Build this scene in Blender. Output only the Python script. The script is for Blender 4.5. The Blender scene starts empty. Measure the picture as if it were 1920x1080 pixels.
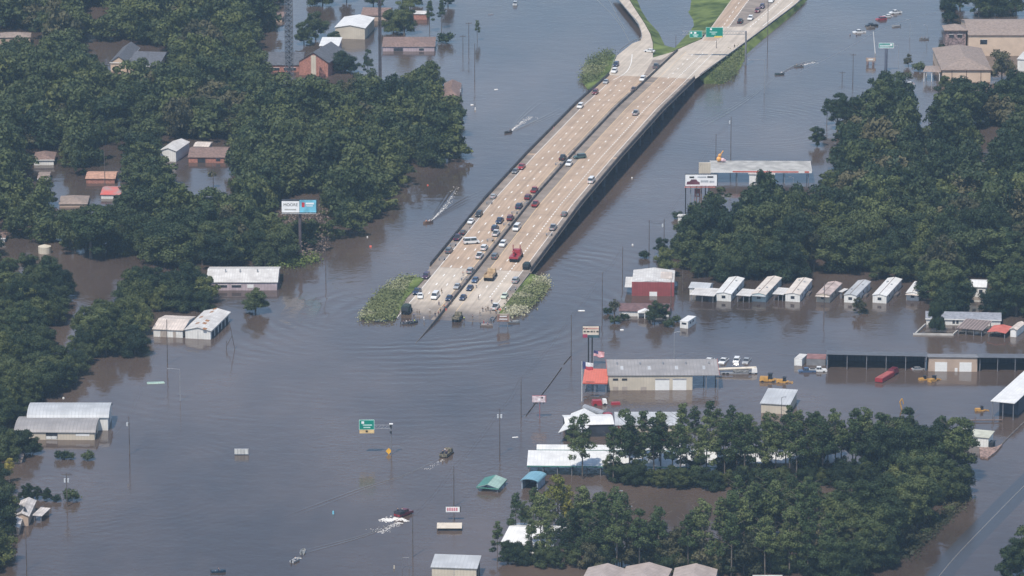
import bpy, bmesh, math, random
import numpy as np
from mathutils import Vector, Matrix
R = math.radians
SC = bpy.context.scene
COL = SC.collection
# ------------------------------------------------------------ camera, sky, sun, exposure
FPX = 9050.0; PITCH = R(14.2); CAMH = 407.0
cd = bpy.data.cameras.new("camera"); cam = bpy.data.objects.new("camera", cd); COL.objects.link(cam)
cam.location = (0, 0, CAMH); cam.rotation_euler = (R(90) - PITCH, 0, 0)
cd.sensor_width = 36; cd.lens = 36 * FPX / 1920; cd.clip_start = 5; cd.clip_end = 40000
SC.camera = cam
SUN_EL, SUN_AZ = 58.0, 24.0      # sun stands behind the camera, to its left: shadows fall away and to the right
world = bpy.data.worlds.new("World"); SC.world = world; world.use_nodes = True
wn = world.node_tree.nodes; wl = world.node_tree.links
sky = wn.new('ShaderNodeTexSky'); sky.sky_type = 'NISHITA'; sky.sun_disc = False
sky.sun_elevation = R(SUN_EL); sky.sun_rotation = R(180 + SUN_AZ)
sky.altitude = 20; sky.air_density = 1.0; sky.dust_density = 0.5; sky.ozone_density = 1.1
wn['Background'].inputs[1].default_value = 0.135
wl.new(sky.outputs[0], wn['Background'].inputs[0])
sl = bpy.data.lights.new("sun", 'SUN'); sl.energy = 4.1; sl.angle = R(0.5); sl.color = (1.0, 0.93, 0.83)
so = bpy.data.objects.new("sun", sl); COL.objects.link(so)
sd = Vector((math.sin(R(SUN_AZ)) * math.cos(R(SUN_EL)), math.cos(R(SUN_AZ)) * math.cos(R(SUN_EL)), -math.sin(R(SUN_EL))))
so.rotation_euler = sd.to_track_quat('-Z', 'Y').to_euler(); so.location = (0, 1500, 800)
SC.view_settings.view_transform = 'Standard'; SC.view_settings.look = 'None'
SC.view_settings.exposure = 0.2; SC.view_settings.gamma = 1.0
SC.cycles.use_denoising = True
SC.cycles.max_bounces = 6; SC.cycles.volume_bounces = 1; SC.cycles.transparent_max_bounces = 8

# ------------------------------------------------------------ placing things where they stand on the ground
def P(px, py, z=0.0):
    x = (px - 960) / FPX; y = (540 - py) / FPX
    d = (x, math.cos(PITCH) + y * math.sin(PITCH), -math.sin(PITCH) + y * math.cos(PITCH))
    t = (z - CAMH) / d[2]
    return Vector((x * t, d[1] * t, z))
def proj(v):
    x, y, z = v[0], v[1], v[2] - CAMH
    f = y * math.cos(PITCH) - z * math.sin(PITCH); u = y * math.sin(PITCH) + z * math.cos(PITCH)
    return 960 + FPX * x / f, 540 - FPX * u / f
def hgt(px, py, ytop):                       # height of something standing at (px,py) whose top is seen at ytop
    b = P(px, py); s = FPX / (b.y * math.cos(PITCH) + CAMH * math.sin(PITCH))
    h = (py - ytop) / (s * 0.965)
    return h
TH = R(12.2); BD = Vector((math.sin(TH), math.cos(TH), 0)); BN = Vector((math.cos(TH), -math.sin(TH), 0))
BO = P(994, 380, 6); BO.z = 0
ZP = [(-230, -2.6), (-190, -1.3), (-172, -0.8), (-150, 0.0), (-127, .75), (-87, 2.2), (-40, 4.2), (0, 6), (76, 6.9), (168, 6.7), (223, 5.1), (301, 3.2), (340, 2.6), (520, 2.2)]
def dz(u):
    for a, b in zip(ZP, ZP[1:]):
        if u <= b[0]:
            t = max(0, (u - a[0]) / (b[0] - a[0])); return a[1] + (b[1] - a[1]) * t
    return ZP[-1][1]
def W(u, v, z=0.0): return BO + BD * u + BN * v + Vector((0, 0, z))
def uvof(q): q = q - BO; return q.x * BD.x + q.y * BD.y, q.x * BN.x + q.y * BN.y
def deckpt(px, py):
    z = 5
    for _ in range(25):
        q = P(px, py, z); z = dz(uvof(q)[0])
    return P(px, py, z)

# ------------------------------------------------------------ materials
MATS = {}
def mat(name, col, rough=.7, var=.12, scale=.5, metal=0, spec=.4, detail=3, stripe=None, bump=0, col2=None, obj=False, emis=None):
    if name in MATS: return MATS[name]
    m = bpy.data.materials.new(name); m.use_nodes = True; MATS[name] = m
    nt = m.node_tree; n = nt.nodes; l = nt.links; b = n['Principled BSDF']
    b.inputs['Roughness'].default_value = rough; b.inputs['Metallic'].default_value = metal
    b.inputs['Specular IOR Level'].default_value = spec
    tc = n.new('ShaderNodeTexCoord'); geo = n.new('ShaderNodeNewGeometry')
    no = n.new('ShaderNodeTexNoise'); no.inputs['Scale'].default_value = scale; no.inputs['Detail'].default_value = detail
    l.new(tc.outputs['Object'] if obj else geo.outputs['Position'], no.inputs['Vector'])
    rp = n.new('ShaderNodeValToRGB'); l.new(no.outputs['Fac'], rp.inputs[0])
    c1 = [max(0, c * (1 - var * 1.6)) for c in col]; c2 = col2 or [min(1, c * (1 + var * 1.6)) for c in col]
    rp.color_ramp.elements[0].position = .34; rp.color_ramp.elements[1].position = .66
    rp.color_ramp.elements[0].color = (*c1, 1); rp.color_ramp.elements[1].color = (*c2, 1)
    out = rp.outputs[0]
    if stripe:      # (axis, period, darkness): standing seams, sheet ribs
        ax, per, dk = stripe
        sx = n.new('ShaderNodeSeparateXYZ'); l.new(tc.outputs['Object'], sx.inputs[0])
        mm = n.new('ShaderNodeMath'); mm.operation = 'PINGPONG'; mm.inputs[1].default_value = per / 2
        l.new(sx.outputs[ax], mm.inputs[0])
        gt = n.new('ShaderNodeMath'); gt.operation = 'LESS_THAN'; gt.inputs[1].default_value = per * .09; l.new(mm.outputs[0], gt.inputs[0])
        mx = n.new('ShaderNodeMix'); mx.data_type = 'RGBA'; l.new(gt.outputs[0], mx.inputs[0]); l.new(out, mx.inputs[6])
        mx.inputs[7].default_value = (*[c * dk for c in col], 1); out = mx.outputs[2]
    l.new(out, b.inputs['Base Color'])
    if bump:
        bp = n.new('ShaderNodeBump'); bp.inputs['Strength'].default_value = bump; bp.inputs['Distance'].default_value = .3
        l.new(no.outputs['Fac'], bp.inputs['Height']); l.new(bp.outputs[0], b.inputs['Normal'])
    return m
def leafmat(name, c1, c2, c3, scale=.8, trans=.08):
    m = bpy.data.materials.new(name); m.use_nodes = True; MATS[name] = m
    nt = m.node_tree; n = nt.nodes; l = nt.links; b = n['Principled BSDF']
    b.inputs['Roughness'].default_value = .62; b.inputs['Specular IOR Level'].default_value = .25
    geo = n.new('ShaderNodeNewGeometry'); oi = n.new('ShaderNodeObjectInfo')
    no = n.new('ShaderNodeTexNoise'); no.inputs['Scale'].default_value = scale; no.inputs['Detail'].default_value = 4; no.inputs['Roughness'].default_value = .65
    l.new(geo.outputs['Position'], no.inputs['Vector'])
    n2 = n.new('ShaderNodeTexVoronoi'); n2.inputs['Scale'].default_value = .075; n2.inputs['Randomness'].default_value = 1
    l.new(geo.outputs['Position'], n2.inputs['Vector'])
    a = n.new('ShaderNodeMath'); a.operation = 'MULTIPLY_ADD'; a.inputs[1].default_value = .42; l.new(oi.outputs['Random'], a.inputs[0])
    s = n.new('ShaderNodeMath'); s.operation = 'MULTIPLY'; s.inputs[1].default_value = .45; l.new(no.outputs['Fac'], s.inputs[0])
    l.new(s.outputs[0], a.inputs[2])
    a2 = n.new('ShaderNodeMath'); a2.operation = 'MULTIPLY_ADD'; a2.inputs[1].default_value = .45; l.new(n2.outputs['Color'], a2.inputs[0]); l.new(a.outputs[0], a2.inputs[2])
    rp = n.new('ShaderNodeValToRGB'); l.new(a2.outputs[0], rp.inputs[0])
    e = rp.color_ramp.elements; e[0].position = .3; e[0].color = (*c1, 1); e[1].position = .95; e[1].color = (*c3, 1)
    k = e.new(.62); k.color = (*c2, 1)
    l.new(rp.outputs[0], b.inputs['Base Color'])
    if trans:
        tr = n.new('ShaderNodeBsdfTranslucent'); l.new(rp.outputs[0], tr.inputs[0])
        mx = n.new('ShaderNodeMixShader'); mx.inputs[0].default_value = trans
        l.new(b.outputs[0], mx.inputs[1]); l.new(tr.outputs[0], mx.inputs[2]); l.new(mx.outputs[0], n['Material Output'].inputs[0])
    return m

# ------------------------------------------------------------ mesh building
class MB:
    def __init__(s): s.v = []; s.f = []; s.m = []
    def add(s, vs, fs, mi=0):
        k = len(s.v); s.v += [tuple(v) for v in vs]; s.f += [tuple(i + k for i in f) for f in fs]; s.m += [mi] * len(fs); return s
    def box(s, x0, x1, y0, y1, z0, z1, mi=0, taper=0, rot=0, tx=None):
        t = taper; ty = t if tx is None else tx
        vs = [(x0, y0, z0), (x1, y0, z0), (x1, y1, z0), (x0, y1, z0), (x0 + t, y0 + ty, z1), (x1 - t, y0 + ty, z1), (x1 - t, y1 - ty, z1), (x0 + t, y1 - ty, z1)]
        return s.add(vs, [(0, 3, 2, 1), (4, 5, 6, 7), (0, 1, 5, 4), (1, 2, 6, 5), (2, 3, 7, 6), (3, 0, 4, 7)], mi)
    def quad(s, a, b, c, d, mi=0): return s.add([a, b, c, d], [(0, 1, 2, 3)], mi)
    def prism(s, prof, x0, x1, mi=0, axis='x', w=None):
        # profile of (a,z) points swept along an axis
        k = len(prof)
        if axis == 'x': A = [(x0, a, z) for a, z in prof]; B = [(x1, a, z) for a, z in prof]
        else: A = [(a, x0, z) for a, z in prof]; B = [(a, x1, z) for a, z in prof]
        fs = [(i, (i + 1) % k, (i + 1) % k + k, i + k) for i in range(k)] + [tuple(range(k))[::-1], tuple(range(k, 2 * k))]
        return s.add(A + B, fs, mi)
    def tube(s, p0, p1, r0, r1=None, n=6, mi=0, cap=True):
        r1 = r0 if r1 is None else r1; p0 = Vector(p0); p1 = Vector(p1); d = (p1 - p0).normalized()
        a = d.orthogonal().normalized(); b = d.cross(a)
        vs = [p + (a * math.cos(2 * math.pi * i / n) + b * math.sin(2 * math.pi * i / n)) * r for p, r in ((p0, r0), (p1, r1)) for i in range(n)]
        fs = [(i, (i + 1) % n, (i + 1) % n + n, i + n) for i in range(n)]
        if cap: fs += [tuple(range(n))[::-1], tuple(range(n, 2 * n))]
        return s.add(vs, fs, mi)
    def sphere(s, c, r, mi=0, n=8, m=5, sz=1):
        vs = []; fs = []
        for j in range(m + 1):
            ph = math.pi * j / m
            for i in range(n):
                th = 2 * math.pi * i / n; vs.append((c[0] + r * math.sin(ph) * math.cos(th), c[1] + r * math.sin(ph) * math.sin(th), c[2] + r * sz * math.cos(ph)))
        for j in range(m):
            for i in range(n): fs.append((j * n + i, (j + 1) * n + i, (j + 1) * n + (i + 1) % n, j * n + (i + 1) % n))
        return s.add(vs, fs, mi)
    def mesh(s, name, mats):
        me = bpy.data.meshes.new(name); me.from_pydata(s.v, [], s.f)
        for m in (mats if isinstance(mats, (list, tuple)) else [mats]): me.materials.append(m)
        if any(s.m): me.polygons.foreach_set('material_index', s.m)
        me.validate(); me.update(); bm = bmesh.new(); bm.from_mesh(me); bmesh.ops.recalc_face_normals(bm, faces=bm.faces); bm.to_mesh(me); bm.free()
        return me
    def build(s, name, mats, parent=None):
        return put(name, s.mesh(name, mats), parent)
def put(name, me, parent=None, loc=None, rz=0):
    o = bpy.data.objects.new(name, me); COL.objects.link(o)
    if parent: o.parent = parent
    if loc is not None: o.location = loc
    if rz: o.rotation_euler = (0, 0, rz)
    return o
def tag(o, label, cat, group=None):
    o['label'] = label; o['category'] = cat
    if group: o['group'] = group
    return o
def thing(name, label, cat, loc=(0, 0, 0), rz=0, group=None):
    o = bpy.data.objects.new(name, None); COL.objects.link(o); o.location = loc; o.rotation_euler = (0, 0, rz); o.empty_display_size = .5
    return tag(o, label, cat, group)
def struct(name, mb, m): o = mb.build(name, m); o['kind'] = 'structure'; return o
def stuff(o, label=None, cat=None):
    o['kind'] = 'stuff'
    if label: o['label'] = label
    if cat: o['category'] = cat
    return o
def copytree(root, parent=None):
    c = root.copy(); COL.objects.link(c)
    if parent: c.parent = parent
    for ch in root.children: copytree(ch, c)
    return c

CONC = mat('pale_concrete', (.50, .43, .355), .9, .06, .15, spec=.2, detail=6)
def wet_end(m):
    n = m.node_tree.nodes; l = m.node_tree.links; b = n['Principled BSDF']; src = b.inputs['Base Color'].links[0].from_socket
    geo = n.new('ShaderNodeNewGeometry'); dp = n.new('ShaderNodeVectorMath'); dp.operation = 'DOT_PRODUCT'; l.new(geo.outputs['Position'], dp.inputs[0]); dp.inputs[1].default_value = tuple(BD)
    no = n.new('ShaderNodeTexNoise'); no.inputs['Scale'].default_value = .12; no.inputs['Detail'].default_value = 5; l.new(geo.outputs['Position'], no.inputs['Vector'])
    ad = n.new('ShaderNodeMath'); ad.operation = 'MULTIPLY_ADD'; ad.inputs[1].default_value = -22; l.new(no.outputs['Fac'], ad.inputs[0]); l.new(dp.outputs['Value'], ad.inputs[2])
    mr = n.new('ShaderNodeMapRange'); mr.inputs[1].default_value = BO.dot(BD) - 160; mr.inputs[2].default_value = BO.dot(BD) - 138; l.new(ad.outputs[0], mr.inputs[0])
    mx = n.new('ShaderNodeMix'); mx.data_type = 'RGBA'; l.new(mr.outputs[0], mx.inputs[0]); mx.inputs[6].default_value = (.10, .072, .052, 1); l.new(src, mx.inputs[7]); l.new(mx.outputs[2], b.inputs['Base Color'])
    m2 = n.new('ShaderNodeMapRange'); m2.inputs[3].default_value = .12; m2.inputs[4].default_value = .9; l.new(mr.outputs[0], m2.inputs[0]); l.new(m2.outputs[0], b.inputs['Roughness'])
def streaks(m, amt=.85):
    n = m.node_tree.nodes; l = m.node_tree.links; b = n['Principled BSDF']; src = b.inputs['Base Color'].links[0].from_socket; geo = n.new('ShaderNodeNewGeometry')
    mp = n.new('ShaderNodeMapping'); mp.inputs['Rotation'].default_value = (0, 0, TH); mp.vector_type = 'POINT'; l.new(geo.outputs['Position'], mp.inputs['Vector'])
    m2 = n.new('ShaderNodeMapping'); m2.inputs['Scale'].default_value = (1.1, .012, 1); l.new(mp.outputs[0], m2.inputs['Vector'])
    no = n.new('ShaderNodeTexNoise'); no.inputs['Scale'].default_value = 1; no.inputs['Detail'].default_value = 4; l.new(m2.outputs[0], no.inputs['Vector'])
    rp = n.new('ShaderNodeMapRange'); rp.inputs[1].default_value = .35; rp.inputs[2].default_value = .62; rp.inputs[3].default_value = amt - .07; rp.inputs[4].default_value = 1.04; l.new(no.outputs['Fac'], rp.inputs[0])
    mx = n.new('ShaderNodeMix'); mx.data_type = 'RGBA'; mx.blend_type = 'MULTIPLY'; mx.inputs[0].default_value = 1; l.new(src, mx.inputs[6]); l.new(rp.outputs[0], mx.inputs[7]); l.new(mx.outputs[2], b.inputs['Base Color'])
streaks(CONC, .9)
wet_end(CONC)
DECK = mat('bridge_deck', (.43, .32, .235), .92, .05, .12, spec=.2, detail=6)
streaks(DECK, .86)
SHLD = mat('shoulder_grey', (.24, .20, .17), .92, .12, .2, spec=.2)
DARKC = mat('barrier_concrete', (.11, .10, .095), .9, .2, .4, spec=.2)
RAILM = mat('rail_dark', (.06, .055, .055), .8, .2, .5)
GIRD = mat('girder_blue_grey', (.09, .095, .105), .8, .15, .4)
WHITE = mat('road_white', (.78, .76, .72), .7, .05, 1)
YEL = mat('road_yellow', (.72, .52, .28), .7, .05, 1)
GREY = mat('galvanised', (.33, .34, .36), .5, .1, 1, metal=.3)
WOOD = mat('pole_wood', (.10, .085, .08), .9, .2, .8)
GRASS = mat('verge_grass', (.085, .13, .035), .95, .3, .12, col2=(.16, .20, .06), spec=.1, detail=6)

# ------------------------------------------------------------ flood water
def watermat():
    m = bpy.data.materials.new('flood_water'); m.use_nodes = True
    nt = m.node_tree; n = nt.nodes; l = nt.links; b = n['Principled BSDF']
    geo = n.new('ShaderNodeNewGeometry')
    def noise(scale, det, stretch=(1, 1, 1), ro=.5, off=(0, 0, 0), rot=0):
        mp = n.new('ShaderNodeMapping'); mp.inputs['Scale'].default_value = stretch; mp.inputs['Location'].default_value = off; mp.inputs['Rotation'].default_value = (0, 0, rot)
        l.new(geo.outputs['Position'], mp.inputs['Vector'])
        t = n.new('ShaderNodeTexNoise'); t.inputs['Scale'].default_value = scale; t.inputs['Detail'].default_value = det; t.inputs['Roughness'].default_value = ro
        l.new(mp.outputs[0], t.inputs['Vector']); return t.outputs['Fac']
    def math_(op, a, b_=None, c=None):
        t = n.new('ShaderNodeMath'); t.operation = op
        for i, x in enumerate((a, b_, c)):
            if x is None: continue
            if isinstance(x, (int, float)): t.inputs[i].default_value = x
            else: l.new(x, t.inputs[i])
        return t.outputs[0]
    silt = noise(.014, 6, (1, .42, 1), .6, rot=-.35)
    rp = n.new('ShaderNodeValToRGB'); l.new(silt, rp.inputs[0])
    rp.color_ramp.elements[0].position = .35; rp.color_ramp.elements[0].color = (.052, .038, .032, 1)
    rp.color_ramp.elements[1].position = .68; rp.color_ramp.elements[1].color = (.118, .086, .069, 1)
    l.new(rp.outputs[0], b.inputs['Base Color'])
    b.inputs['IOR'].default_value = 1.333; b.inputs['Specular IOR Level'].default_value = .5
    rg = noise(.02, 3, (1, .5, 1)); mr = n.new('ShaderNodeMapRange'); l.new(rg, mr.inputs[0])
    mr.inputs[1].default_value = .35; mr.inputs[2].default_value = .65; mr.inputs[3].default_value = .05; mr.inputs[4].default_value = .14
    l.new(mr.outputs[0], b.inputs['Roughness'])
    calm = math_('MAXIMUM', .25, math_('MULTIPLY_ADD', noise(.011, 3, (1, .6, 1), rot=.5), 4.5, -1.4))
    h = math_('MULTIPLY', math_('MULTIPLY', noise(.6, 3, (1, .8, 1)), calm), .07)
    h = math_('ADD', h, math_('MULTIPLY', noise(.12, 3, (1, 1.4, 1), rot=.3), .09))
    # ring waves: (x, y, wavelength, height, reach, inner)
    for (px, py, wl_, amp, reach) in RINGS:
        c = P(px, py)
        ds = n.new('ShaderNodeVectorMath'); ds.operation = 'DISTANCE'; l.new(geo.outputs['Position'], ds.inputs[0]); ds.inputs[1].default_value = tuple(c)
        d = math_('ADD', ds.outputs['Value'], math_('MULTIPLY', noise(.035, 4, off=(px, 0, 0)), 16))
        w = math_('SINE', math_('MULTIPLY', d, 2 * math.pi / wl_))
        fall = math_('MAXIMUM', 0, math_('SUBTRACT', 1, math_('DIVIDE', ds.outputs['Value'], reach)))
        patch = math_('MAXIMUM', 0, math_('MULTIPLY_ADD', noise(.02, 3, off=(0, py, 0)), 4.2, -1.9))
        h = math_('ADD', h, math_('MULTIPLY', math_('MULTIPLY', w, amp), math_('MULTIPLY', fall, patch)))
    bp = n.new('ShaderNodeBump'); bp.inputs['Strength'].default_value = 1.0; bp.inputs['Distance'].default_value = 1.0
    l.new(h, bp.inputs['Height']); l.new(bp.outputs[0], b.inputs['Normal'])
    return m
RINGS = [(760, 585, 6.2, .06, 200), (857, 610, 3.4, .02, 80), (90, 900, 4.2, .04, 90), (1400, 230, 4.4, .03, 110)]
WATER = watermat(); MATS['flood_water'] = WATER
wb = MB(); wb.quad((-6000, -2000, 0), (6000, -2000, 0), (6000, 9000, 0), (-6000, 9000, 0))
struct('flood_water', wb, WATER)
HAZE_D = 0.00006
hm = bpy.data.materials.new('haze_air'); hm.use_nodes = True; hn = hm.node_tree.nodes
hn.remove(hn['Principled BSDF']); pv = hn.new('ShaderNodeVolumePrincipled')
pv.inputs['Color'].default_value = (.52, .76, 1, 1); pv.inputs['Density'].default_value = HAZE_D; pv.inputs['Anisotropy'].default_value = .1
hm.node_tree.links.new(pv.outputs[0], hn['Material Output'].inputs['Volume'])
hb = MB(); hb.box(-6100, 6100, -2100, 9100, -1.0 - 3, 430)
ho = hb.build('haze', hm); ho['kind'] = 'stuff'

# ------------------------------------------------------------ elevated highway
def strip(name, v0, v1, u0, u1, dzz, m, step=6, edge=0):
    mb = MB(); n = max(1, int((u1 - u0) / step)); us = [u0 + (u1 - u0) * i / n for i in range(n + 1)]
    for a, b in zip(us, us[1:]):
        mb.quad(W(a, v0, dz(a) + dzz), W(b, v0, dz(b) + dzz), W(b, v1, dz(b) + dzz), W(a, v1, dz(a) + dzz))
    return mb
U0, U1, U2 = -215, -87, 237     # road goes under water, bridge starts, bridge ends
VL, VR = -17.4, 18.9
def vleft(u): return VL + (1.6 * max(0, min(1, (-40 - u) / 60)) if u < -40 else 0)
# approach slab (solid fill) and bridge slab
ap = MB(); br = MB()
def slab(mb, us, v0, v1, th, skirt=None):
    for a, b in zip(us, us[1:]):
        za, zb = dz(a), dz(b); la = za - th if skirt is None else skirt; lb = zb - th if skirt is None else skirt
        mb.add([W(a, v0, za), W(b, v0, zb), W(b, v1, zb), W(a, v1, za), W(a, v0, la), W(b, v0, lb), W(b, v1, lb), W(a, v1, la)],
               [(0, 1, 2, 3), (4, 7, 6, 5), (0, 4, 5, 1), (3, 2, 6, 7)] + ([(0, 3, 7, 4)] if a == us[0] else []) + ([(1, 5, 6, 2)] if b == us[-1] else []))
fr = lambda a, b, n: [a + (b - a) * i / n for i in range(n + 1)]
slab(ap, fr(U0, U1, 20), VL + .6, VR - .4, 1, -2.9)
struct('approach_road', ap, CONC)
slab(br, fr(U1 + .05, U2, 40), VL, VR, .45)
bo = tag(br.build('road_bridge', DECK), 'long tan concrete highway bridge rising out of the flood', 'bridge')
BRP = bo
def onb(mb, name, m): return mb.build(name, m, BRP)
gird = MB()
for v in (-15.5, -11, -6.5, -2.2, 2.4, 7, 11.5, 16.4):
    us = fr(U1 + 1, U2 - .5, 40)
    for a, b in zip(us, us[1:]):
        gird.add([W(a, v - .3, dz(a) - .47), W(b, v - .3, dz(b) - .47), W(b, v + .3, dz(b) - .47), W(a, v + .3, dz(a) - .47),
                  W(a, v - .3, dz(a) - 1.75), W(b, v - .3, dz(b) - 1.75), W(b, v + .3, dz(b) - 1.75), W(a, v + .3, dz(a) - 1.75)], [(4, 7, 6, 5), (0, 4, 5, 1), (3, 2, 6, 7)])
onb(gird, 'girders', GIRD)
u = U1 + 24
while u < U2 - 8:
    mb = MB(); z = dz(u) - 1.77
    c = [W(u + a, b, z - h) for h in (0, .95) for a, b in ((-.6, VL + 1.2), (.6, VL + 1.2), (.6, VR - 1.2), (-.6, VR - 1.2))]
    mb.add(c, [(0, 1, 2, 3), (4, 7, 6, 5), (0, 4, 5, 1), (1, 5, 6, 2), (2, 6, 7, 3), (3, 7, 4, 0)])
    for v in (-14.6, -8, -1.5, 4.5, 10.5, 16.2): mb.tube(W(u, v, -3), W(u, v, z - .9), .5, n=8)
    onb(mb, 'bridge_pier', GIRD); u += 24
for uu in (U1, U2 - .9): mb = MB(); mb.add([W(uu + a, b, h) for h in (-2.9, dz(uu) - .5) for a, b in ((0, VL + .5), (.8, VL + .5), (.8, VR - .5), (0, VR - .5))], [(0, 1, 2, 3), (4, 7, 6, 5), (0, 4, 5, 1), (1, 5, 6, 2), (2, 6, 7, 3), (3, 7, 4, 0)]); onb(mb, 'abutment', GIRD)
def barrier(us, v, h, w, z0=0):
    mb = MB()
    for a, b in zip(us, us[1:]):
        pa = [W(a, v - w / 2, dz(a) + z0), W(a, v - w * .22, dz(a) + h), W(a, v + w * .22, dz(a) + h), W(a, v + w / 2, dz(a) + z0)]
        pb = [W(b, v - w / 2, dz(b) + z0), W(b, v - w * .22, dz(b) + h), W(b, v + w * .22, dz(b) + h), W(b, v + w / 2, dz(b) + z0)]
        mb.add(pa + pb, [(0, 1, 5, 4), (1, 2, 6, 5), (2, 3, 7, 6)] + ([(0, 3, 2, 1)] if a == us[0] else []) + ([(4, 5, 6, 7)] if b == us[-1] else []))
    return mb
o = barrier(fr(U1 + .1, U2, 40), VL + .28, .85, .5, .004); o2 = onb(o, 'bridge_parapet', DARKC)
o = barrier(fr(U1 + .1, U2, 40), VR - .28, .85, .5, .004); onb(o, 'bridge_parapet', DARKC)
def rail(us, v, z0, m=RAILM):
    mb = MB()
    for a, b in zip(us, us[1:]):
        for h in (.25, .55): mb.tube(W(a, v, dz(a) + z0 + h), W(b, v, dz(b) + z0 + h), .07, n=4, cap=False)
        mb.box(0, 0, 0, 0, 0, 0) if 0 else None
        mb.tube(W(a, v, dz(a) + z0), W(a, v, dz(a) + z0 + .6), .08, n=4)
    return mb
onb(rail(fr(U1, U2, 110), VL + .28, .85), 'bridge_railing', RAILM)
onb(rail(fr(U1, U2, 110), VR - .28, .85), 'bridge_railing', RAILM)
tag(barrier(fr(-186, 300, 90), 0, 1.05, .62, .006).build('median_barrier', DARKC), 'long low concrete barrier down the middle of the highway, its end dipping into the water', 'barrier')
jt = MB()
for k in range(14):
    u = U1 + 24 * k
    if u > U2: break
    jt.quad(W(u, VL + .6, dz(u) + .012), W(u + .22, VL + .6, dz(u + .22) + .012), W(u + .22, VR - .6, dz(u + .22) + .012), W(u, VR - .6, dz(u) + .012))
onb(jt, 'expansion_joints', SHLD)
# shoulders (darker grey) then lines
for nm, a, b, u0 in (('shoulder_left', -16.75, -13.9, U0 + 40), ('shoulder_median_left', -2.1, -.35, U0 + 40), ('shoulder_median_right', .35, 3.8, -100), ('shoulder_right', 15.8, 18.4, -120)):
    struct(nm, strip(nm, a, b, u0, 236 if 'right' in nm else 200, .005, SHLD), SHLD)
def dashes(v, u0, u1, per, ln, w=.16):
    mb = MB(); u = u0
    while u < u1:
        mb.quad(W(u, v - w, dz(u) + .014), W(u + ln, v - w, dz(u + ln) + .014), W(u + ln, v + w, dz(u + ln) + .014), W(u, v + w, dz(u) + .014)); u += per
    return mb
struct('lane_line', dashes(-10, -120, 230, 11.1, 2.6, .2), WHITE)
struct('lane_line', dashes(-6.3, -120, 230, 11.1, 2.6, .2), WHITE)
struct('lane_line', dashes(7.7, -120, 300, 11.1, 2.6, .2), WHITE)
struct('lane_line', dashes(11.4, -120, 300, 3.2, 1.7, .19), WHITE)
struct('edge_line', strip('', -13.95, -13.75, -150, 215, .014, WHITE), WHITE)
struct('edge_line', strip('', 15.55, 15.75, -135, 300, .014, WHITE), WHITE)
struct('edge_line', strip('', -2.3, -2.14, -140, 225, .014, YEL), YEL)
struct('edge_line', strip('', 3.86, 4.02, -140, 300, .014, YEL), YEL)

# ------------------------------------------------------------ roads and verges beyond the bridge
def flat(name, pts, z, m, world_pts=None):
    mb = MB(); v = [P(x, y, z) if not isinstance(x, Vector) else x for x, y in pts]; 
    bm = bmesh.new(); vs = [bm.verts.new(q) for q in v]; f = bm.faces.new(vs)
    bmesh.ops.triangulate(bm, faces=[f]); bm.normal_update()
    if sum(ff.normal.z * ff.calc_area() for ff in bm.faces) < 0: bmesh.ops.reverse_faces(bm, faces=bm.faces)
    me = bpy.data.meshes.new(name); bm.to_mesh(me); bm.free(); me.materials.append(m)
    o = put(name, me); o['kind'] = 'structure'; return o
def ribbon(name, line, w, z, m, z2=None):
    mb = MB(); p = [P(x, y, z) for x, y in line]; L = []; Rr = []
    for i, q in enumerate(p):
        t = (p[min(i + 1, len(p) - 1)] - p[max(i - 1, 0)]); nrm = Vector((t.y, -t.x, 0)).normalized()
        L.append(q - nrm * w / 2); Rr.append(q + nrm * w / 2)
    for i in range(len(p) - 1): mb.quad(L[i], L[i + 1], Rr[i + 1], Rr[i])
    return struct(name, mb, m)
ZF = 2.6
def bez(pts, n=8):
    out = []
    for i in range(len(pts) - 1):
        p0 = pts[max(i - 1, 0)]; p1 = pts[i]; p2 = pts[i + 1]; p3 = pts[min(i + 2, len(pts) - 1)]
        for k in range(n):
            t = k / n; out.append(tuple(.5 * (2 * p1[j] + (p2[j] - p0[j]) * t + (2 * p0[j] - 5 * p1[j] + 4 * p2[j] - p3[j]) * t * t + (3 * p1[j] - p0[j] - 3 * p2[j] + p3[j]) * t ** 3) for j in (0, 1)))
    return out + [pts[-1]]
from mathutils.geometry import tessellate_polygon
def ground_sheet(name, q3, m):
    t = tessellate_polygon([[Vector((q.x, q.y, 0)) for q in q3]]); fs = []
    for a, b, c in t:
        A_, B_, C_ = q3[a], q3[b], q3[c]; cr = (B_.x - A_.x) * (C_.y - A_.y) - (B_.y - A_.y) * (C_.x - A_.x); fs.append((a, b, c) if cr > 0 else (a, c, b))
    me = bpy.data.meshes.new(name); me.from_pydata([tuple(q) for q in q3], [], fs); me.materials.append(m); me.update()
    o = put(name, me); o['kind'] = 'structure'; return o
def flatz(name, pts, m): return ground_sheet(name, [P(*q) for q in pts], m)
def roadpoly(name, pts, m, lift=0): return ground_sheet(name, [deckpt(x, y) + Vector((0, 0, lift)) for x, y in pts], m)
A = proj(W(U2 + .05, VL, dz(U2))); B = proj(W(U2 + .05, 0, dz(U2))); C = proj(W(U2 + .05, VR, dz(U2)))
roadpoly('ramp_road', [A, (1157, 104), (1186, 81), (1201, 76), (1203, 63), (1197, 46), (1184, 30), (1170, 13), (1158, -2), (1148, -14), (1172, -14), (1180, 0), (1198, 28), (1208, 43), (1219, 63), (1224, 81), (1224, 108), (1262, 97), B], CONC)
roadpoly('highway', [B, (1262, 97), (1290, 84), (1316, 73), (1334, 50), (1372, -2), (1381, -14), (1514, -14), (1490, 9), (1445, 43), (1401, 76), (1364, 104), C], CONC)
roadpoly('highway_branch', [(1318, 76), (1336, 50), (1374, -2), (1382, -14), (1410, -14), (1404, 0), (1361, 57), (1346, 76)], DECK, .006)
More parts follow.
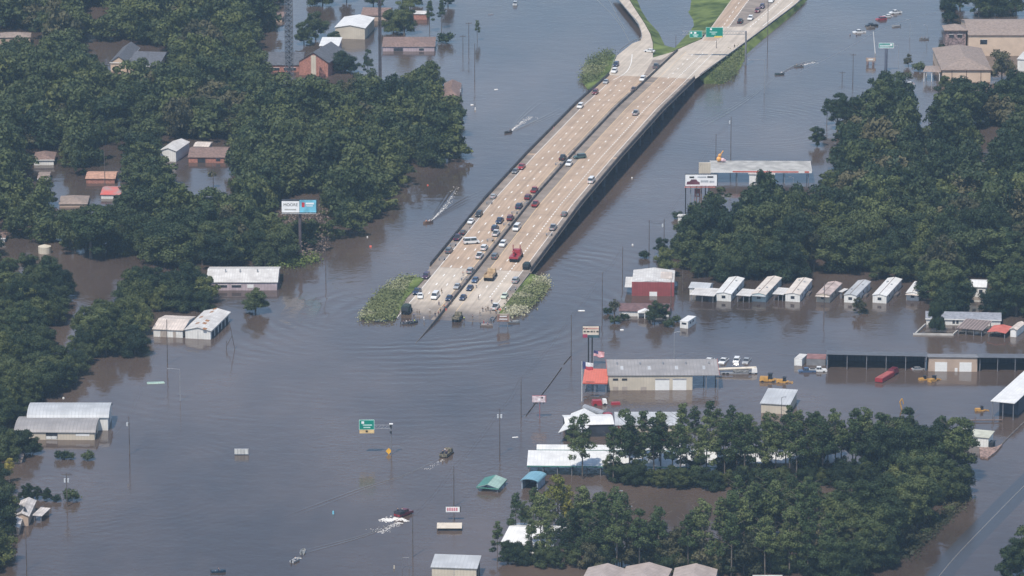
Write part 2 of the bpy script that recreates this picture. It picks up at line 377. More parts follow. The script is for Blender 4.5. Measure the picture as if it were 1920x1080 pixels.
roadpoly('gore_shoulder', [(1362, 58), (1384, 55), (1419, 33), (1440, 15), (1462, -8), (1410, -8)], SHLD, .012)
roadpoly('ramp_shoulder', [(1207, 141), (1224, 112), (1240, 112), (1262, 98), (1214, 142)], SHLD, .006)
def lineon(pts, w, m, dash=0):
    pp = [deckpt(*q) + Vector((0, 0, .02)) for q in bez(pts, 6)]; mb = MB(); k = 0
    for a, b in zip(pp, pp[1:]):
        L = (b - a).length; t = (b - a).normalized(); nn = Vector((t.y, -t.x, 0)).normalized() * w
        ns = max(1, int(L / dash)) if dash else 1
        for i in range(ns):
            s0 = i / ns; s1 = (i + (.5 if dash else 1)) / ns; q0 = a + (b - a) * s0; q1 = a + (b - a) * s1
            mb.quad(q0 - nn, q1 - nn, q1 + nn, q0 + nn)
    return struct('lane_line', mb, m)
lineon([(1150, 150), (1172, 137), (1182, 122), (1185, 105), (1185, 88)], .14, WHITE)
lineon([(1400, 55), (1427, 33), (1470, -5)], .2, WHITE, 3.2)
lineon([(1341, 79), (1360, 58), (1405, -2)], .2, WHITE, 3.2)
lineon([(1400, 72), (1440, 41), (1486, 4)], .16, WHITE)
lineon([(1340, 72), (1362, 40), (1392, -4)], .13, WHITE, 6)
# guard rail along the ramp
def railpx(pts, name, label):
    pp = [deckpt(*q) for q in bez(pts, 4)]; a = MB(); b = a
    for p, q in zip(pp, pp[1:]):
        p = p - pp[0]; q = q - pp[0]
        a.add([p + Vector((0, 0, .4)), q + Vector((0, 0, .4)), q + Vector((0, 0, .8)), p + Vector((0, 0, .8))], [(0, 1, 2, 3)]); a.tube(p + Vector((0, 0, .8)), q + Vector((0, 0, .8)), .05, n=4)
        b.tube(p, p + Vector((0, 0, .75)), .08, n=4)
    return tag(put(name, a.mesh(name, GREY), loc=pp[0]), label, 'guard rail')
railpx([(1147, 128), (1158, 101), (1186, 80), (1201, 74), (1202, 62), (1196, 45), (1183, 30), (1168, 12), (1157, -1)], 'guard_rail', 'grey guard rail along the water side of the curving ramp')
railpx([(1312, 143), (1364, 106), (1401, 79), (1445, 46), (1490, 12), (1504, -1)], 'guard_rail', 'grey guard rail along the right edge of the far highway')
# verges: grass banks sloping from the road into the water
g = lambda pts, zi: [(x, y, z) for x, y, z in pts]
flatz('grass_verge', [(1179, -14, 2), (1181, 0, 2), (1199, 28, 2), (1209, 43, 2), (1220, 63, 2.2), (1225, 81, 2.5), (1225, 112, 2.6), (1245, 104, 2.6), (1272, 91, 2.6), (1312, 74, 2.4), (1333, 50, 2), (1372, 0, 2), (1380, -14, 2), (1283, -14, -.2), (1288, 5, -.2), (1286, 20, -.2), (1296, 35, -.2), (1298, 48, -.2), (1286, 64, -.2), (1262, 90, -.2), (1248, 85, -.2), (1237, 62, -.2), (1215, 38, -.2), (1205, 22, -.2), (1196, 0, -.2), (1190, -14, -.2)], GRASS)
flatz('grass_verge', [(1311, 146, 2.4), (1364, 107, 2.3), (1401, 79, 2), (1445, 46, 2), (1490, 12, 2), (1507, -10, 2), (1524, -10, -.2), (1508, 8, -.2), (1482, 33, -.2), (1442, 66, -.2), (1404, 100, -.2), (1390, 130, -.2), (1360, 158, -.2), (1322, 158, -.2)], GRASS)
flatz('grass_verge', [(1156, 104, 2.4), (1148, 128, 2.6), (1133, 155, 3.6), (1122, 168, 3.2), (1100, 168, -.2), (1090, 155, -.2), (1108, 125, -.2), (1146, 100, -.2)], GRASS)
flatz('grass_verge', [(797, 521, 2.0), (760, 561, .9), (742, 597, .3), (716, 605, -.2), (668, 603, -.2), (694, 568, -.2), (725, 535, -.2), (765, 518, -.2)], GRASS)
flatz('grass_verge', [(995, 513, 2.0), (962, 552, 1.0), (930, 592, .25), (944, 598, -.2), (986, 590, -.2), (1012, 563, -.2), (1034, 532, -.2), (1022, 520, -.2)], GRASS)
for q, sgn in (((797, 521), -1),): pass

LEAF_A = leafmat('leaf_broad', (.008, .019, .009), (.023, .041, .016), (.078, .098, .034))
LEAF_B = leafmat('leaf_pine', (.018, .036, .014), (.050, .078, .027), (.13, .155, .055))
LEAF_G = leafmat('leaf_fresh', (.022, .036, .010), (.058, .076, .022), (.12, .135, .042))
LEAF_T = leafmat('leaf_tall', (.013, .027, .011), (.036, .058, .021), (.10, .122, .042))
LEAF_Y = leafmat('leaf_yellow', (.10, .11, .02), (.20, .19, .035), (.32, .27, .06))
LEAF_O = leafmat('leaf_olive', (.024, .030, .014), (.052, .054, .026), (.11, .10, .05))
WEED = leafmat('leaf_weed', (.085, .11, .04), (.17, .185, .08), (.40, .38, .26), scale=2.2)
TWIG = mat('dead_twig', (.16, .12, .10), .9, .25, .5)
BARK = mat('bark', (.12, .10, .085), .9, .25, .5)
rng = np.random.default_rng(7)

def leaf_quads(cent, nrm, size, rg):
    n = len(cent); rnd = rg.normal(size=(n, 3)); nn = nrm + rnd * .55; nn /= np.linalg.norm(nn, axis=1)[:, None]
    a = np.cross(nn, rg.normal(size=(n, 3))); a /= np.linalg.norm(a, axis=1)[:, None] + 1e-9; b = np.cross(nn, a)
    s = size * rg.uniform(.55, 1.35, n)[:, None]; a = a * s; b = b * s * .7
    return np.stack([cent - a - b * .6, cent + a * .2 - b, cent + a + b * .5, cent - a * .3 + b], 1).reshape(-1, 3)
def lobes_to_quads(lobes, per, size, rg, flat=.8, low=-.55):
    out = []; L = np.array(lobes)
    for (x, y, z, r) in lobes:
        n = max(12, int(per * r * r)); d = rg.normal(size=(n * 2, 3)); d /= np.linalg.norm(d, axis=1)[:, None]; d = d[d[:, 2] > low][:n]
        rad = r * rg.uniform(.62, 1.24, len(d))[:, None]; c = np.array((x, y, z)) + d * rad * np.array((1, 1, flat))
        keep = np.ones(len(c), bool)
        for (x2, y2, z2, r2) in lobes:
            if (x2, y2, z2) == (x, y, z): continue
            keep &= (np.linalg.norm((c - np.array((x2, y2, z2))) / np.array((1, 1, flat)), axis=1) > r2 * .8)
        out.append(leaf_quads(c[keep], d[keep], size, rg))
    return np.concatenate(out)
def quads_mesh(name, q, m, extra=None):
    n = len(q) // 4; v = q; f = np.arange(n * 4).reshape(-1, 4)
    me = bpy.data.meshes.new(name); ev = np.zeros((0, 3)); ef = []
    if extra: ev = np.array(extra.v); ef = extra.f
    nv = len(v) + len(ev); me.vertices.add(nv); me.vertices.foreach_set('co', np.concatenate([v, ev]).astype(np.float32).ravel())
    loops = [f.ravel()]; ls = [np.full(n, 4)]
    if ef: loops.append(np.array([i + len(v) for t in ef for i in t])); ls.append(np.array([len(t) for t in ef]))
    lv = np.concatenate(loops); lt = np.concatenate(ls); st = np.concatenate([[0], np.cumsum(lt)[:-1]])
    me.loops.add(len(lv)); me.loops.foreach_set('vertex_index', lv.astype(np.int32)); me.polygons.add(len(lt))
    me.polygons.foreach_set('loop_start', st.astype(np.int32)); me.polygons.foreach_set('loop_total', lt.astype(np.int32))
    me.update(calc_edges=True); me.materials.append(m); return me
def broad_lobes(rad, h, rg, nl=16):
    L = []; base = h * .05
    for i in range(nl):
        t = rg.uniform(0, 1); z = base + (h - base) * (.08 + .80 * t); env = rad * math.sqrt(max(.05, 1 - ((t - .35) / .78) ** 2))
        a = rg.uniform(0, 2 * math.pi); k = rg.uniform(.35, .95) * env; r = rg.uniform(.16, .36) * rad
        L.append((math.cos(a) * k, math.sin(a) * k, min(z, h - r * .8), r))
    L.append((0, 0, h * .55, rad * .48)); L.append((0, 0, h * .4, rad * .5)); return L
def core(lobes, k=.8, flat=.8):  # unseen solid spheres added inside the crowns to block light
    mb = MB()
    for (x, y, z, r) in lobes: mb.sphere((x, y, z), r * k, n=6, m=4, sz=flat)
    return mb
def trunk(h, r, rg, limbs=5, lean=0):
    mb = MB(); top = Vector((lean, 0, h)); mb.tube((0, 0, -2), top * .5, r, r * .7, n=7); mb.tube(top * .5, top, r * .7, r * .25, n=6)
    for i in range(limbs):
        t = rg.uniform(.35, .85); a = rg.uniform(0, 6.28); p = top * t; q = p + Vector((math.cos(a), math.sin(a), .55)) * h * .2; mb.tube(p, q, r * .35, r * .12, n=5)
    return mb
def pine_lobes(h, rad, rg, n=20, start=.38):
    L = []
    for i in range(n):
        t = rg.uniform(0, 1) ** .8; z = h * (start + (.98 - start) * t); env = rad * (1 - .72 * t) * rg.uniform(.45, 1.0)
        a = i * 2.4 + rg.uniform(-.5, .5); r = rad * rg.uniform(.24, .42) * (1 - .3 * t); L.append((math.cos(a) * env, math.sin(a) * env, z, r))
    L.append((0, 0, h * .95, rad * .26)); return L
PROTO = {}
def proto(kind):
    """a few full-size tree meshes of each kind: (crown mesh, trunk mesh, radius, height)"""
    out = []
    for s in range(7 if kind in ('oak', 'pine') else 3):
        rg = np.random.default_rng(hash_(kind) + s)
        if kind == 'oak':
            rad, h = rg.uniform(4.8, 6.8), rg.uniform(10.5, 14); L = broad_lobes(rad, h, rg, 30); q = lobes_to_quads(L, 115, .25, rg); c = core(L, .68); m = LEAF_A; t = trunk(h * .6, .35, rg)
        elif kind == 'pine':
            rad, h = rg.uniform(3.2, 4.4), rg.uniform(19, 23); L = pine_lobes(h, rad, rg, 32, rg.uniform(.22, .42)); q = lobes_to_quads(L, 95, .26, rg, .7, -.9); c = None; m = LEAF_B; t = trunk(h, .26, rg, 12, rg.uniform(-.8, .8))
        elif kind == 'olive':
            rad, h = 5.2, 12; L = broad_lobes(rad, h, rg, 18); q = lobes_to_quads(L, 50, .32, rg); c = core(L, .7); m = LEAF_O; t = trunk(h * .6, .3, rg)
        elif kind == 'fresh':
            rad, h = rg.uniform(4.4, 6.0), rg.uniform(10, 13); L = broad_lobes(rad, h, rg, 26); q = lobes_to_quads(L, 90, .27, rg); c = core(L, .66); m = LEAF_G; t = trunk(h * .6, .3, rg)
        elif kind == 'yellow':
            rad, h = 4.2, 15; L = pine_lobes(h, rad, rg, 22, .3); q = lobes_to_quads(L, 70, .28, rg, .8); c = None; m = LEAF_Y; t = trunk(h * .85, .28, rg, 8)
        elif kind == 'tallbroad':
            rad, h = 5.5, 18; L = broad_lobes(rad, h, rg, 38); q = lobes_to_quads(L, 100, .26, rg); c = core(L, .66); m = LEAF_T; t = trunk(h * .7, .4, rg)
        elif kind == 'shrub':
            rad, h = 2.6, 3.4; L = [(math.cos(i * 1.3) * 1.3, math.sin(i * 1.3) * 1.2, 1.0 + (i % 3) * .5, 1.1) for i in range(7)]; q = lobes_to_quads(L, 60, .24, rg); c = core(L, .7); m = LEAF_A; t = trunk(1.6, .1, rg, 3)
        out.append((quads_mesh('crown', q, m, c), t.mesh('trunk', BARK), rad, h))
    PROTO[kind] = out
def hash_(s): return sum(ord(ch) * (i + 3) for i, ch in enumerate(s))
for k in ('oak', 'pine', 'olive', 'fresh', 'yellow', 'tallbroad', 'shrub'): proto(k)
NAMES = {'oak': 'broadleaf_tree', 'pine': 'pine_tree', 'olive': 'olive_tree_crown', 'yellow': 'yellowing_tree', 'tallbroad': 'tall_broadleaf_tree', 'shrub': 'shrub'}
NAMES['olive'] = 'thinning_tree'; NAMES['fresh'] = 'light_green_tree'
rnd = random.Random(11)
def tree(kind, loc, s=1.0, sz=None, label='', group=None, cat='tree', rz=None):
    cr, tr, rad, h = rnd.choice(PROTO[kind])
    t = thing(NAMES[kind], label, cat, loc, rnd.uniform(0, 6.28) if rz is None else rz, group); t.scale = (s, s, sz or s)
    put('trunk', tr, t); put('crown', cr, t); return t
def inpoly(x, y, poly):
    c = False; j = len(poly) - 1
    for i in range(len(poly)):
        xi, yi = poly[i]; xj, yj = poly[j]
        if (yi > y) != (yj > y) and x < (xj - xi) * (y - yi) / (yj - yi) + xi: c = not c
        j = i
    return c
def scatter(poly, spacing, rg, x0=-300, x1=300, y0=1250, y1=2260, zz=0):
    """jittered triangular grid of ground points whose picture position is inside poly"""
    pts = []; row = 0; y = y0
    while y < y1:
        x = x0 + (spacing / 2 if row % 2 else 0)
        while x < x1:
            q = Vector((x + rg.uniform(-.38, .38) * spacing, y + rg.uniform(-.38, .38) * spacing, 0)); px, py = proj(q)
            if inpoly(px, py, poly): pts.append(q)
            x += spacing
        y += spacing * .87; row += 1
    return pts
# ------------------------------------------------------------ woods
VLEFT = [(-60, -90), (520, -90), (528, -10), (500, 60), (480, 100), (560, 150), (600, 136), (640, 142), (690, 140), (725, 160), (760, 138), (788, 130), (822, 130), (836, 150), (838, 172), (872, 186), (868, 232), (866, 300), (840, 306), (790, 308), (752, 340), (748, 365), (690, 412), (640, 446), (600, 470), (545, 488), (500, 500), (392, 500), (330, 505), (265, 488), (215, 482), (130, 486), (100, 478), (0, 476), (-60, 478)]
# (x0,y0,x1,y1): windows in the wood where the photograph shows sunken houses or open water
HOLES = [(200, 80, 245, 128), (236, 90, 300, 125), (530, 70, 640, 150), (60, 282, 106, 345), (160, 320, 222, 345), (185, 346, 232, 368), (108, 364, 166, 390), (308, 262, 352, 293), (352, 268, 432, 330), (72, 455, 97, 478), (385, 335, 425, 368), (0, 58, 66, 74), (526, 372, 600, 404), (172, 14, 205, 30), (165, 78, 205, 92), (540, 25, 640, 45), (172, 380, 200, 398), (0, 428, 12, 450), (190, 282, 225, 330), (845, 150, 868, 182)]
VRIGHT = [(1218, 512), (1222, 482), (1244, 458), (1276, 438), (1300, 412), (1326, 372), (1352, 355), (1380, 352), (1420, 340), (1446, 344), (1470, 376), (1502, 372), (1520, 330), (1545, 290), (1560, 240), (1596, 222), (1640, 160), (1648, 132), (1690, 134), (1706, 170), (1716, 215), (1728, 225), (1742, 170), (1790, 150), (1830, 165), (1856, 180), (1866, 150), (1980, 150), (1980, 560), (1900, 540), (1750, 536), (1742, 522), (1600, 519), (1480, 518), (1350, 517), (1300, 524)]
HOLESR = [(1840, 238, 1856, 290), (1549, 240, 1564, 300), (1728, 200, 1738, 245), (1810, 520, 1860, 575)]
def forest(poly, holes, spacing, seed, kinds, lo=.7, hi=1.65):
    rg = np.random.default_rng(seed); r2 = random.Random(seed); out = []
    for q in scatter([(-400, -200), (2400, -200), (2400, 1300), (-400, 1300)], spacing, rg):
        px, py = proj(q); sc_ = FPX / (q.y * math.cos(PITCH) + CAMH * math.sin(PITCH))
        if not (-60 < px < 1980): continue
        s = lo + (hi - lo) * r2.random() ** 1.3; k = r2.choice(kinds); R_ = 5.0 * s * sc_; zs = r2.uniform(.7, 1.35); Hh = (11.5 if k != 'pine' else 18) * s * zs * sc_ * .965
        top = py - Hh
        pts = [(px, py - Hh * .5), (px - R_ * .6, py - Hh * .5), (px + R_ * .6, py - Hh * .5), (px, py - 6), (px, top + 12)]
        if not all(inpoly(a, b, poly) for a, b in pts): continue
        if any(px + R_ * .8 > x0 and px - R_ * .8 < x1 and py > y0 and top + 8 < y1 for x0, y0, x1, y1 in holes): continue
        out.append((q, s, k, px, py, zs))
    return out
mix = ['oak'] * 11 + ['olive', 'tallbroad', 'tallbroad', 'fresh', 'fresh', 'fresh']
FL = forest(VLEFT, HOLES, 8.9, 3, mix)
FR_ = forest(VRIGHT, HOLESR, 8.9, 5, mix + ['olive'])
CL_ = []
for i_, (poly, sp) in enumerate((([(-60, 492), (60, 484), (140, 500), (150, 560), (140, 600), (100, 614), (96, 650), (112, 700), (92, 745), (62, 770), (40, 800), (-60, 805)], 7.2), ([(215, 506), (290, 500), (400, 505), (410, 588), (330, 592), (298, 600), (304, 664), (240, 668), (135, 668), (140, 610), (175, 575), (215, 560)], 7.2),
   ([(85, 650), (172, 644), (168, 698), (128, 735), (88, 740)], 6.5), ([(-60, 800), (72, 806), (78, 850), (40, 868), (-60, 872)], 6.5), ([(-60, 870), (34, 872), (46, 936), (10, 960), (14, 990), (40, 1010), (20, 1070), (-60, 1095)], 6.5))):
    CL_ += forest(poly, [(40, 756, 230, 826), (280, 585, 440, 640)], sp, 40 + i_, ['oak', 'oak', 'oak', 'fresh', 'tallbroad'], .6, 1.05)
LM = [(563, 430, 'the left billboard'), (84, 470, 'the round cream tank'), (82, 300, 'the brown roofed house with white eaves'), (190, 330, 'the orange brick house'), (212, 362, 'the red and pale tin roof'), (138, 380, 'the tan hipped roof'), (328, 290, 'the leaning white workshop'), (392, 294, 'the long dark brown roof'), (270, 115, 'the grey roofed hall'), (600, 130, 'the brick church'), (470, 530, 'the pink warehouse'), (120, 790, 'the vaulted barns'), (350, 620, 'the white sheds'), (50, 970, 'the rusty roofs'), (140, 850, 'the pair of lone bushes'), (330, 720, 'the curved lamp post'),
      (200, 510, 'the brown inlet'), (398, 350, 'the pond palm'), (845, 170, 'the roof at the wood tip'), (30, 66, 'the far tan roof'), (810, 300, 'the white sign square'),
      (1430, 340, 'the white fuel kiosk'), (1314, 400, 'the right billboard'), (1278, 412, 'the white hut'), (1225, 540, 'the barn red workshop'), (1370, 545, 'the first mobile home'), (1440, 545, 'the second mobile home'), (1500, 545, 'the third mobile home'), (1555, 545, 'the fourth mobile home'), (1610, 545, 'the fifth mobile home'), (1665, 545, 'the sixth mobile home'), (1720, 545, 'the seventh mobile home'), (1834, 560, 'the white cottage'), (1534, 270, 'the small lone tree'), (1820, 150, 'the hotel'), (1660, 120, 'the hotel sign'), (1850, 270, 'the water gap at right'), (1700, 380, 'the middle of the right wood'), (1900, 440, 'the right frame edge')]
USED = {}
ORD = ['nearest', 'second', 'third', 'fourth', 'fifth', 'sixth', 'seventh', 'eighth', 'ninth', 'tenth', 'eleventh', 'twelfth', 'thirteenth', 'fourteenth', 'fifteenth', 'sixteenth', 'seventeenth', 'eighteenth', 'nineteenth', 'twentieth'] + ['twenty-' + t_ for t_ in ('first', 'second', 'third', 'fourth', 'fifth', 'sixth', 'seventh', 'eighth', 'ninth')] + ['thirtieth'] + ['thirty-' + t_ for t_ in ('first', 'second', 'third', 'fourth', 'fifth', 'sixth', 'seventh', 'eighth', 'ninth')] + ['fortieth'] * 30
def lab_trees(items):
    sec = {}
    for it in items:
        px, py = it[3], it[4]; b_ = min(LM, key=lambda m: (m[0] - px) ** 2 + ((m[1] - py) * 1.6) ** 2); dx, dy = px - b_[0], (py - b_[1]) * 1.6
        d = ('right of ' if dx > 0 else 'left of ') if abs(dx) > abs(dy) else ('beyond ' if dy < 0 else 'in front of '); sec.setdefault((d, b_[2]), []).append((math.hypot(dx, dy), it))
    out = []
    for (d, n_), L in sec.items():
        for i, (_, it) in enumerate(sorted(L, key=lambda e: e[0])):
            o_ = ORD[min(i, 60)]; k = {'oak': 'broadleaf tree', 'olive': 'thinning olive tree', 'fresh': 'lighter green tree', 'tallbroad': 'tall broadleaf tree', 'pine': 'pine'}[it[2]]; sz = 'large dark ' if it[1] > 1.05 else ('small ' if it[1] < .75 else 'dark ')
            out.append((it, sz + k + ', ' + o_ + ' of the trees ' + d + n_))
    return out
ALL = sorted([t for t in FL + FR_], key=lambda t: -t[4])
near, far = ALL[:150] + CL_, ALL[150:]
print('forest', len(FL), len(FR_), 'clumps', len(CL_), 'far', len(far))
for (q, s, k, px, py, zs), lb in lab_trees(near):
    tree(k, q, s, s * zs * (.8 if k == 'tallbroad' else 1), lb, 'trees of the left woods' if px < 900 else 'trees of the right wood')
def wood_mass(name, items, label, m, seed):
    rg = np.random.default_rng(seed); parts = []; ps = []; ex = MB()
    for s_ in range(7):
        r3 = np.random.default_rng(seed * 10 + s_); L = broad_lobes(r3.uniform(4.8, 6.6), r3.uniform(10.5, 13.5), r3, 20); ps.append((lobes_to_quads(L, 34, .44, r3), L))
    for q, s, k, px, py, zs in items:
        i = rg.integers(0, 7); a = rg.uniform(0, 6.28); M = np.array([[math.cos(a), -math.sin(a), 0], [math.sin(a), math.cos(a), 0], [0, 0, zs]]) * s
        parts.append(ps[i][0] @ M.T + np.array((q.x, q.y, 0)))
        for (x, y, z, r) in ps[i][1][::3]:
            c = M @ np.array((x, y, z)); ex.sphere((c[0] + q.x, c[1] + q.y, c[2]), r * .75 * s, n=5, m=3, sz=.8)  # hidden inner spheres added here too, so light does not pass through
    o = put(name, quads_mesh(name, np.concatenate(parts), m, ex)); stuff(tag(o, label, 'woodland')); return o
fl = [t for t in far if t[3] < 900]; frr = [t for t in far if t[3] >= 900]
for k_, m_, nm in (('oak', LEAF_A, 'dense dark green'), ('tallbroad', LEAF_A, 'taller dark green'), ('olive', LEAF_O, 'thin olive brown'), ('fresh', LEAF_G, 'lighter green')):
    for g_, w_ in ((fl, 'wood filling the upper left beyond the flood'), (frr, 'wood at the right beyond the fuel station')):
        it = [t for t in g_ if t[2] == k_]
        if it: wood_mass('woodland', it, nm + (' trees scattered in the ' if k_ != 'oak' else ' ') + w_, m_, 5 + len(k_) + ord(k_[0]) % 7)
# trees that stand out one by one: (kind, base px, base py, scale, label)
SINGLE = [
 ('oak', 479, 586, .92, 'small round tree alone in open water beside the two white sheds'),
 ('pine', 895, 76, .45, 'thin brown tree by the far utility poles at the top'),
 ('tallbroad', 758, 66, .95, 'big dark tree left of the brown roofed sunken house at the top'), ('oak', 738, 60, .9, 'dark tree behind the big one at the top left of the sunken house'),
 ('shrub', 836, 80, 1.6, 'round bush at the end of the brown roofed sunken house'),
 ('oak', 592, 72, .95, 'green tree in front of the white roofed hall'), ('oak', 570, 84, .8, 'green tree left of the white roofed hall near the radio mast'), ('oak', 625, 86, .6, 'small tree under the wall of the white roofed hall'),
 ('oak', 648, 136, .9, 'tree beside the right wall of the brick church'), ('pine', 690, 150, .62, 'slim tree with bare trunk between church and thin mast'), ('oak', 605, 10, .95, 'tree behind the white roofed hall'), ('oak', 650, 4, .8, 'tree at the top edge right of the hall'),
 ('pine', 806, 60, .7, 'tall tree with brown hanging moss at the top edge'), ('pine', 828, 54, .65, 'second tall tree with bare trunk at the top edge'), ('oak', 700, 14, .9, 'tree by the brown roof at the top edge'), ('oak', 770, 10, .9, 'tree at the top edge above the sunken house'), ('oak', 840, 12, .7, 'tree leaning over water at the top edge'),
 ('yellow', 18, 905, .5, 'yellow green tree on the left frame edge'), ('oak', 382, 582, .62, 'spreading tree at the right end of the row behind the sheds'), ('oak', 50, 775, .5, 'low tree behind the vaulted barn roof'), ('oak', 30, 790, .5, 'low tree left of the vaulted barn roof'), ('oak', 40, 852, .72, 'dark tree in front of the vaulted barn'), ('oak', 62, 850, .45, 'small tree at the corner of the vaulted barn wall'), ('oak', 50, 937, .45, 'low tree above the rusty roofs'), ('oak', 88, 939, .32, 'low leafy shrub right of the rusty roofs'), ('oak', 70, 936, .34, 'low leafy tree beyond the rusty roofs'), ('shrub', 135, 938, 1.15, 'bush at the foot of the transformer pole'), ('shrub', 105, 940, .7, 'small weeds left of the transformer pole'),
 ('shrub', 116, 860, .95, 'left bush of a pair of small bushes in open water'), ('shrub', 130, 861, .75, 'small leafy bush between the pair in open water'), ('shrub', 164, 862, .95, 'right bush of the pair of small bushes in open water'),
 # right side
 ('oak', 1532, 274, .68, 'small tree alone in the water left of the right wood'), ('tallbroad', 1570, 246, .9, 'tall tree at the left tip of the right wood'), ('tallbroad', 1592, 250, .9, 'tall olive tree beside the tip of the right wood'), ('pine', 1550, 235, .55, 'slim tree at the left tip of the right wood'),
 ('tallbroad', 1650, 235, 1.05, 'tall tree under the green hotel sign'), ('olive', 1615, 250, 1.15, 'brownish tree left of the one under the hotel sign'), ('tallbroad', 1680, 240, 1.0, 'tall tree right of the one under the hotel sign'),
 ('tallbroad', 1770, 240, 1.05, 'tall dark tree in front of the hotel porch'), ('tallbroad', 1815, 245, 1.1, 'tall dark tree in front of the hotel wall'), ('olive', 1878, 155, 1.25, 'sparse brown tree in front of the hotel roof'), ('oak', 1800, 180, .7, 'small round tree against the hotel wall'), ('oak', 1772, 165, .5, 'small tree at the hotel corner'), ('tallbroad', 1890, 235, 1.15, 'tall dark tree at the right edge below the hotel'), ('tallbroad', 1925, 230, 1.2, 'tall dark tree cut by the right edge below the hotel'), ('olive', 1910, 205, 1.0, 'reddish brown tree at the right edge below the hotel'),
 ('oak', 1780, 46, .9, 'dark tree at the top right left of the hotel tower'), ('tallbroad', 1800, 20, .9, 'tall dark tree at the top right edge'), ('tallbroad', 1835, 32, .9, 'dark tree behind the hotel tower'), ('oak', 1868, 28, 1.1, 'dark tree behind the hotel roof'), ('oak', 1905, 30, 1.1, 'dark tree in the top right corner'), ('oak', 1782, 12, .8, 'tree at the top edge left of the corner'), ('oak', 1850, 8, .9, 'tree at the top edge near the corner'),('oak', 1890, 5, .9, 'tree at the top edge in the corner'),
 ('shrub', 1723, 133, 1.3, 'dark bush in the water between hotel sign and porch'), ('olive', 1703, 125, .45, 'thin bare bush near the hotel sign'), ('shrub', 1770, 105, 1.6, 'bush beside the hotel tower arch'),
 ('shrub', 1208, 484, .9, 'low bush at the left tip of the right wood'), ('oak', 1240, 478, .55, 'small tree beside the tip bush of the right wood'), ('oak', 1432, 390, .85, 'pointed tree in front of the white fuel kiosk'), ('shrub', 1270, 410, .9, 'bush by the small white hut'),
 ('shrub', 1152, 606, .9, 'bush under the palm by the porch house'), ('shrub', 1172, 600, .8, 'bush at the white porch house door'), ('oak', 1227, 606, .62, 'dark tree covering the porch house'), ('oak', 1243, 600, .5, 'dark tree right of the porch house'), ('shrub', 1253, 612, .9, 'bush nearest the white trailer'), ('shrub', 1268, 603, .7, 'small bush between porch house and trailer'), ('shrub', 1140, 588, .8, 'bush behind the palm'),
 ('oak', 1756, 622, .6, 'pointed cedar tree in front of the long grey house'), ('olive', 1612, 588, .5, 'thin bare tree in front of the mobile homes'),
 ('tallbroad', 1762, 575, .95, 'tall dark tree right of the row of mobile homes'), ('tallbroad', 1795, 580, .9, 'dark tree left of the white cottage'), ('oak', 1775, 590, 1.0, 'tree in front of the dark ones by the mobile homes'), ('oak', 1808, 585, .8, 'tree touching the white cottage wall'), ('tallbroad', 1875, 590, 1.0, 'dark tree right of the white cottage'), ('tallbroad', 1905, 592, 1.0, 'dark tree behind the long grey house'), ('oak', 1858, 596, .8, 'tree by the right corner of the white cottage'), ('tallbroad', 1935, 590, 1.0, 'dark tree cut by the right frame edge'), ('oak', 1890, 570, 1.1, 'tree deep behind the long grey house'), ('oak', 1745, 560, 1.1, 'tree at the end of the mobile home row'),
 ('tallbroad', 1896, 1095, .75, 'tree in the lower right corner beside the road'), ('tallbroad', 1925, 1085, .9, 'tree cut by the lower right corner'),
]
for k, px, py, s, lb in SINGLE:
    if k == 'oak': s *= 1.0
    sz = s * (.72 if k == 'oak' and 'open water' in lb and px < 500 else 1)
    if 'pointed cedar' in lb: sz = .95; s = .45
    if 'pointed tree' in lb: sz = 1.25; s = .7
    tree(k, P(px, py), s, sz, lb)
# pines and undergrowth at the lower right
rp = random.Random(5); PIN = []
def row(pts, n, where, kinds, smin, smax, jit=(6, 4), zs=(1, 1)):
    L = [0]
    for a, b in zip(pts, pts[1:]): L.append(L[-1] + math.hypot(b[0] - a[0], b[1] - a[1]))
    for i in range(n):
        d = L[-1] * (i + rp.uniform(.1, .9)) / n
        for j in range(len(pts) - 1):
            if d <= L[j + 1]: break
        t = (d - L[j]) / (L[j + 1] - L[j]); x = pts[j][0] + (pts[j + 1][0] - pts[j][0]) * t + rp.uniform(-jit[0], jit[0]); y = pts[j][1] + (pts[j + 1][1] - pts[j][1]) * t + rp.uniform(-jit[1], jit[1])
        s = rp.uniform(smin, smax); PIN.append((rp.choice(kinds), x, y, s, s * rp.uniform(*zs), where))
w = 'before the white storage roofs'
row([(1165, 898), (1300, 902), (1420, 900), (1560, 900)], 23, w, ['pine'], .74, 1.04, (8, 7)); row([(1140, 900), (1250, 912), (1400, 918), (1570, 905)], 36, w, ['oak', 'fresh', 'oak', 'shrub'], .40, .58, (7, 4)); row([(1270, 862), (1420, 866), (1570, 868)], 14, w, ['pine'], .68, .95, (10, 8)); row([(1280, 890), (1420, 892), (1560, 890)], 10, w, ['oak'], .4, .52, (10, 6))
w = 'between storage roofs and equipment yard'
row([(1500, 880), (1620, 890), (1700, 880)], 14, w, ['pine', 'pine', 'pine', 'tallbroad'], .8, 1.0, (10, 10)); row([(1560, 905), (1650, 915)], 9, w, ['oak'], .5, .7, (8, 6))
w = 'in the grove beside the flooded road'
row([(1640, 905), (1730, 900), (1800, 905)], 13, w, ['tallbroad', 'pine', 'tallbroad'], .9, 1.12, (10, 8)); row([(1660, 955), (1760, 940), (1800, 925)], 12, w, ['tallbroad', 'fresh', 'tallbroad', 'oak'], .8, 1.0, (10, 8)); row([(1610, 1000), (1680, 1000), (1740, 975)], 12, w, ['tallbroad', 'tallbroad', 'olive'], .8, 1.05, (10, 8)); row([(1580, 1050), (1650, 1045), (1700, 1010)], 12, w, ['tallbroad', 'oak', 'olive'], .7, 1.0, (8, 8)); row([(1560, 1090), (1600, 1085), (1660, 1060)], 8, w, ['tallbroad', 'oak'], .7, .95, (8, 8))
w = 'at the bottom of the view'
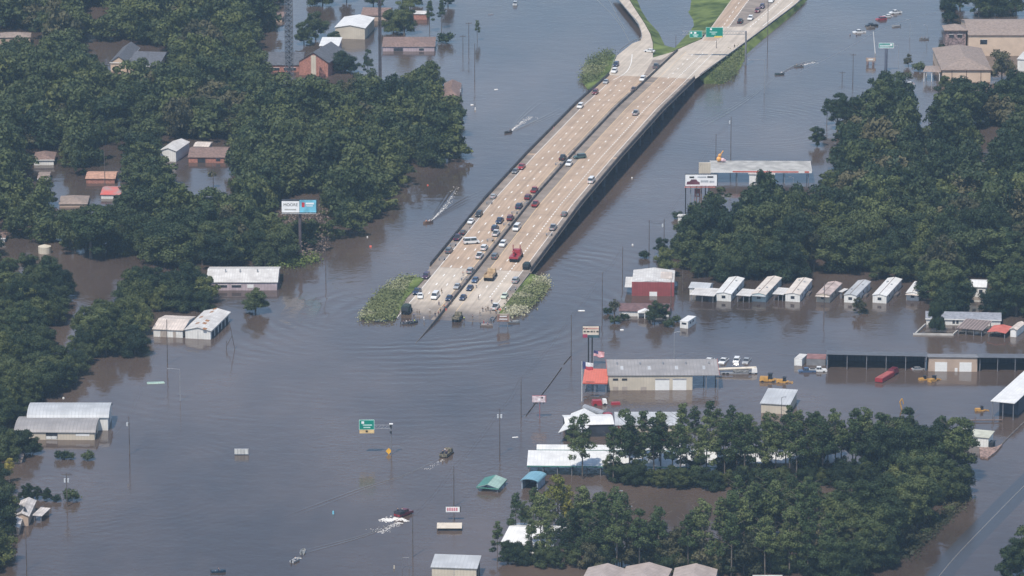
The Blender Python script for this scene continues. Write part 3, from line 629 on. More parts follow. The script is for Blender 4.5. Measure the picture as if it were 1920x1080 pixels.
row([(1110, 1062), (1250, 1066), (1400, 1070), (1560, 1072)], 38, w, ['pine', 'pine', 'pine', 'olive'], .74, 1.06, (10, 12)); row([(1100, 1064), (1300, 1070), (1560, 1076)], 34, w, ['oak', 'olive', 'shrub', 'oak'], .42, .7, (8, 6)); row([(1370, 1025), (1460, 1012), (1580, 1018)], 22, w, ['pine', 'pine', 'pine', 'tallbroad'], .74, 1.0, (10, 18))
w = 'around the white roofed house'
row([(932, 1048), (1010, 1062), (1090, 1062)], 16, w, ['oak', 'pine', 'oak'], .42, .58, (6, 5), (1, 1.25)); row([(1075, 1030), (1130, 1040)], 8, w, ['pine', 'tallbroad'], .7, .9, (8, 8)); row([(950, 1014), (1005, 997), (1070, 1002)], 6, w, ['pine'], .5, .7, (6, 4)); row([(1000, 1050), (1060, 1052), (1110, 1055)], 5, w, ['pine'], .72, .95, (8, 8))
KN = {'pine': 'tall pine', 'shrub': 'low bush', 'oak': 'leafy broadleaf tree', 'tallbroad': 'tall broadleaf tree', 'olive': 'thinning brownish tree', 'fresh': 'lighter green tree'}
TENS = list(ORD); TENS[0] = 'first'
for w in sorted({p[5] for p in PIN}):
    for k in KN:
        L = sorted([p for p in PIN if p[5] == w and p[0] == k], key=lambda p: p[1])
        for i, (k_, x, y, s, z_, _) in enumerate(L):
            tree(k, P(x, y), s, z_, KN[k] + ', ' + (TENS[i] + ' from the left ' if i < 15 or len(L) - i > 15 else TENS[len(L) - 1 - i] + ' from the right ') + w, 'trees ' + w)
tree('yellow', P(1046, 1000), 1.15, 1.15, 'tall yellow leaved tree beside the blue awning'); tree('yellow', P(1066, 1000), .75, .95, 'smaller yellow green tree right of the yellow one')
for x, y, s, lb in ((1092, 898, .95, 'tall pine standing alone before the long white carport'), (1075, 862, .62, 'pine left of the lone pine over the white roof'), (1172, 880, .9, 'pine between the white roof and the red loader'), (1150, 905, .8, 'pine at the left end of the storage pines'), (1205, 880, .92, 'pine before the tan storage building'), (1236, 885, .85, 'thin topped pine before the tan storage building')):
    tree('pine', P(x, y), s, s, lb)
for i, (x, y) in enumerate(((1690, 1040), (1712, 1020), (1735, 1000), (1758, 980), (1780, 958), (1800, 940), (1812, 925))):
    tree('shrub', P(x, y), .7, .5, ['first', 'second', 'third', 'fourth', 'fifth', 'sixth', 'seventh'][i] + ' low shrub from the bottom on the bank between grove and flooded road', 'low shrubs on the grove bank')
# weeds on the highway banks: growth nobody could count
def weeds(name, poly, n, h, label, m=WEED, size=.32):
    rg = np.random.default_rng(len(poly) * 7 + n); xs = [p[0] for p in poly]; ys = [p[1] for p in poly]; C = []
    while len(C) < n:
        x, y = rg.uniform(min(xs), max(xs)), rg.uniform(min(ys), max(ys))
        if inpoly(x, y, poly):
            q = P(x, y, .4); hh = h * (.35 + .35 * math.sin(x * .35 + y * .2) ** 2 + .3 * math.sin(x * .13 - y * .31) ** 2) * rg.uniform(.0, 1.15) + .15; q = q + Vector((rg.normal() * .9, rg.normal() * 2.2, 0)); C.append((q.x, q.y, hh))
    C = np.array(C); d = rg.normal(size=C.shape) * .5 + np.array((0, -.2, .8)); d /= np.linalg.norm(d, axis=1)[:, None]
    o = put(name, quads_mesh(name, leaf_quads(C, d, size, rg), m)); stuff(tag(o, label, 'weeds'))
weeds('weeds', [(782, 520), (762, 545), (744, 580), (735, 600), (676, 598), (692, 572), (722, 540), (752, 522)], 9500, 1.7, 'pale flowering weeds on the bank left of the flooded road end')
weeds('weeds', [(1004, 520), (1026, 524), (1028, 536), (1010, 558), (984, 584), (958, 592), (946, 588), (966, 560), (985, 540)], 7500, 1.6, 'pale weeds on the bank right of the flooded road end')
weeds('weeds', [(1150, 98), (1140, 128), (1122, 160), (1095, 158), (1088, 148), (1102, 118), (1124, 104)], 5000, 3.2, 'pale brush on the far bank left of the ramp')
weeds('weeds', [(1318, 138), (1345, 112), (1372, 100), (1395, 96), (1388, 118), (1374, 148), (1352, 156), (1322, 152)], 5500, 3.2, 'olive brush on the far bank right of the bridge end')
weeds('weeds', [(540, 400), (618, 405), (616, 470), (590, 488), (545, 488), (520, 460)], 2600, 5.5, 'bare brown vine tangle under the billboard', TWIG, .35)
weeds('weeds', [(520, 490), (590, 478), (602, 488), (560, 500), (500, 502)], 1500, 2.2, 'bright green reeds at the water edge near the pink warehouse', GRASS)
weeds('weeds', [(1690, 1050), (1715, 1035), (1800, 950), (1818, 928), (1808, 922), (1740, 985), (1690, 1030)], 2500, 1.0, 'pale grass on the bank between grove and flooded road', LEAF_O, .35)
# ------------------------------------------------------------ buildings
def M_(n, c, **k): return mat(n, c, **k)
RW = M_('roof_white', (.56, .53, .50), rough=.6, var=.12, scale=.35, stripe=(0, .9, .88), obj=True, detail=7, col2=(.66, .64, .61))
RWB = M_('roof_bright', (.68, .67, .65), rough=.5, var=.07, scale=.3, stripe=(0, 1.1, .92), obj=True, detail=7)
RTAN = M_('roof_tan_metal', (.58, .50, .44), rough=.6, var=.12, scale=.3, stripe=(0, 1.0, .8), obj=True)
RGREY = M_('roof_grey_metal', (.28, .265, .26), rough=.6, var=.10, scale=.2, stripe=(0, 1.1, .85), obj=True)
RLG = M_('roof_light_grey', (.43, .44, .45), rough=.55, var=.09, scale=.2, stripe=(0, 1.1, .88), obj=True)
SHB = M_('shingle_brown', (.20, .135, .115), rough=.95, var=.16, scale=1.2)
SHT = M_('shingle_tan', (.26, .205, .175), rough=.95, var=.12, scale=1.0)
SHG = M_('shingle_grey', (.10, .105, .12), rough=.95, var=.15, scale=1.0)
SHLG = M_('shingle_light_grey', (.24, .25, .28), rough=.9, var=.12, scale=1.0)
RUST = M_('roof_rusting', (.50, .46, .43), rough=.7, var=.22, scale=.35, stripe=(0, .9, .75), obj=True, col2=(.62, .57, .54))
RRED = M_('roof_orange_red', (.58, .15, .10), rough=.5, var=.05, scale=.5, stripe=(0, .8, .85), obj=True)
RED2 = M_('wall_barn_red', (.26, .06, .06), rough=.7, var=.08, scale=.5, stripe=(0, .9, .85), obj=True)
TEAL = M_('roof_teal', (.07, .21, .17), rough=.5, var=.1, scale=.5, stripe=(0, .8, .8), obj=True)
TEAL2 = M_('roof_pale_teal', (.30, .42, .36), rough=.5, var=.1, scale=.5, stripe=(0, .8, .85), obj=True)
BLUE = M_('roof_sky_blue', (.17, .34, .42), rough=.5, var=.08, scale=.5, stripe=(0, .9, .8), obj=True)
PINK = M_('wall_pinkish', (.42, .34, .36), rough=.8, var=.1, scale=.4, stripe=(0, 1.1, .8), obj=True)
WCR = M_('wall_cream', (.52, .46, .37), rough=.8, var=.06, scale=.3, stripe=(0, .9, .9), obj=True)
WWH = M_('wall_white', (.68, .67, .64), rough=.7, var=.06, scale=.4, stripe=(0, .9, .88), obj=True)
WTAN = M_('wall_tan', (.42, .32, .25), rough=.85, var=.06, scale=.3)
WSAND = M_('wall_sand', (.58, .44, .33), rough=.85, var=.05, scale=.3)
BRICK = M_('wall_brick', (.36, .165, .125), rough=.9, var=.15, scale=1.5)
BRICKM = M_('wall_stone_mixed', (.22, .16, .155), rough=.9, var=.35, scale=1.4)
GLASS = M_('window_glass', (.03, .035, .045), rough=.15, var=.2, scale=1, spec=.6)
DOORW = M_('roller_door_white', (.76, .76, .74), rough=.5, var=.03, scale=1, stripe=(2, .5, .85), obj=True)
DOORT = M_('door_tan', (.36, .31, .27), rough=.6, var=.05, scale=1)
DARKI = M_('dark_parts_inner_shade', (.03, .035, .045), rough=.9, var=.2, scale=.5)  # near-black for dark parts; in openings it paints the shade inside
TRIMR = M_('trim_red', (.5, .10, .07), rough=.5, var=.05)
TRIMW = M_('trim_white', (.72, .71, .69), rough=.5, var=.04)
TRIMB = M_('trim_brown', (.16, .11, .09), rough=.7, var=.1)
STEEL = M_('steel_post', (.22, .22, .24), rough=.5, metal=.3, var=.1)
PALEC = M_('pale_concrete_wall', (.45, .43, .40), rough=.9, var=.1)
class B:
    """a building set out from three eave corners read off the photograph: front left, front right, back right"""
    def __init__(s, name, label, cat, FLp, FRp, BRp, z, hr=1.5, roof='front', rm=RW, wm=WWH, walls='FRBL', oh=.35, ax=None, trim=None, posts=0, group=None, post_m=None, dep=None, back_z=None, gable_m=None):
        a, b, c = P(*FLp, z), P(*FRp, z), P(*BRp, z); u = b - a; v = c - b
        if ax is None: ax = 'u' if u.length >= v.length else 'v'
        if ax == 'u': x = u.normalized(); y = Vector((-x.y, x.x, 0)); w = u.length; L = dep or abs(v.dot(y))
        else:
            y = v.normalized(); x = Vector((y.y, -y.x, 0)); L = dep or v.length; w = abs(u.dot(x))
        ctr = (a + b) / 2 + y * L / 2; s.w, s.L, s.z = w, L, z; s.x, s.y = x, y
        s.t = thing(name, label, cat, (ctr.x, ctr.y, 0), math.atan2(x.y, x.x), group)
        W2, L2 = w / 2, L / 2; o = oh; s.W2, s.L2 = W2 - o, L2 - o; wx, wy = s.W2, s.L2
        th = .16; mb = MB(); zt = z
        def sheet(pts, nrm=None):
            q = [Vector(p) for p in pts]; n = (q[1] - q[0]).cross(q[2] - q[0]).normalized(); n = n if n.z > 0 else -n; lo = [p - Vector((0, 0, th)) for p in q]; k = len(q)
            mb.add(q + lo, [tuple(range(k)), tuple(range(k, 2 * k))[::-1]] + [(i, (i + 1) % k, (i + 1) % k + k, i + k) for i in range(k)])
        s.roof = roof; s.hr = hr
        if roof == 'front':    # ridge runs left-right
            sheet([(-W2, -L2, z), (W2, -L2, z), (W2, 0, z + hr), (-W2, 0, z + hr)]); sheet([(-W2, 0.002, z + hr), (W2, 0.002, z + hr), (W2, L2, z), (-W2, L2, z)])
        elif roof == 'side':   # ridge runs front-back
            sheet([(-W2, -L2, z), (0, -L2, z + hr), (0, L2, z + hr), (-W2, L2, z)]); sheet([(0.002, -L2, z + hr), (W2, -L2, z), (W2, L2, z), (0.002, L2, z + hr)])
        elif roof == 'flat': sheet([(-W2, -L2, z), (W2, -L2, z), (W2, L2, z), (-W2, L2, z)])
        elif roof == 'shed': bz = z + hr; sheet([(-W2, -L2, z), (W2, -L2, z), (W2, L2, bz), (-W2, L2, bz)])
        elif roof == 'hip':
            e = min(W2, L2)
            if W2 > L2: r1, r2 = (-W2 + e, 0, z + hr), (W2 - e, 0, z + hr)
            else: r1, r2 = (0, -L2 + e, z + hr), (0, L2 - e, z + hr)
            vs = [(-W2, -L2, z), (W2, -L2, z), (W2, L2, z), (-W2, L2, z), r1, r2]
            if W2 > L2: fs = [(0, 1, 5, 4), (1, 2, 5), (2, 3, 4, 5), (3, 0, 4)]
            else: fs = [(0, 1, 4), (1, 2, 5, 4), (2, 3, 5), (3, 0, 4, 5)]
            mb.add(vs, fs + [(0, 3, 2, 1)])
        elif roof in ('vault', 'vaultx'):
            n = 8; pr = []
            for i in range(n + 1):
                an = math.pi * i / n; pr.append((-math.cos(an), math.sin(an)))
            for (a0, b0), (a1, b1) in zip(pr, pr[1:]):
                if roof == 'vault': sheet([(-W2, L2 * a0, z + hr * b0), (W2, L2 * a0, z + hr * b0), (W2, L2 * a1, z + hr * b1), (-W2, L2 * a1, z + hr * b1)])
                else: sheet([(W2 * a0, -L2, z + hr * b0), (W2 * a0, L2, z + hr * b0), (W2 * a1, L2, z + hr * b1), (W2 * a1, -L2, z + hr * b1)])
        mb.build('roof', rm, s.t)
        wz = z - th - .005
        if walls:
            wb = MB(); t = .2
            if 'F' in walls: wb.box(-wx, wx, -wy, -wy + t, -1.5, wz)
            if 'B' in walls: wb.box(-wx, wx, wy - t, wy, -1.5, wz if roof != 'shed' else wz + hr * (.97 if hr > 0 else 1.0))
            lowz = wz + (hr if roof == 'shed' and hr < 0 else 0)
            if 'L' in walls: wb.box(-wx, -wx + t, -wy + t + .003, wy - t - .003, -1.5, lowz)
            if 'R' in walls: wb.box(wx - t, wx, -wy + t + .003, wy - t - .003, -1.5, lowz)
            if roof == 'side':
                for yy, k in ((-wy, 'F'), (wy - t, 'B')):
                    if k in walls: wb.add([(-wx, yy, wz), (wx, yy, wz), (0, yy, wz + hr * .96), (-wx, yy + t, wz), (wx, yy + t, wz), (0, yy + t, wz + hr * .96)], [(0, 1, 2), (3, 5, 4), (0, 3, 4, 1), (1, 4, 5, 2), (2, 5, 3, 0)])
            if roof in ('front', 'vault') or roof == 'shed':
                for xx, k in ((-wx, 'L'), (wx - t, 'R')):
                    if k in walls:
                        if roof == 'front': pr = [(-wy, wz), (wy, wz), (0, wz + hr * .96)]
                        elif roof == 'shed': pr = [(-wy, lowz), (wy, lowz), (wy, wz + hr * .95) if hr > 0 else (-wy, wz)]
                        else: pr = [(wy, wz)] + [(-wy * math.cos(math.pi * i / 8), wz + hr * .97 * math.sin(math.pi * i / 8)) for i in range(0, 9)][::-1][1:-1] + [(-wy, wz)]
                        wb.prism(pr, xx, xx + t)
            if roof == 'vaultx':
                for yy, k in ((-wy, 'F'), (wy - t, 'B')):
                    if k in walls: wb.prism([(wx, wz)] + [(-wx * math.cos(math.pi * i / 8), wz + hr * .97 * math.sin(math.pi * i / 8)) for i in range(0, 9)][::-1][1:-1] + [(-wx, wz)], yy, yy + t, axis='y')
            wb.build('wall', wm, s.t)
        if trim:
            tb = MB(); tb.box(-W2, W2, -L2 - .06, -L2, z - .35, z + .02); tb.box(W2, W2 + .06, -L2, L2, z - .35, z + .02) if roof in ('flat', 'side') else 0
            tb.build('eave_trim', trim, s.t)
        if posts:
            for i in range(posts):
                xx = -wx + .15 + (2 * wx - .3) * i / (posts - 1)
                for yy in (-wy + .15, wy - .15):
                    if (yy < 0 and 'F' in walls) or (yy > 0 and 'B' in walls): continue
                    pb = MB(); pb.box(xx - .12, xx + .12, yy - .12, yy + .12, -1.5, wz); pb.build('post', post_m or STEEL, s.t)
    def op(s, wall, c, w, z0, z1, m=GLASS, name='window'):
        """an opening on a wall; c runs 0..1 along it"""
        mb = MB(); wx, wy = s.W2, s.L2; d = .05
        if wall == 'F': cx = -wx + 2 * wx * c; mb.box(cx - w / 2, cx + w / 2, -wy - d, -wy - .003, z0, z1)
        if wall == 'R': cy = -wy + 2 * wy * c; mb.box(wx + .003, wx + d, cy - w / 2, cy + w / 2, z0, z1)
        if wall == 'L': cy = -wy + 2 * wy * c; mb.box(-wx - d, -wx - .003, cy - w / 2, cy + w / 2, z0, z1)
        o = mb.build(name, m, s.t); f = MB(); e = .12
        if wall == 'F':
            f.box(cx - w / 2 - e, cx + w / 2 + e, -wy - d - .02, -wy - .002, z1, z1 + e); f.build(name + '_lintel', TRIMW, o) if name in ('window',) else 0
        return s
    def part(s, name, mb, m): return mb.build(name, m, s.t)

# --- left side
b = B('warehouse', 'long pinkish warehouse with pale metal roof, half sunk beyond the white sheds', 'warehouse', (386, 529), (521, 529), (560, 500), 3.0, 2.0, 'front', RW, PINK)
for c in (.22, .42): b.op('F', c, 3.2, 1.0, 1.9)
b.op('F', .62, 2.2, .9, 2.1, TRIMW, 'door').op('R', .3, 3.2, 0, 2.4, DARKI, 'bay_panel').op('R', .6, 3, 0, 2.4, DARKI, 'bay_panel')  # right-hand bays are dark panels painted for the shade inside
mb = MB(); 
for x in (-6, -1, 5): mb.tube((x, -3, b.z + 1), (x, -3, b.z + 2.6), .25)
b.part('roof_vents', mb, GREY)
b = B('shed', 'low white shed with tan roof joined to a ribbed white barn', 'shed', (285, 617), (344, 619), (368, 593), 2.7, 1.3, 'front', RTAN, WWH)
b.op('F', .35, 2.2, 0, 2.2, DOORT, 'door').op('F', .72, 1.0, 0, 2.1, DOORT, 'door')
b = B('barn', 'white metal barn with rust patched roof and dark bays, left of the power pole tripod', 'barn', (344, 619), (397, 620), (434, 584), 3.0, 1.1, 'side', RW, WWH, ax='v')
for c in (.12, .3, .48, .66, .84): b.op('R', c, 3.4, 0, 2.2, DARKI, 'bay_panel')  # dark panels put the shade of the open bays into colour
b.op('F', .5, .15, 0, 2.7, GREY, 'downpipe')
mb = MB(); r = random.Random(3)
for i in range(7): yy = r.uniform(-b.L2, b.L2); xx = r.uniform(-b.W2 * .8, b.W2 * .8); sl_ = b.hr / (b.W2 + .35); f_ = lambda x: b.z + b.hr - abs(x) * sl_ + .012; xx = max(.8, min(b.W2 - .9, abs(xx))) * (1 if xx > 0 else -1); mb.add([(xx - .6, yy - 1.3, f_(xx - .6)), (xx + .6, yy - 1.1, f_(xx + .6)), (xx + .6, yy + 1.2, f_(xx + .6)), (xx - .6, yy + .9, f_(xx - .6))], [(0, 1, 2, 3)])
b.part('rust_patch', mb, M_('rust', (.30, .15, .07), rough=.9, var=.25, scale=1.5))
b = B('vaulted_barn', 'pale vaulted metal barn behind the grey one at the left edge', 'barn', (50, 783), (204, 783), (224, 759), 4.2, 1.9, 'vault', RLG, WWH)
b.op('R', .4, 4, 0, 3, GREY, 'bay_panel')
b = B('vaulted_barn', 'grey vaulted metal barn with cream front wall at the left edge', 'barn', (26, 810), (179, 811), (203, 785), 2.5, 1.7, 'vault', RGREY, WCR)
b.op('F', .46, 3.6, .2, 2.2, DARKI, 'bay_panel').op('F', .46, 3.4, .2, 1.2, DOORW, 'roller_door').op('F', .85, 4.2, 1.3, 2.0, TRIMW, 'sign_panel')  # dark panel paints the shade in the door opening
b.op('R', .3, 2, 0, 1.8, DARKI, 'window')
b = B('house', 'wrecked rusty tin roofed house at the left edge with a hole in its roof', 'house', (26, 966), (54, 970), (68, 940), 3.0, 1.0, 'side', RUST, WTAN, ax='v')
mb = MB(); mb.add([(-2.2, -b.L2 + 1, b.z + .75), (1.4, -b.L2 + 2, b.z + .95), (.2, -b.L2 + 6, b.z + 1.06), (-1.6, -b.L2 + 5, b.z + .9)], [(0, 1, 2, 3)]); b.part('roof_hole_shade', mb, DARKI)  # dark patch painted for the shade in the hole; roof is uncut
b = B('house', 'rusty tin roofed wing in front of the wrecked house at the left edge', 'house', (13, 990), (37, 990), (46, 962), 2.2, .8, 'side', RUST, WTAN, ax='v')
b = B('lean_to', 'small pale tin lean-to roof right of the rusty house', 'lean-to', (61, 965), (78, 968), (94, 955), 1.9, .3, 'shed', RUST, WTAN, walls='B', posts=2)
b = B('house', 'grey shingled roof poking from trees below the vaulted barns', 'house', (8, 858), (42, 861), (46, 850), 1.6, 1.2, 'hip', SHT, WTAN)
# sunken houses in the left wood
def hs(label, FL_, FR2, BR_, z, hr, roof, rm, wm=WTAN, **k): return B('house', label, 'house', FL_, FR2, BR_, z, hr, roof, rm, wm, **k)
hs('brown roofed house with white eaves in the left wood', (62, 299), (102, 300), (106, 286), 2.2, 1.6, 'hip', SHB, WWH, trim=TRIMW)
hs('small tan roofed shed below the brown roof in the left wood', (70, 334), (92, 336), (96, 323), 1.6, .8, 'front', SHT, WWH, trim=TRIMW)
hs('orange brick house with wide roof in the middle of the left wood', (160, 334), (216, 336), (222, 322), 1.9, 1.0, 'front', M_('roof_orange_tile', (.42, .24, .17), rough=.9, var=.15, scale=1), BRICK)
hs('house with pale and red tin roof in the left wood', (188, 364), (226, 366), (236, 350), 1.7, 1.2, 'front', M_('roof_red_white', (.55, .50, .48), var=.3, scale=.25, col2=(.55, .12, .10)), WWH)
hs('tan hipped roof sunk to its eaves in the left wood', (110, 382), (164, 384), (168, 368), 1.2, 1.5, 'hip', SHT, WTAN)
hs('white metal workshop with leaning wall in the left wood', (307, 276), (322, 290), (348, 272), 4.2, 1.2, 'side', RW, WWH, ax='v')
b = hs('long dark brown roofed house with porch in the left wood', (352, 294), (424, 296), (432, 276), 2.2, 1.6, 'front', SHB, BRICK); b.op('F', .35, 3, 0, 1.7, DARKI, 'porch').op('F', .8, 1.6, .6, 1.6)  # porch part is a dark panel painted for its shade
hs('cream flat roofed house behind the long brown one', (362, 274), (392, 275), (400, 266), 3.2, .6, 'front', RTAN, WWH)
hs('small dark roof at the left frame edge by the inlet', (-14, 446), (10, 447), (14, 436), 1.6, 1.0, 'hip', SHB, WWH, trim=TRIMW)
hs('long tan roof deep in the upper left wood', (-10, 71), (58, 70), (64, 61), 3.5, 1.4, 'hip', SHT, WTAN)
t = thing('water_tank', 'round cream tank standing in the brown inlet at left', 'tank', P(84, 474)); mb = MB(); mb.tube((0, 0, -1), (0, 0, 2.4), 2.3, n=20); mb.build('tank_shell', WCR, t); mb = MB(); mb.tube((0, 0, 2.4), (0, 0, 3.0), 2.3, .4, n=20); mb.build('tank_roof', WCR, t)
# church and halls, upper left
b = B('church', 'brick church with steep dark grey roof and cream panel', 'church', (568, 108), (606, 124), (640, 104), 6.0, 4.2, 'side', SHG, BRICK, ax='v', oh=.6)
mb = MB(); mb.box(-1.1, 1.1, -b.L2 - .06, -b.L2 - .003, -1, 8.6); b.part('cream_panel', mb, WCR)
b = B('hall', 'long low grey roofed wing joined to the brick church', 'hall', (488, 121), (568, 123), (574, 98), 3.0, 2.6, 'front', SHG, BRICK)
b.op('F', .3, 5, .6, 1.8).op('F', .7, 5, .6, 1.8)
b = B('hall', 'grey roofed hall with white gable boards in the upper left wood', 'hall', (236, 124), (300, 122), (330, 96), 3.5, 3.0, 'front', SHG, WTAN, trim=TRIMW)
b = B('school', 'grey roof with pale raking edge among upper left trees', 'hall', (206, 116), (238, 118), (262, 90), 4.0, 2.6, 'side', SHG, WSAND, ax='v', trim=TRIMW)
b = B('shed', 'white metal roof just behind the brick church', 'shed', (598, 86), (636, 86), (642, 73), 4.0, .8, 'shed', RWB, PINK)
b = B('warehouse', 'white roofed tan hall at the top beside the thin mast', 'hall', (626, 52), (686, 52), (704, 32), 5.0, 1.2, 'side', RWB, WCR, ax='v'); b.op('R', .4, 3, 0, 3, GREY, 'bay_panel')
hs('brown roofed house at the top edge behind the thin mast', (676, 29), (730, 29), (738, 14), 2.6, 1.8, 'front', SHB, WTAN)
b = hs('long brown hipped roof house sunk in open water at the top', (716, 88), (816, 88), (824, 69), 2.0, 2.2, 'hip', SHB, PINK); b.op('F', .75, 2, .3, 1.4).op('F', .3, 4, .1, 1.4, DARKI, 'porch')  # porch shade painted as a flat dark panel on the front
hs('brown roof showing over trees at the tip of the left wood', (828, 184), (862, 180), (866, 154), 2.4, 2.4, 'hip', SHB, BRICK)
hs('small pale roofed outbuilding at the top between the tall trees', (774, 26), (802, 26), (806, 20), 2.6, .6, 'front', RW, BRICK)
hs('brown flat outbuilding in brown water at the top', (470, 32), (530, 33), (534, 22), 2.0, 1.4, 'hip', SHB, WTAN)
# --- hotel, upper right
b = B('hotel', 'big tan hotel with broad brown shingle roof at the upper right', 'hotel', (1765, 131), (1860, 131), (1925, 84), 5.2, 3.6, 'hip', SHT, WSAND, ax='u', dep=46, trim=TRIMB, oh=.5)
for c in (.2, .5, .8): b.op('F', c, .3, 0, 5, TRIMB, 'downpipe')
b2 = B('hotel_wing', 'rear hotel wing with long tan roof touching the right edge', 'hotel', (1815, 66), (1960, 66), (1975, 52), 9.0, 3.0, 'front', SHT, WSAND, ax='u', dep=36, trim=TRIMB); b2.op('F', .2, 3, 5, 7)
b3 = B('hotel_tower', 'stone faced hotel tower with arch and low hipped roof', 'tower', (1770, 57), (1815, 57), (1829, 44), 10.5, 1.8, 'hip', SHT, BRICKM, ax='u', dep=11, trim=TRIMB, oh=.7)
b3.op('F', .3, 2.0, 7.2, 8.6).op('F', .7, 2.0, 7.2, 8.6)
mb = MB(); pr = [(2.9, -1.5), (2.9, 2.6)] + [(2.9 * math.cos(math.pi * i / 8), 2.6 + 1.3 * math.sin(math.pi * i / 8)) for i in range(1, 8)] + [(-2.9, 2.6), (-2.9, -1.5)]
mb.prism(pr, -b3.L2 - .06, -b3.L2 - .004, axis='y'); b3.part('arch', mb, DARKI)  # arch is a dark panel painting the shade of the archway
b = B('porch', 'drive-up porch with brown roof on white columns beside the hotel', 'porch', (1730, 135), (1764, 135), (1769, 124), 4.2, 1.0, 'hip', SHT, WSAND, walls='', posts=3, post_m=TRIMW)
b = hs('low white roofed building at the right edge behind a brown tree', (1905, 112), (1960, 112), (1972, 98), 5.0, .6, 'flat', RW, WWH)
# --- fuel station
b = B('fuel_canopy', 'wide flat fuel station canopy with white and red striped edge', 'canopy', (1332, 320), (1522, 321), (1534, 302), 5.0, .4, 'flat', mat('canopy_top', (.36, .35, .33), .8, .15, .3), WWH, walls='', posts=5, oh=1.0, ax='u')
mb = MB(); x0, x1, yy = -b.W2 - 1.0, b.W2 + 1.0, -b.L2 - 1.0; mb.box(x0, x1, yy - .1, yy - .01, 4.25, 5.1); b.part('fascia', mb, TRIMW)
mb = MB(); mb.box(x0 + .22 * (x1 - x0), x0 + .87 * (x1 - x0), yy - .14, yy - .105, 4.45, 4.95); mb.box(x0 + .93 * (x1 - x0), x0 + .975 * (x1 - x0), yy - .14, yy - .105, 4.4, 5.0); b.part('red_stripe', mb, TRIMR)
mb = MB(); mb.box(x1 - .01 + .02, x1 + .1, -b.L2 - 1, b.L2 + 1, 4.25, 5.1); b.part('fascia', mb, TRIMW)
b = B('kiosk', 'white block kiosk under the fuel station canopy', 'kiosk', (1403, 326), (1453, 327), (1458, 318), 4.1, .1, 'flat', RW, WWH); b.op('F', .2, 1.2, .4, 1.0).op('F', .85, .8, 1, 1.8)
b = B('hut', 'small white hut at the edge of the right wood below the billboard', 'hut', (1269, 405), (1287, 406), (1290, 402), 3.0, .4, 'flat', RW, WWH); b.op('F', .6, .8, 1, 2)
# --- red shop, porch house, mobile homes
b = B('workshop', 'barn red workshop with patched white roof left of the mobile homes', 'workshop', (1185, 530), (1264, 531), (1279, 507), 4.6, .9, 'side', RW, WWH, ax='u', oh=.1)
mb = MB(); mb.box(-b.W2 - .15, b.W2 + .15, -b.L2 - .12, -b.L2 - .005, -1.5, 4.9); b.part('red_front', mb, RED2)
mb = MB(); mb.box(-1.2, 1.4, -b.L2 - .2, -b.L2 - .13, -.5, 1.5); b.part('roller_door', mb, DOORW)
mb = MB(); mb.box(b.W2 * .1, b.W2 * .9, -b.L2 * .5, b.L2 * .5, 5.0, 5.2); b.part('roof_patch', mb, RTAN)
mb = MB(); mb.box(-b.W2 - 2.6, -b.W2 - .16, -b.L2, b.L2 * .6, 2.9, 3.02); b.part('side_awning', mb, RW)
b = B('house', 'low dark red roofed house with white porch, half sunk beside a palm', 'house', (1160, 583), (1256, 584), (1262, 569), 1.9, 1.2, 'front', M_('shingle_dark_red', (.14, .085, .085), rough=.95, var=.15, scale=1), WWH)
mb = MB(); mb.add([(-2.2, -b.L2 - 3, 1.9), (2.6, -b.L2 - 3, 1.9), (.2, -b.L2 - 3, 2.9), (-2.2, -b.L2, 1.9), (2.6, -b.L2, 1.9), (.2, -b.L2, 2.9)], [(0, 1, 2), (0, 2, 5, 3), (1, 4, 5, 2), (3, 5, 4), (0, 3, 4, 1)]); b.part('porch_roof', mb, TRIMW)
for x in (-2.0, .2, 2.4): mb = MB(); mb.box(x - .12, x + .12, -b.L2 - 2.9, -b.L2 - 2.7, -1, 1.9); b.part('porch_post', mb, TRIMW)
b.op('F', .12, 2.6, .1, 1.6, TRIMW, 'door')
MH = [((1341, 550), (1372, 551), (1397, 521), 'white', RWB, WWH, 'first mobile home from the left, bright white roof and open carport'),
      ((1408, 551), (1437, 552), (1467, 520), 'pale', M_('roof_cream_white', (.62, .56, .50), rough=.6, var=.08, scale=.3, detail=6), M_('wall_pale_aqua', (.42, .50, .50), rough=.6, var=.05, stripe=(0, .5, .9), obj=True), 'second mobile home from the left, tan roof and pale aqua front'),
      ((1471, 551), (1501, 552), (1524, 523), 'cream', MATS['roof_cream_white'], WWH, 'third mobile home from the left, cream roof and white front'),
      ((1529, 552), (1557, 553), (1580, 530), 'rust', M_('roof_pinkish', (.42, .34, .31), var=.2, scale=.3), WCR, 'fourth mobile home from the left, low with stained pink roof'),
      ((1581, 553), (1607, 554), (1634, 527), 'grey', RLG, WWH, 'fifth mobile home from the left, weathered grey roof behind a bare tree'),
      ((1635, 553), (1663, 555), (1692, 523), 'bright', RWB, WWH, 'sixth mobile home from the left, brightest white roof with dark ridge'),
      ((1698, 549), (1724, 550), (1740, 529), 'short', RWB, WWH, 'seventh mobile home from the left, short with porch gable')]
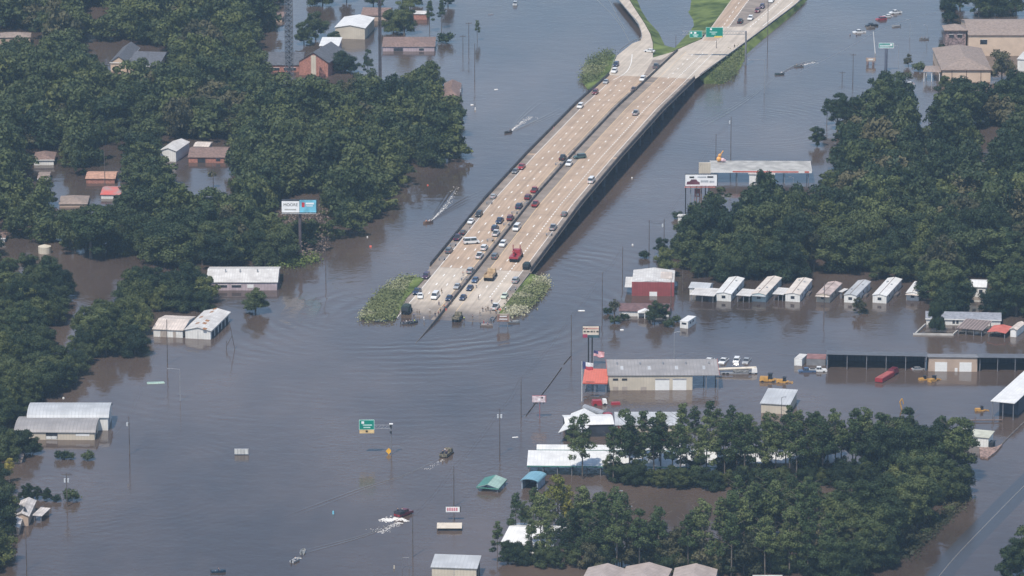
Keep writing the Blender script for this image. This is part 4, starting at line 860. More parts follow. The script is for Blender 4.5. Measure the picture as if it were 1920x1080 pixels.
for i, (a, c, d, nm, rm, wm, lb) in enumerate(MH):
    b = B('mobile_home', lb, 'mobile home', a, c, d, 2.7, .55, 'side', rm, wm, ax='v', oh=.2, group='mobile homes in a row along the flooded lane')
    b.op('F', .5, 1.3, 1.0, 2.0).op('R', .2, 1.1, 1, 1.9).op('R', .5, 1.1, 1, 1.9).op('R', .75, 1.0, .2, 2.0, DOORT, 'door')
    mb = MB(); mb.box(-.09, .09, -b.L2 - .2, b.L2 + .2, b.z + .552, b.z + .6); b.part('ridge_cap', mb, TRIMB); r_ = random.Random(i)
    for k_ in range(1 + i % 3): yy = r_.uniform(-.7, .7) * b.L2; xx = r_.choice((-1.1, 1.0)); mb = MB(); mb.box(xx - .3, xx + .3, yy - .35, yy + .35, b.z + .1, b.z + .62); b.part('roof_vent', mb, GREY)
    if i in (0, 2, 4, 5): mb = MB(); mb.box(b.W2 + .06, b.W2 + 1.5, -b.L2 * .2, b.L2 * .25, 0, .55); b.part('side_deck', mb, WOOD)
    if i in (1, 3, 6): mb = MB(); mb.box(-b.W2 - .1, b.W2 + .1, -b.L2 - 1.5, -b.L2 - .25, 2.25, 2.35); b.part('front_awning', mb, (RTAN, RLG, RW)[i % 3])
for a, c, d, lb in (((1292, 553), (1340, 554), (1352, 541), 'long white carport left of the first mobile home'), ((1379, 554), (1408, 554), (1420, 543), 'pale carport between the first and second mobile homes'), ((1447, 552), (1471, 551), (1482, 540), 'grey carport between the second and third mobile homes'), ((1571, 547), (1581, 547), (1592, 542), 'tiny awning left of the fifth mobile home')):
    B('carport', lb, 'carport', a, c, d, 2.5, .2, 'shed', RW, WWH, walls='', posts=3, group='carports beside the mobile homes')
B('shed', 'low grey gabled shed behind the first carport', 'shed', (1290, 540), (1330, 541), (1340, 530), 2.6, 1.0, 'front', RLG, WWH)
b = B('cottage', 'white two storey cottage among dark trees right of the mobile homes', 'cottage', (1816, 538), (1850, 538), (1854, 524), 5.2, 1.0, 'front', RWB, WWH); b.op('F', .3, 1.2, 2.8, 4.2).op('F', .7, 1.2, 2.8, 4.2).op('F', .5, 4, .4, 1.6, DOORT, 'porch')
b = B('house', 'long grey roofed house with white walls behind the cedar tree', 'house', (1735, 597), (1878, 600), (1884, 586), 2.2, 1.2, 'front', SHLG, WWH, trim=TRIMW); b.op('F', .37, .8, .5, 1.9).op('F', .42, .8, .5, 1.9)
B('patio_cover', 'slatted brown patio cover in front of the long grey house', 'patio cover', (1792, 616), (1844, 618), (1862, 602), 2.3, .3, 'shed', M_('slats_brown', (.17, .135, .125), var=.1, scale=.5, stripe=(0, 1.1, 2.4), obj=True), WWH, walls='', posts=4)
B('carport', 'small red roofed carport at the right edge by the grey house', 'carport', (1851, 622), (1886, 625), (1893, 612), 1.9, .5, 'side', M_('roof_faded_red', (.50, .14, .11), var=.1, scale=.5), WWH, walls='', posts=2, ax='u')
B('shed', 'tan shed with white doors at the right edge by the red carport', 'shed', (1891, 618), (1908, 618), (1924, 605), 2.6, .6, 'side', RTAN, WWH, ax='v').op('F', .5, 1.6, 0, 2, TRIMW, 'door')
t = thing('low_wall', 'pale low wall round the flooded yard of the long grey house', 'wall', P(1712, 626)); o0 = P(1712, 626); mb = MB()
for a, c in (((1735, 610), (1717, 627)), ((1712, 628), (1787, 629)), ((1787, 629), (1795, 622))):
    p, q = P(*a) - o0, P(*c) - o0; n = Vector((-(q - p).y, (q - p).x, 0)).normalized() * .2; mb.add([p - n, q - n, q + n, p + n] + [v + Vector((0, 0, .6)) for v in (p - n, q - n, q + n, p + n)], [(4, 5, 6, 7), (0, 1, 5, 4), (1, 2, 6, 5), (2, 3, 7, 6), (3, 0, 4, 7)])
mb.build('wall_run', PALEC, t)
# --- equipment yard
def openshed(label, a, c, d, z, n, cols=STEEL):
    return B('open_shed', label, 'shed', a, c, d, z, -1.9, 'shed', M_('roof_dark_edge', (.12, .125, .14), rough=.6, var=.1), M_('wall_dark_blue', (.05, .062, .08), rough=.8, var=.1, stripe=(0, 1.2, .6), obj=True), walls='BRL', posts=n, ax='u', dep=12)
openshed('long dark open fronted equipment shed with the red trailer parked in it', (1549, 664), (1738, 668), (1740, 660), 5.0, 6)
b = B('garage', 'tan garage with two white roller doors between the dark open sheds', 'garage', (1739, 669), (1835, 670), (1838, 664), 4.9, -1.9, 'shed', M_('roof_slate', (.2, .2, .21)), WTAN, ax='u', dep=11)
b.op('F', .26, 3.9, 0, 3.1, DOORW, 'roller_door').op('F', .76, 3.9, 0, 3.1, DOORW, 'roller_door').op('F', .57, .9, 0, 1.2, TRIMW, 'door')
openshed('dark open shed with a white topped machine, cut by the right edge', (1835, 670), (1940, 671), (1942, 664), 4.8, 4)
b = B('container', 'small white container left of the dark equipment sheds', 'container', (1489, 672), (1504, 673), (1514, 664), 2.4, .1, 'flat', RW, WWH, oh=.02); b.op('F', .5, 1.8, .1, 2.1, DOORW, 'door')
B('container', 'low container with faded red edge behind the parked pickups at the sheds', 'container', (1512, 672), (1548, 673), (1549, 664), 2.3, .1, 'flat', M_('roof_dull_red', (.25, .13, .12)), M_('wall_dull_grey', (.2, .2, .21)), oh=.02)
b = B('shop', 'cream metal shop with grey roof, red trimmed ends and two white roller doors', 'shop', (1139, 704), (1349, 703), (1357, 682), 5.0, 1.6, 'shed', RGREY, WCR, walls='', ax='u')
s0 = -b.W2; s1 = s0 + .765 * 2 * b.W2; y0, y1 = -b.L2, b.L2; mb = MB(); mb.box(s0, s1, y0, y0 + .2, -1.5, 4.82); mb.box(s0, s1, y1 - .2, y1, -1.5, 6.3); mb.prism([(y0 + .203, -1.5), (y1 - .203, -1.5), (y1 - .203, 6.3), (y0 + .203, 4.8)], s0, s0 + .2); mb.prism([(y0 + .203, -1.5), (y1 - .203, -1.5), (y1 - .203, 6.3), (y0 + .203, 4.8)], s1 - .2, s1); b.part('wall', mb, WCR)
F_ = lambda f: s0 + f * 2 * b.W2
def rect(x0, x1, z0, z1, d=.05): m_ = MB(); m_.box(x0, x1, y0 - d, y0 - .004, z0, z1); return m_
for f0, f1 in ((.425, .555), (.585, .71)):
    r_ = b.part('roller_door', rect(F_(f0), F_(f1), -.5, 3.3), DOORW); rect(F_(f0), F_(f1), 3.31, 3.8, .07).build('door_hood', GREY, r_)
for f0 in (.04, .122): b.part('window', rect(F_(f0), F_(f0 + .048), 3.2, 3.9), GLASS)
for f0 in (.04, .122): b.part('door', rect(F_(f0), F_(f0 + .05), -.5, 1.2), DOORT)
b.part('window', rect(F_(.295), F_(.345), -.3, 1.1), DOORT)
for xx in (b.W2 * .995, b.W2 * .78):
    for yy in (y0 + .2, y1 - .2): mb = MB(); mb.box(xx - .15, xx + .15, yy - .15, yy + .15, -1.5, 4.8 + (1.5 if yy > 0 else 0)); b.part('post', mb, STEEL)
mb = MB()
for xx in (-b.W2 - .42, b.W2 + .36): mb.prism([(y0 - .4, 4.75), (y1 + .4, 6.35), (y1 + .4, 6.75), (y0 - .4, 5.12)], xx, xx + .06)
b.part('gable_trim', mb, TRIMR)
for k_ in range(5): xx = -b.W2 + 3 + k_ * b.W2 * .42; mb = MB(); mb.tube((xx, 2.4, 5.6), (xx, 2.4, 6.9), .28, n=8); b.part('roof_vent', mb, GREY)
for k_ in range(4): xx = -b.W2 + 4 + k_ * b.W2 * .5; mb = MB(); mb.box(xx, xx + .9, -1.8, 1.2, 5.62, 5.66); mb = MB(); mb.add([(xx, -2, 5.0 + 1.6 * (b.L2 - 2) / (2 * b.L2) + .03), (xx + .9, -2, 5.0 + 1.6 * (b.L2 - 2) / (2 * b.L2) + .03), (xx + .9, 1, 5.0 + 1.6 * (b.L2 + 1) / (2 * b.L2) + .03), (xx, 1, 5.0 + 1.6 * (b.L2 + 1) / (2 * b.L2) + .03)], [(0, 1, 2, 3)]); b.part('skylight', mb, RLG)
b = B('awning', 'orange red awning roof on posts at the left end of the cream shop', 'awning', (1092, 718), (1139, 718), (1143, 697), 3.4, 1.0, 'shed', RRED, WCR, walls='', posts=3, trim=TRIMR)
mb = MB(); mb.box(-b.W2 * .8, b.W2 * -.05, -b.L2 + .1, -b.L2 + .35, 3.55, 3.62); b.part('dark_sign', mb, DARKI)
b = B('hangar_roof', 'huge white canopy roof on dark posts cut by the right frame edge', 'canopy', (1857, 752), (1903, 756), (1975, 690), 5.6, .15, 'flat', RWB, WWH, walls='', posts=3, ax='v', oh=.4)
mb = MB(); mb.box(-b.W2 + .5, b.W2 - .3, b.L2 * -.7, b.L2 * .9, -1, 5.2); b.part('dark_inner_block', mb, M_('inner_block_blue', (.05, .065, .09)))  # solid dark blue block filling most of the space under the roof
b = B('shed', 'grey roofed shed with cream wall just left of the yellow excavator arm', 'shed', (1424, 757), (1482, 758), (1497, 734), 3.2, .8, 'shed', RLG, WCR)
b = B('storage_building', 'tan storage building with pale roof behind the first pines', 'storage building', (1153, 797), (1275, 797), (1284, 778), 4.0, 1.0, 'shed', RLG, WCR); b.op('F', .04, .5, 0, 4, TRIMR, 'red_corner').op('F', .6, 3, 0, 3, DOORW, 'roller_door')
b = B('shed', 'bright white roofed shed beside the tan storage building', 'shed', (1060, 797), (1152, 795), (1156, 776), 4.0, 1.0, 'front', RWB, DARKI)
b = B('canopy', 'tilted white canvas roof left of the bright shed, under a pine', 'canopy', (1046, 812), (1096, 812), (1120, 776), 3.4, 1.8, 'side', RWB, WWH, walls='', posts=2, ax='v')
b = B('long_carport', 'upper narrow white carport roof behind the long one', 'carport', (1006, 843), (1330, 845), (1334, 837), 3.6, .3, 'shed', RWB, WWH, walls='', posts=10, ax='u', trim=TEAL)
b = B('long_carport', 'long bright white carport roof with dark green edge on many posts', 'carport', (988, 873), (1345, 876), (1362, 850), 3.2, .5, 'shed', RWB, WWH, walls='', posts=14, ax='u', trim=TEAL)
b = B('long_carport', 'white storage roof seen between the trunks of the storage pines', 'carport', (1360, 868), (1565, 868), (1580, 850), 3.2, .5, 'shed', RWB, WCR, walls='F', posts=0, ax='u')
b = B('canopy', 'green roofed canopy sunk to its eaves left of the blue awning', 'canopy', (893, 913), (935, 916), (946, 898), 1.4, 1.1, 'side', TEAL2, WWH, walls='', posts=2, ax='u', trim=TEAL); mb = MB()
mb.add([(-b.W2 - .36, -b.L2 - .36, b.z + .02), (0, -b.L2 - .36, b.z + b.hr + .02), (0, b.L2 + .36, b.z + b.hr + .02), (-b.W2 - .36, b.L2 + .36, b.z + .02)], [(0, 1, 2, 3)]); b.part('dark_green_half', mb, TEAL)
b = B('blue_awning', 'sky blue vaulted awning at the water edge by the yellow tree', 'awning', (974, 903), (1010, 904), (1026, 889), 2.6, .9, 'vaultx', BLUE, M_('wall_pale_blue', (.35, .42, .48)), walls='LRB', ax='v')
b = B('awning', 'flat tan awning roof on the water below the small red sign', 'awning', (819, 990), (866, 990), (871, 980), 1.0, .25, 'flat', M_('roof_cream', (.62, .54, .44), var=.05), WWH, walls='', posts=2, ax='u'); mb = MB(); mb.box(-b.W2, b.W2, -b.L2, b.L2, -.2, .7); b.part('under_shade_block', mb, DARKI)  # dark block added in place of the shade under the awning
b = B('hall', 'grey roofed cream hall at the bottom edge below the red sign', 'hall', (807, 1063), (895, 1066), (916, 1047), 3.8, .8, 'shed', RLG, WCR); b.op('R', .3, 2.2, 0, 2.8, DARKI, 'bay_panel').op('R', .7, 2, 0, 2.8, DARKI, 'bay_panel').op('F', .5, .15, 0, 3.5, GREY, 'downpipe')  # right-hand bays drawn as dark panels, inner shade put into colour
b = hs('white roofed house behind leafy trees at the bottom', (930, 1028), (1042, 1020), (1076, 980), 2.6, 2.2, 'front', RWB, WWH)
for a, c, d, lb in (((1088, 1092), (1165, 1092), (1178, 1066), 'first tan rib roof on the bottom edge below the pines'), ((1155, 1096), (1245, 1096), (1262, 1064), 'second tan rib roof on the bottom edge, with pale stripes'), ((1258, 1094), (1340, 1094), (1346, 1066), 'third tan rib roof on the bottom edge, with white gable')):
    B('house', lb, 'house', a, c, d, 2.6, 1.6, 'side', M_('roof_rib_tan', (.34, .29, .27), var=.1, scale=.4, stripe=(1, 1.2, 1.35), obj=True), WWH, ax='v')
hs('sliver of white eave on the bottom edge right of the rib roofs', (1412, 1084), (1468, 1084), (1472, 1078), 2.4, .5, 'flat', RW, WWH)
b = B('trailer_house', 'long pale ribbed trailer beside the grove and the flooded road', 'trailer', (1790, 815), (1855, 821), (1861, 815), 3.2, .3, 'shed', M_('roof_olive_pale', (.46, .46, .38), var=.1), WWH, ax='u', dep=7)
mb = MB(); mb.box(b.W2 + .05, b.W2 + 1.4, -b.L2, 0, 0, 1.6); b.part('hitch_gear', mb, DARKI)
def slabthing(name, label, cat, poly, z, m):
    bm = bmesh.new(); o0 = P(*poly[0]); vs = [bm.verts.new(P(x, y, z) - o0) for x, y in poly]; f = bm.faces.new(vs); r_ = bmesh.ops.extrude_face_region(bm, geom=[f]); 
    for v in r_['geom']:
        if isinstance(v, bmesh.types.BMVert): v.co.z -= 1.2
    bmesh.ops.recalc_face_normals(bm, faces=bm.faces); me = bpy.data.meshes.new(name); bm.to_mesh(me); bm.free(); me.materials.append(m); o = put(name, me, loc=o0); return tag(o, label, cat)
slabthing('debris_bank', 'brown rubble patch between the pale trailer and the flooded road', 'rubble', [(1836, 839), (1866, 838), (1880, 832), (1868, 846), (1852, 858), (1838, 856)], .5, M_('rubble', (.25, .17, .14), var=.4, scale=1.5))
# ------------------------------------------------------------ vehicles
PC = dict(white=(.70, .70, .69), silver=(.40, .41, .42), grey=(.16, .17, .18), dark=(.028, .03, .036), black=(.015, .015, .018), navy=(.025, .04, .085), blue=(.05, .09, .17), maroon=(.13, .022, .035), red=(.30, .03, .04), purple=(.06, .03, .07), green=(.05, .10, .09), brown=(.10, .06, .05), patrol=(.52, .58, .46), olive=(.07, .08, .055), tan=(.36, .26, .16), camo=(.17, .16, .11))
def paint(c): return mat('paint_' + c, PC[c], rough=.28, var=.02, scale=2, spec=.5, metal=.2 if c in ('silver', 'grey') else 0)
TYRE = mat('tyre', (.02, .02, .02), .85, .1, 3); LAMP = mat('headlamp', (.75, .75, .72), .2, .02, 2); TAIL = mat('tail_lamp', (.45, .02, .02), .3, .05, 2)
VG = mat('vehicle_glass', (.025, .03, .038), .08, .1, 2, spec=.7)
SPEC = {'sedan': dict(L=4.7, W=1.82, h1=.92, g=(-1.75, 1.0, .55, 1.42), body=[(-2.33, .32), (-2.35, .82), (-1.75, .96), (1.0, .93), (2.05, .80), (2.34, .62), (2.33, .3)]),
        'suv': dict(L=4.9, W=1.95, h1=1.08, g=(-2.3, .95, .28, 1.78), body=[(-2.42, .38), (-2.45, 1.05), (-2.35, 1.1), (1.0, 1.08), (2.2, .98), (2.43, .8), (2.42, .36)]),
        'van': dict(L=5.6, W=2.0, h1=1.2, g=(-2.7, 1.9, .3, 2.15), body=[(-2.78, .4), (-2.8, 1.2), (1.9, 1.2), (2.6, .95), (2.8, .8), (2.78, .38)]),
        'pickup': dict(L=5.7, W=1.98, h1=1.1, g=(-.75, 1.35, .42, 1.85), body=[(-2.83, .45), (-2.85, 1.12), (1.3, 1.12), (2.6, 1.02), (2.83, .85), (2.82, .42)])}
VC = {}
def vmesh(kind, col):
    if (kind, col) in VC: return VC[kind, col]
    s = SPEC[kind]; w = s['W'] / 2; x0, x1, tp, top = s['g']; h1 = s['h1']; pm = paint(col)
    b = MB(); b.prism(s['body'], -w, w, axis='y')
    if kind == 'pickup': pass
    b.box(x0 + tp * .75, x1 - tp * 1.05, -w + .22, w - .22, top - .05, top + .03)
    for sx in (x0 + tp * .55, (x0 + x1) / 2, x1 - tp * .8):
        for sy in (-w + .12, w - .12): b.tube((sx, sy, h1), (sx, sy * .9, top), .05, n=4)
    bm_ = b.mesh('body', pm)
    g = MB(); g.add([(x0, -w + .08, h1 - .05), (x1, -w + .08, h1 - .05), (x1, w - .08, h1 - .05), (x0, w - .08, h1 - .05), (x0 + tp * .7, -w + .24, top - .04), (x1 - tp, -w + .24, top - .04), (x1 - tp, w - .24, top - .04), (x0 + tp * .7, w - .24, top - .04)], [(4, 5, 6, 7), (0, 1, 5, 4), (1, 2, 6, 5), (2, 3, 7, 6), (3, 0, 4, 7)])
    gm = g.mesh('windows', VG)
    wm = MB(); wm.tube((0, -.12, 0), (0, .12, 0), .36, n=12); wm = wm.mesh('wheel', TYRE)
    lm = MB(); lm.box(-.05, .05, -.2, .2, -.09, .09); tl = lm.mesh('tail_light', TAIL); lm = lm.mesh('headlight', LAMP)
    bed = None
    if kind == 'pickup': k = MB(); k.box(-2.7, -.85, -w + .15, w - .15, h1 + .025, h1 + .035); bed = k.mesh('cargo_bed', mat('bed_liner', (.03, .03, .03), .8))
    VC[kind, col] = (bm_, gm, wm, lm, tl, bed, s); return VC[kind, col]
def vehicle(kind, col, loc, rz, label, group=None, sink=0, name=None, pitch=0):
    bm_, gm, wm, lm, tl, bed, s = vmesh(kind, col); nm = name or {'sedan': 'sedan_car', 'suv': 'sport_utility_car', 'van': 'passenger_van', 'pickup': 'pickup_truck'}[kind]
    t = thing(nm, label, {'sedan': 'car', 'suv': 'car', 'van': 'van', 'pickup': 'pickup truck'}[kind], (loc[0], loc[1], loc[2] - sink), rz, group)
    put('body', bm_, t); put('windows', gm, t); w = s['W'] / 2; L = s['L'] / 2
    for sx in (-L * .62, L * .64):
        for sy in (-w + .1, w - .1): put('wheel', wm, t, (sx, sy, .36))
    for sy in (-w * .68, w * .68): put('headlight', lm, t, (L - .02, sy, .68)); put('tail_light', tl, t, (-L + .0, sy, .8))
    if bed: put('cargo_bed', bed, t)
    return t
AZ = {'T': math.atan2(-BD.y, -BD.x), 'A': math.atan2(BD.y, BD.x)}
def hd(h): return AZ[h] if h in AZ else (AZ[h[0]] + R(float(h[1:])))
CARS = [ # px, py of the wheels, kind, colour, heading, label
 (799, 522, 'suv', 'purple', 'T', 'dark purple car by the left parapet at the top of the weed bank'), (782, 551, 'pickup', 'navy', 'T', 'navy pickup beside the weed bank, behind the white sedan'), (788, 559, 'sedan', 'white', 'T12', 'white sedan nearest the weed bank'),
 (816, 560, 'van', 'white', 'T', 'white van alone in the middle lanes near the flood end'), (842, 563, 'sedan', 'navy', 'T', 'dark blue sedan beside the median at the flood end, left side'), (857, 541, 'sedan', 'silver', 'T', 'silver sedan left of the median, near the blue sedans'),
 (868, 562, 'sedan', 'navy', 'T', 'navy sedan nearest the water on the right of the median'), (881, 544, 'sedan', 'navy', 'T', 'navy sedan, middle of three in line right of the median'), (891, 529, 'sedan', 'blue', 'T', 'blue sedan, farthest of three in line right of the median'),
 (882, 512, 'suv', 'silver', 'A', 'silver car towing a trailer, left of the median'), (899, 484, 'pickup', 'white', 'A', 'white pickup left of the median below the other white car'), (908, 469, 'suv', 'white', 'A', 'white sport utility car left of the median beside the crosswise van'),
 (842, 474, 'suv', 'grey', 'A', 'grey car on the left shoulder with empty trailer'), (858, 450, 'pickup', 'purple', 'A', 'dark purple pickup on the left shoulder'), (868, 440, 'sedan', 'dark', 'A', 'dark sedan on the left shoulder ahead of the purple pickup'), (883, 419, 'sedan', 'white', 'T', 'white sedan on the left shoulder behind the dark one'), (898, 406, 'suv', 'dark', 'T', 'black car at the left shoulder, upper neighbour of the white sedan'),
 (937, 418, 'pickup', 'navy', 'T', 'navy pickup in the cluster left of the median'), (928, 432, 'suv', 'navy', 'A', 'navy car just above the white pickup with trailer'), (930, 442, 'pickup', 'white', 'A', 'white pickup towing a trailer, left of the median'), (957, 413, 'suv', 'maroon', 'A', 'maroon car beside the median with an empty trailer'),
 (969, 432, 'van', 'white', 'T', 'white van right of the median, above the red wrecker'), (943, 462, 'suv', 'white', 'T', 'white car right of the median, left of the red wrecker'), (928, 485, 'suv', 'grey', 'A', 'dark grey car right of the median below the white one'),
 (967, 530, 'suv', 'silver', 'A', 'silver car on the right shoulder near the flood end'), (946, 559, 'sedan', 'patrol', 'T', 'lime and white marked patrol car on the right shoulder'), (929, 580, 'pickup', 'white', 'A', 'white pickup among people at the right flood edge'),
 (1037, 431, 'pickup', 'silver', 'A', 'silver pickup with trailer on the right shoulder'), (1058, 405, 'sedan', 'grey', 'A', 'dark grey sedan on the right shoulder above the silver pickup'), (973, 391, 'suv', 'navy', 'A', 'navy car below the two red ones, left of the median'),
 (990, 374, 'suv', 'maroon', 'A', 'maroon car left of the median, middle of the red group'), (1002, 361, 'pickup', 'red', 'A', 'bright red pickup left of the median, top of the red group'), (1004, 387, 'pickup', 'red', 'A', 'red pickup right of the median'),
 (925, 372, 'sedan', 'silver', 'A', 'silver sedan on the left shoulder by itself'), (966, 325, 'sedan', 'grey', 'T', 'dark grey sedan behind the red pickup on the left shoulder'), (978, 317, 'pickup', 'red', 'T', 'red pickup on the left shoulder far up the bridge'),
 (1055, 300, 'pickup', 'dark', 'A', 'black pickup left of the median with trailer, far up the bridge'), (1067, 311, 'suv', 'white', 'T', 'white car at the median gap far up the bridge'), (1087, 298, 'suv', 'green', 'T-55', 'dark green car turning at the median far up the bridge'), (1109, 343, 'van', 'white', 'A', 'tall white truck in the right lane of the bridge'),
 (1192, 216, 'pickup', 'silver', 'A', 'silver pickup alone in the upper right lanes'), (1088, 203, 'suv', 'white', 'T', 'white car at the left parapet high on the bridge'), (1116, 177, 'suv', 'maroon', 'T', 'maroon car at the left parapet near the brush'), (1136, 157, 'sedan', 'silver', 'T', 'silver sedan half hidden by the parapet beside the brush'),
 (1152, 137, 'suv', 'white', 'T', 'white car below the navy one at the ramp'), (1155, 125, 'suv', 'navy', 'T', 'navy car at the left edge of the ramp slab'), (1218, 99, 'sedan', 'white', 'A80', 'white car driving away on the ramp'), (1230, 128, 'pickup', 'grey', 'A', 'grey pickup where ramp and highway meet'), (1205, 152, 'suv', 'white', 'T', 'white car left of the median at the bridge top'), (1188, 171, 'sedan', 'brown', 'T', 'brown car left of the median at the bridge top'),
 (1388, 44, 'pickup', 'black', 'A', 'black pickup in the gore beyond the gantry'), (1407, 38, 'suv', 'white', 'T', 'white car in the gore beyond the gantry'), (1420, 24, 'suv', 'maroon', 'T', 'maroon car in the gore line'), (1429, 16, 'suv', 'purple', 'T', 'dark plum car in the gore line, above the maroon one'), (1446, 5, 'suv', 'white', 'T', 'white car at the top of the gore line')]
for px, py, k, c, h, lb in CARS:
    q = deckpt(px, py - 1); q.z += .03; vehicle(k, c, q, hd(h), lb)
q = deckpt(884, 457); v_ = vehicle('van', 'white', q + Vector((0, 0, .03)), R(14), 'long white passenger van parked crosswise on the left lanes'); v_.scale = (1.05, 1, 1.05)
# flooded vehicles
FV = [(1611, 61, 'pickup', 'white', 200, .5, 'white pickup wading at the upper right'), (1634, 49, 'pickup', 'black', 200, .4, 'black pickup with a boat behind, wading at the upper right'), (1652, 37, 'suv', 'red', 205, .4, 'red car wading at the upper right'), (1664, 31, 'sedan', 'white', 205, .5, 'white car between the red car and the pickup at upper right'), (1679, 25, 'pickup', 'white', 205, .3, 'white pickup last in the wading line at upper right'), (1703, 158, 'sedan', 'white', 195, .5, 'white car half under water left of the hotel porch'),
 (966, 9, 'suv', 'silver', 265, .3, 'grey car alone in water at the top edge'), (1330, 678, 'pickup', 'white', 250, .62, 'white pickup, first of four parked behind the cream shop'), (1357, 678, 'pickup', 'white', 250, .62, 'white pickup, second of four parked behind the cream shop'), (1381, 677, 'suv', 'white', 260, .62, 'white car, third of four parked behind the cream shop'), (1400, 678, 'pickup', 'silver', 255, .6, 'pale pickup, fourth of four parked behind the cream shop'),
 (1513, 697, 'pickup', 'blue', 185, .5, 'blue grey pickup left of the white one at the dark sheds'), (1534, 696, 'pickup', 'white', 0, .35, 'white pickup at the mouth of the dark sheds'), (1722, 692, 'sedan', 'silver', 10, .6, 'pale car in the shadow of the dark shed')]
for px, py, k, c, a, s_, lb in FV: vehicle(k, c, P(px, py), R(a), lb, sink=s_)
# generic boxes-on-wheels builder for trucks
def truck(name, label, cat, loc, rz, parts, wheels, sink=0):
    t = thing(name, label, cat, (loc[0], loc[1], loc[2] - sink), rz)
    for nm, mb, m in parts: mb.build(nm, m, t)
    wm = MB(); wm.tube((0, -.2, 0), (0, .2, 0), .55, n=12); wm = wm.mesh('wheel', TYRE)
    for x in wheels:
        for y in (-1.05, 1.05): put('wheel', wm, t, (x, y, .55))
    return t
def bx(*a, **k): m = MB(); m.box(*a, **k); return m
def mil(loc, rz, label, m, cover=True, load=True):
    pts = [('chassis', bx(-3.2, 3.2, -.5, .5, .6, .95), TYRE), ('cab', bx(.7, 2.0, -1.2, 1.2, 1.0, 2.5, taper=.12), m), ('hood', bx(2.0, 3.3, -.85, .85, 1.0, 1.75, taper=.1), m), ('windscreen', bx(2.0, 2.06, -1.0, 1.0, 1.85, 2.35), VG)]
    if cover: cv = MB(); cv.prism([(1.25, 1.2), (1.25, 2.7), (.7, 3.1), (-.7, 3.1), (-1.25, 2.7), (-1.25, 1.2)], -3.3, .5); pts.append(('canvas_cover', cv, m)); pts.append(('cargo_shade_panel', bx(-3.34, -3.305, -1.0, 1.0, 1.3, 2.6), DARKI))  # dark rear panel paints the shade inside the solid canvas cover
    else:
        cv = MB(); cv.box(-3.3, .5, -1.25, 1.25, 1.0, 1.2); cv.box(-3.3, .5, -1.25, -1.17, 1.2, 1.85); cv.box(-3.3, .5, 1.17, 1.25, 1.2, 1.85); cv.box(-3.3, -3.22, -1.17, 1.17, 1.2, 1.85); pts.append(('cargo_bed', cv, m))
    return truck('military_truck', label, 'truck', loc, rz, pts, (-2.6, -1.3, 2.4))
camom = mat('camouflage', (.12, .115, .08), .8, .35, 1.2, col2=(.24, .21, .15)); olivem = mat('olive_canvas', (.035, .055, .05), .85, .15, 1); tanm = mat('desert_tan', (.42, .30, .18), .7, .15, 1)
mil(deckpt(763, 586), AZ['T'] + math.pi, 'dark green canvas topped army truck backed to the flood edge', olivem)
mil(deckpt(858, 600), AZ['A'], 'camouflaged open army truck at the waterline right of the median', camom, False)
mil(deckpt(920, 522), AZ['A'], 'desert tan army truck right of the median behind the navy sedans', tanm, False).scale = (1.3, 1.25, 1.25)
mil(P(838, 853), R(70), 'grey green army truck full of people wading in deep water', camom, False).location.z = -.7
mil(deckpt(988, 503), AZ['A'], 'dark box bodied truck on the right shoulder', mat('truck_dark_green', (.025, .04, .042), .6), True).scale = (.8, .85, .75)
redm = paint('red')
truck('tow_truck', 'bright red wrecker with twin upright stacks right of the median', 'tow truck', deckpt(968, 486), AZ['A'], [('chassis', bx(-3.6, 3.0, -.55, .55, .6, 1.0), TYRE), ('cab', bx(.6, 2.3, -1.2, 1.2, 1.0, 2.7, taper=.15), redm), ('hood', bx(2.3, 3.9, -1.0, 1.0, .9, 1.9, taper=.15), redm), ('windscreen', bx(2.25, 2.3, -1.0, 1.0, 1.9, 2.5), VG), ('deck_body', bx(-3.6, .5, -1.25, 1.25, 1.0, 1.6), redm), ('boom', (lambda m: (m.tube((-.2, 0, 1.6), (-4.2, 0, 3.4), .28, n=6), m)[1])(MB()), redm), ('exhaust_stack', (lambda m: (m.tube((.45, -1.0, 1.4), (.45, -1.0, 4.2), .12), m)[1])(MB()), redm), ('exhaust_stack', (lambda m: (m.tube((.45, 1.0, 1.4), (.45, 1.0, 4.2), .12), m)[1])(MB()), redm)], (-2.9, -1.7, 2.9)).scale = (1.3, 1.25, 1.2)
truck('flatbed_trailer', 'long red trailer parked in front of the dark equipment shed', 'trailer', P(1664, 708), R(62), [('trailer_body', bx(-7, 2.5, -1.3, 1.3, .5, 1.7), redm), ('trailer_top', bx(-6.9, 2.4, -1.1, 1.1, 1.71, 1.85), mat('trailer_faded', (.34, .09, .08), .6)), ('front_rack', bx(2.6, 6.5, -1.2, 1.2, .8, 2.4, taper=.3), paint('maroon'))], (-5.5, -4, 4), sink=.3)
def tanker(label, p, rz, m1, m2):
    tk = MB(); tk.tube((-5.2, 0, 1.75), (4.6, 0, 1.75), 1.05, n=14); cb = bx(5.0, 7.2, -1.2, 1.2, .8, 2.5, taper=.15)
    return truck('tank_trailer', label, 'tank trailer', p, rz, [('tank', tk, m1), ('cab', cb, m2), ('frame', bx(-5, 5, -.6, .6, .3, .8), GREY), ('valves', bx(-5.6, -5.2, -.5, .5, .6, 1.5), GREY)], (-4, -2.8, 4), sink=.5)
tanker('silver tank trailer with a red stripe among trees above the white canvas roof', P(1116, 778), R(-52), GREY, redm)
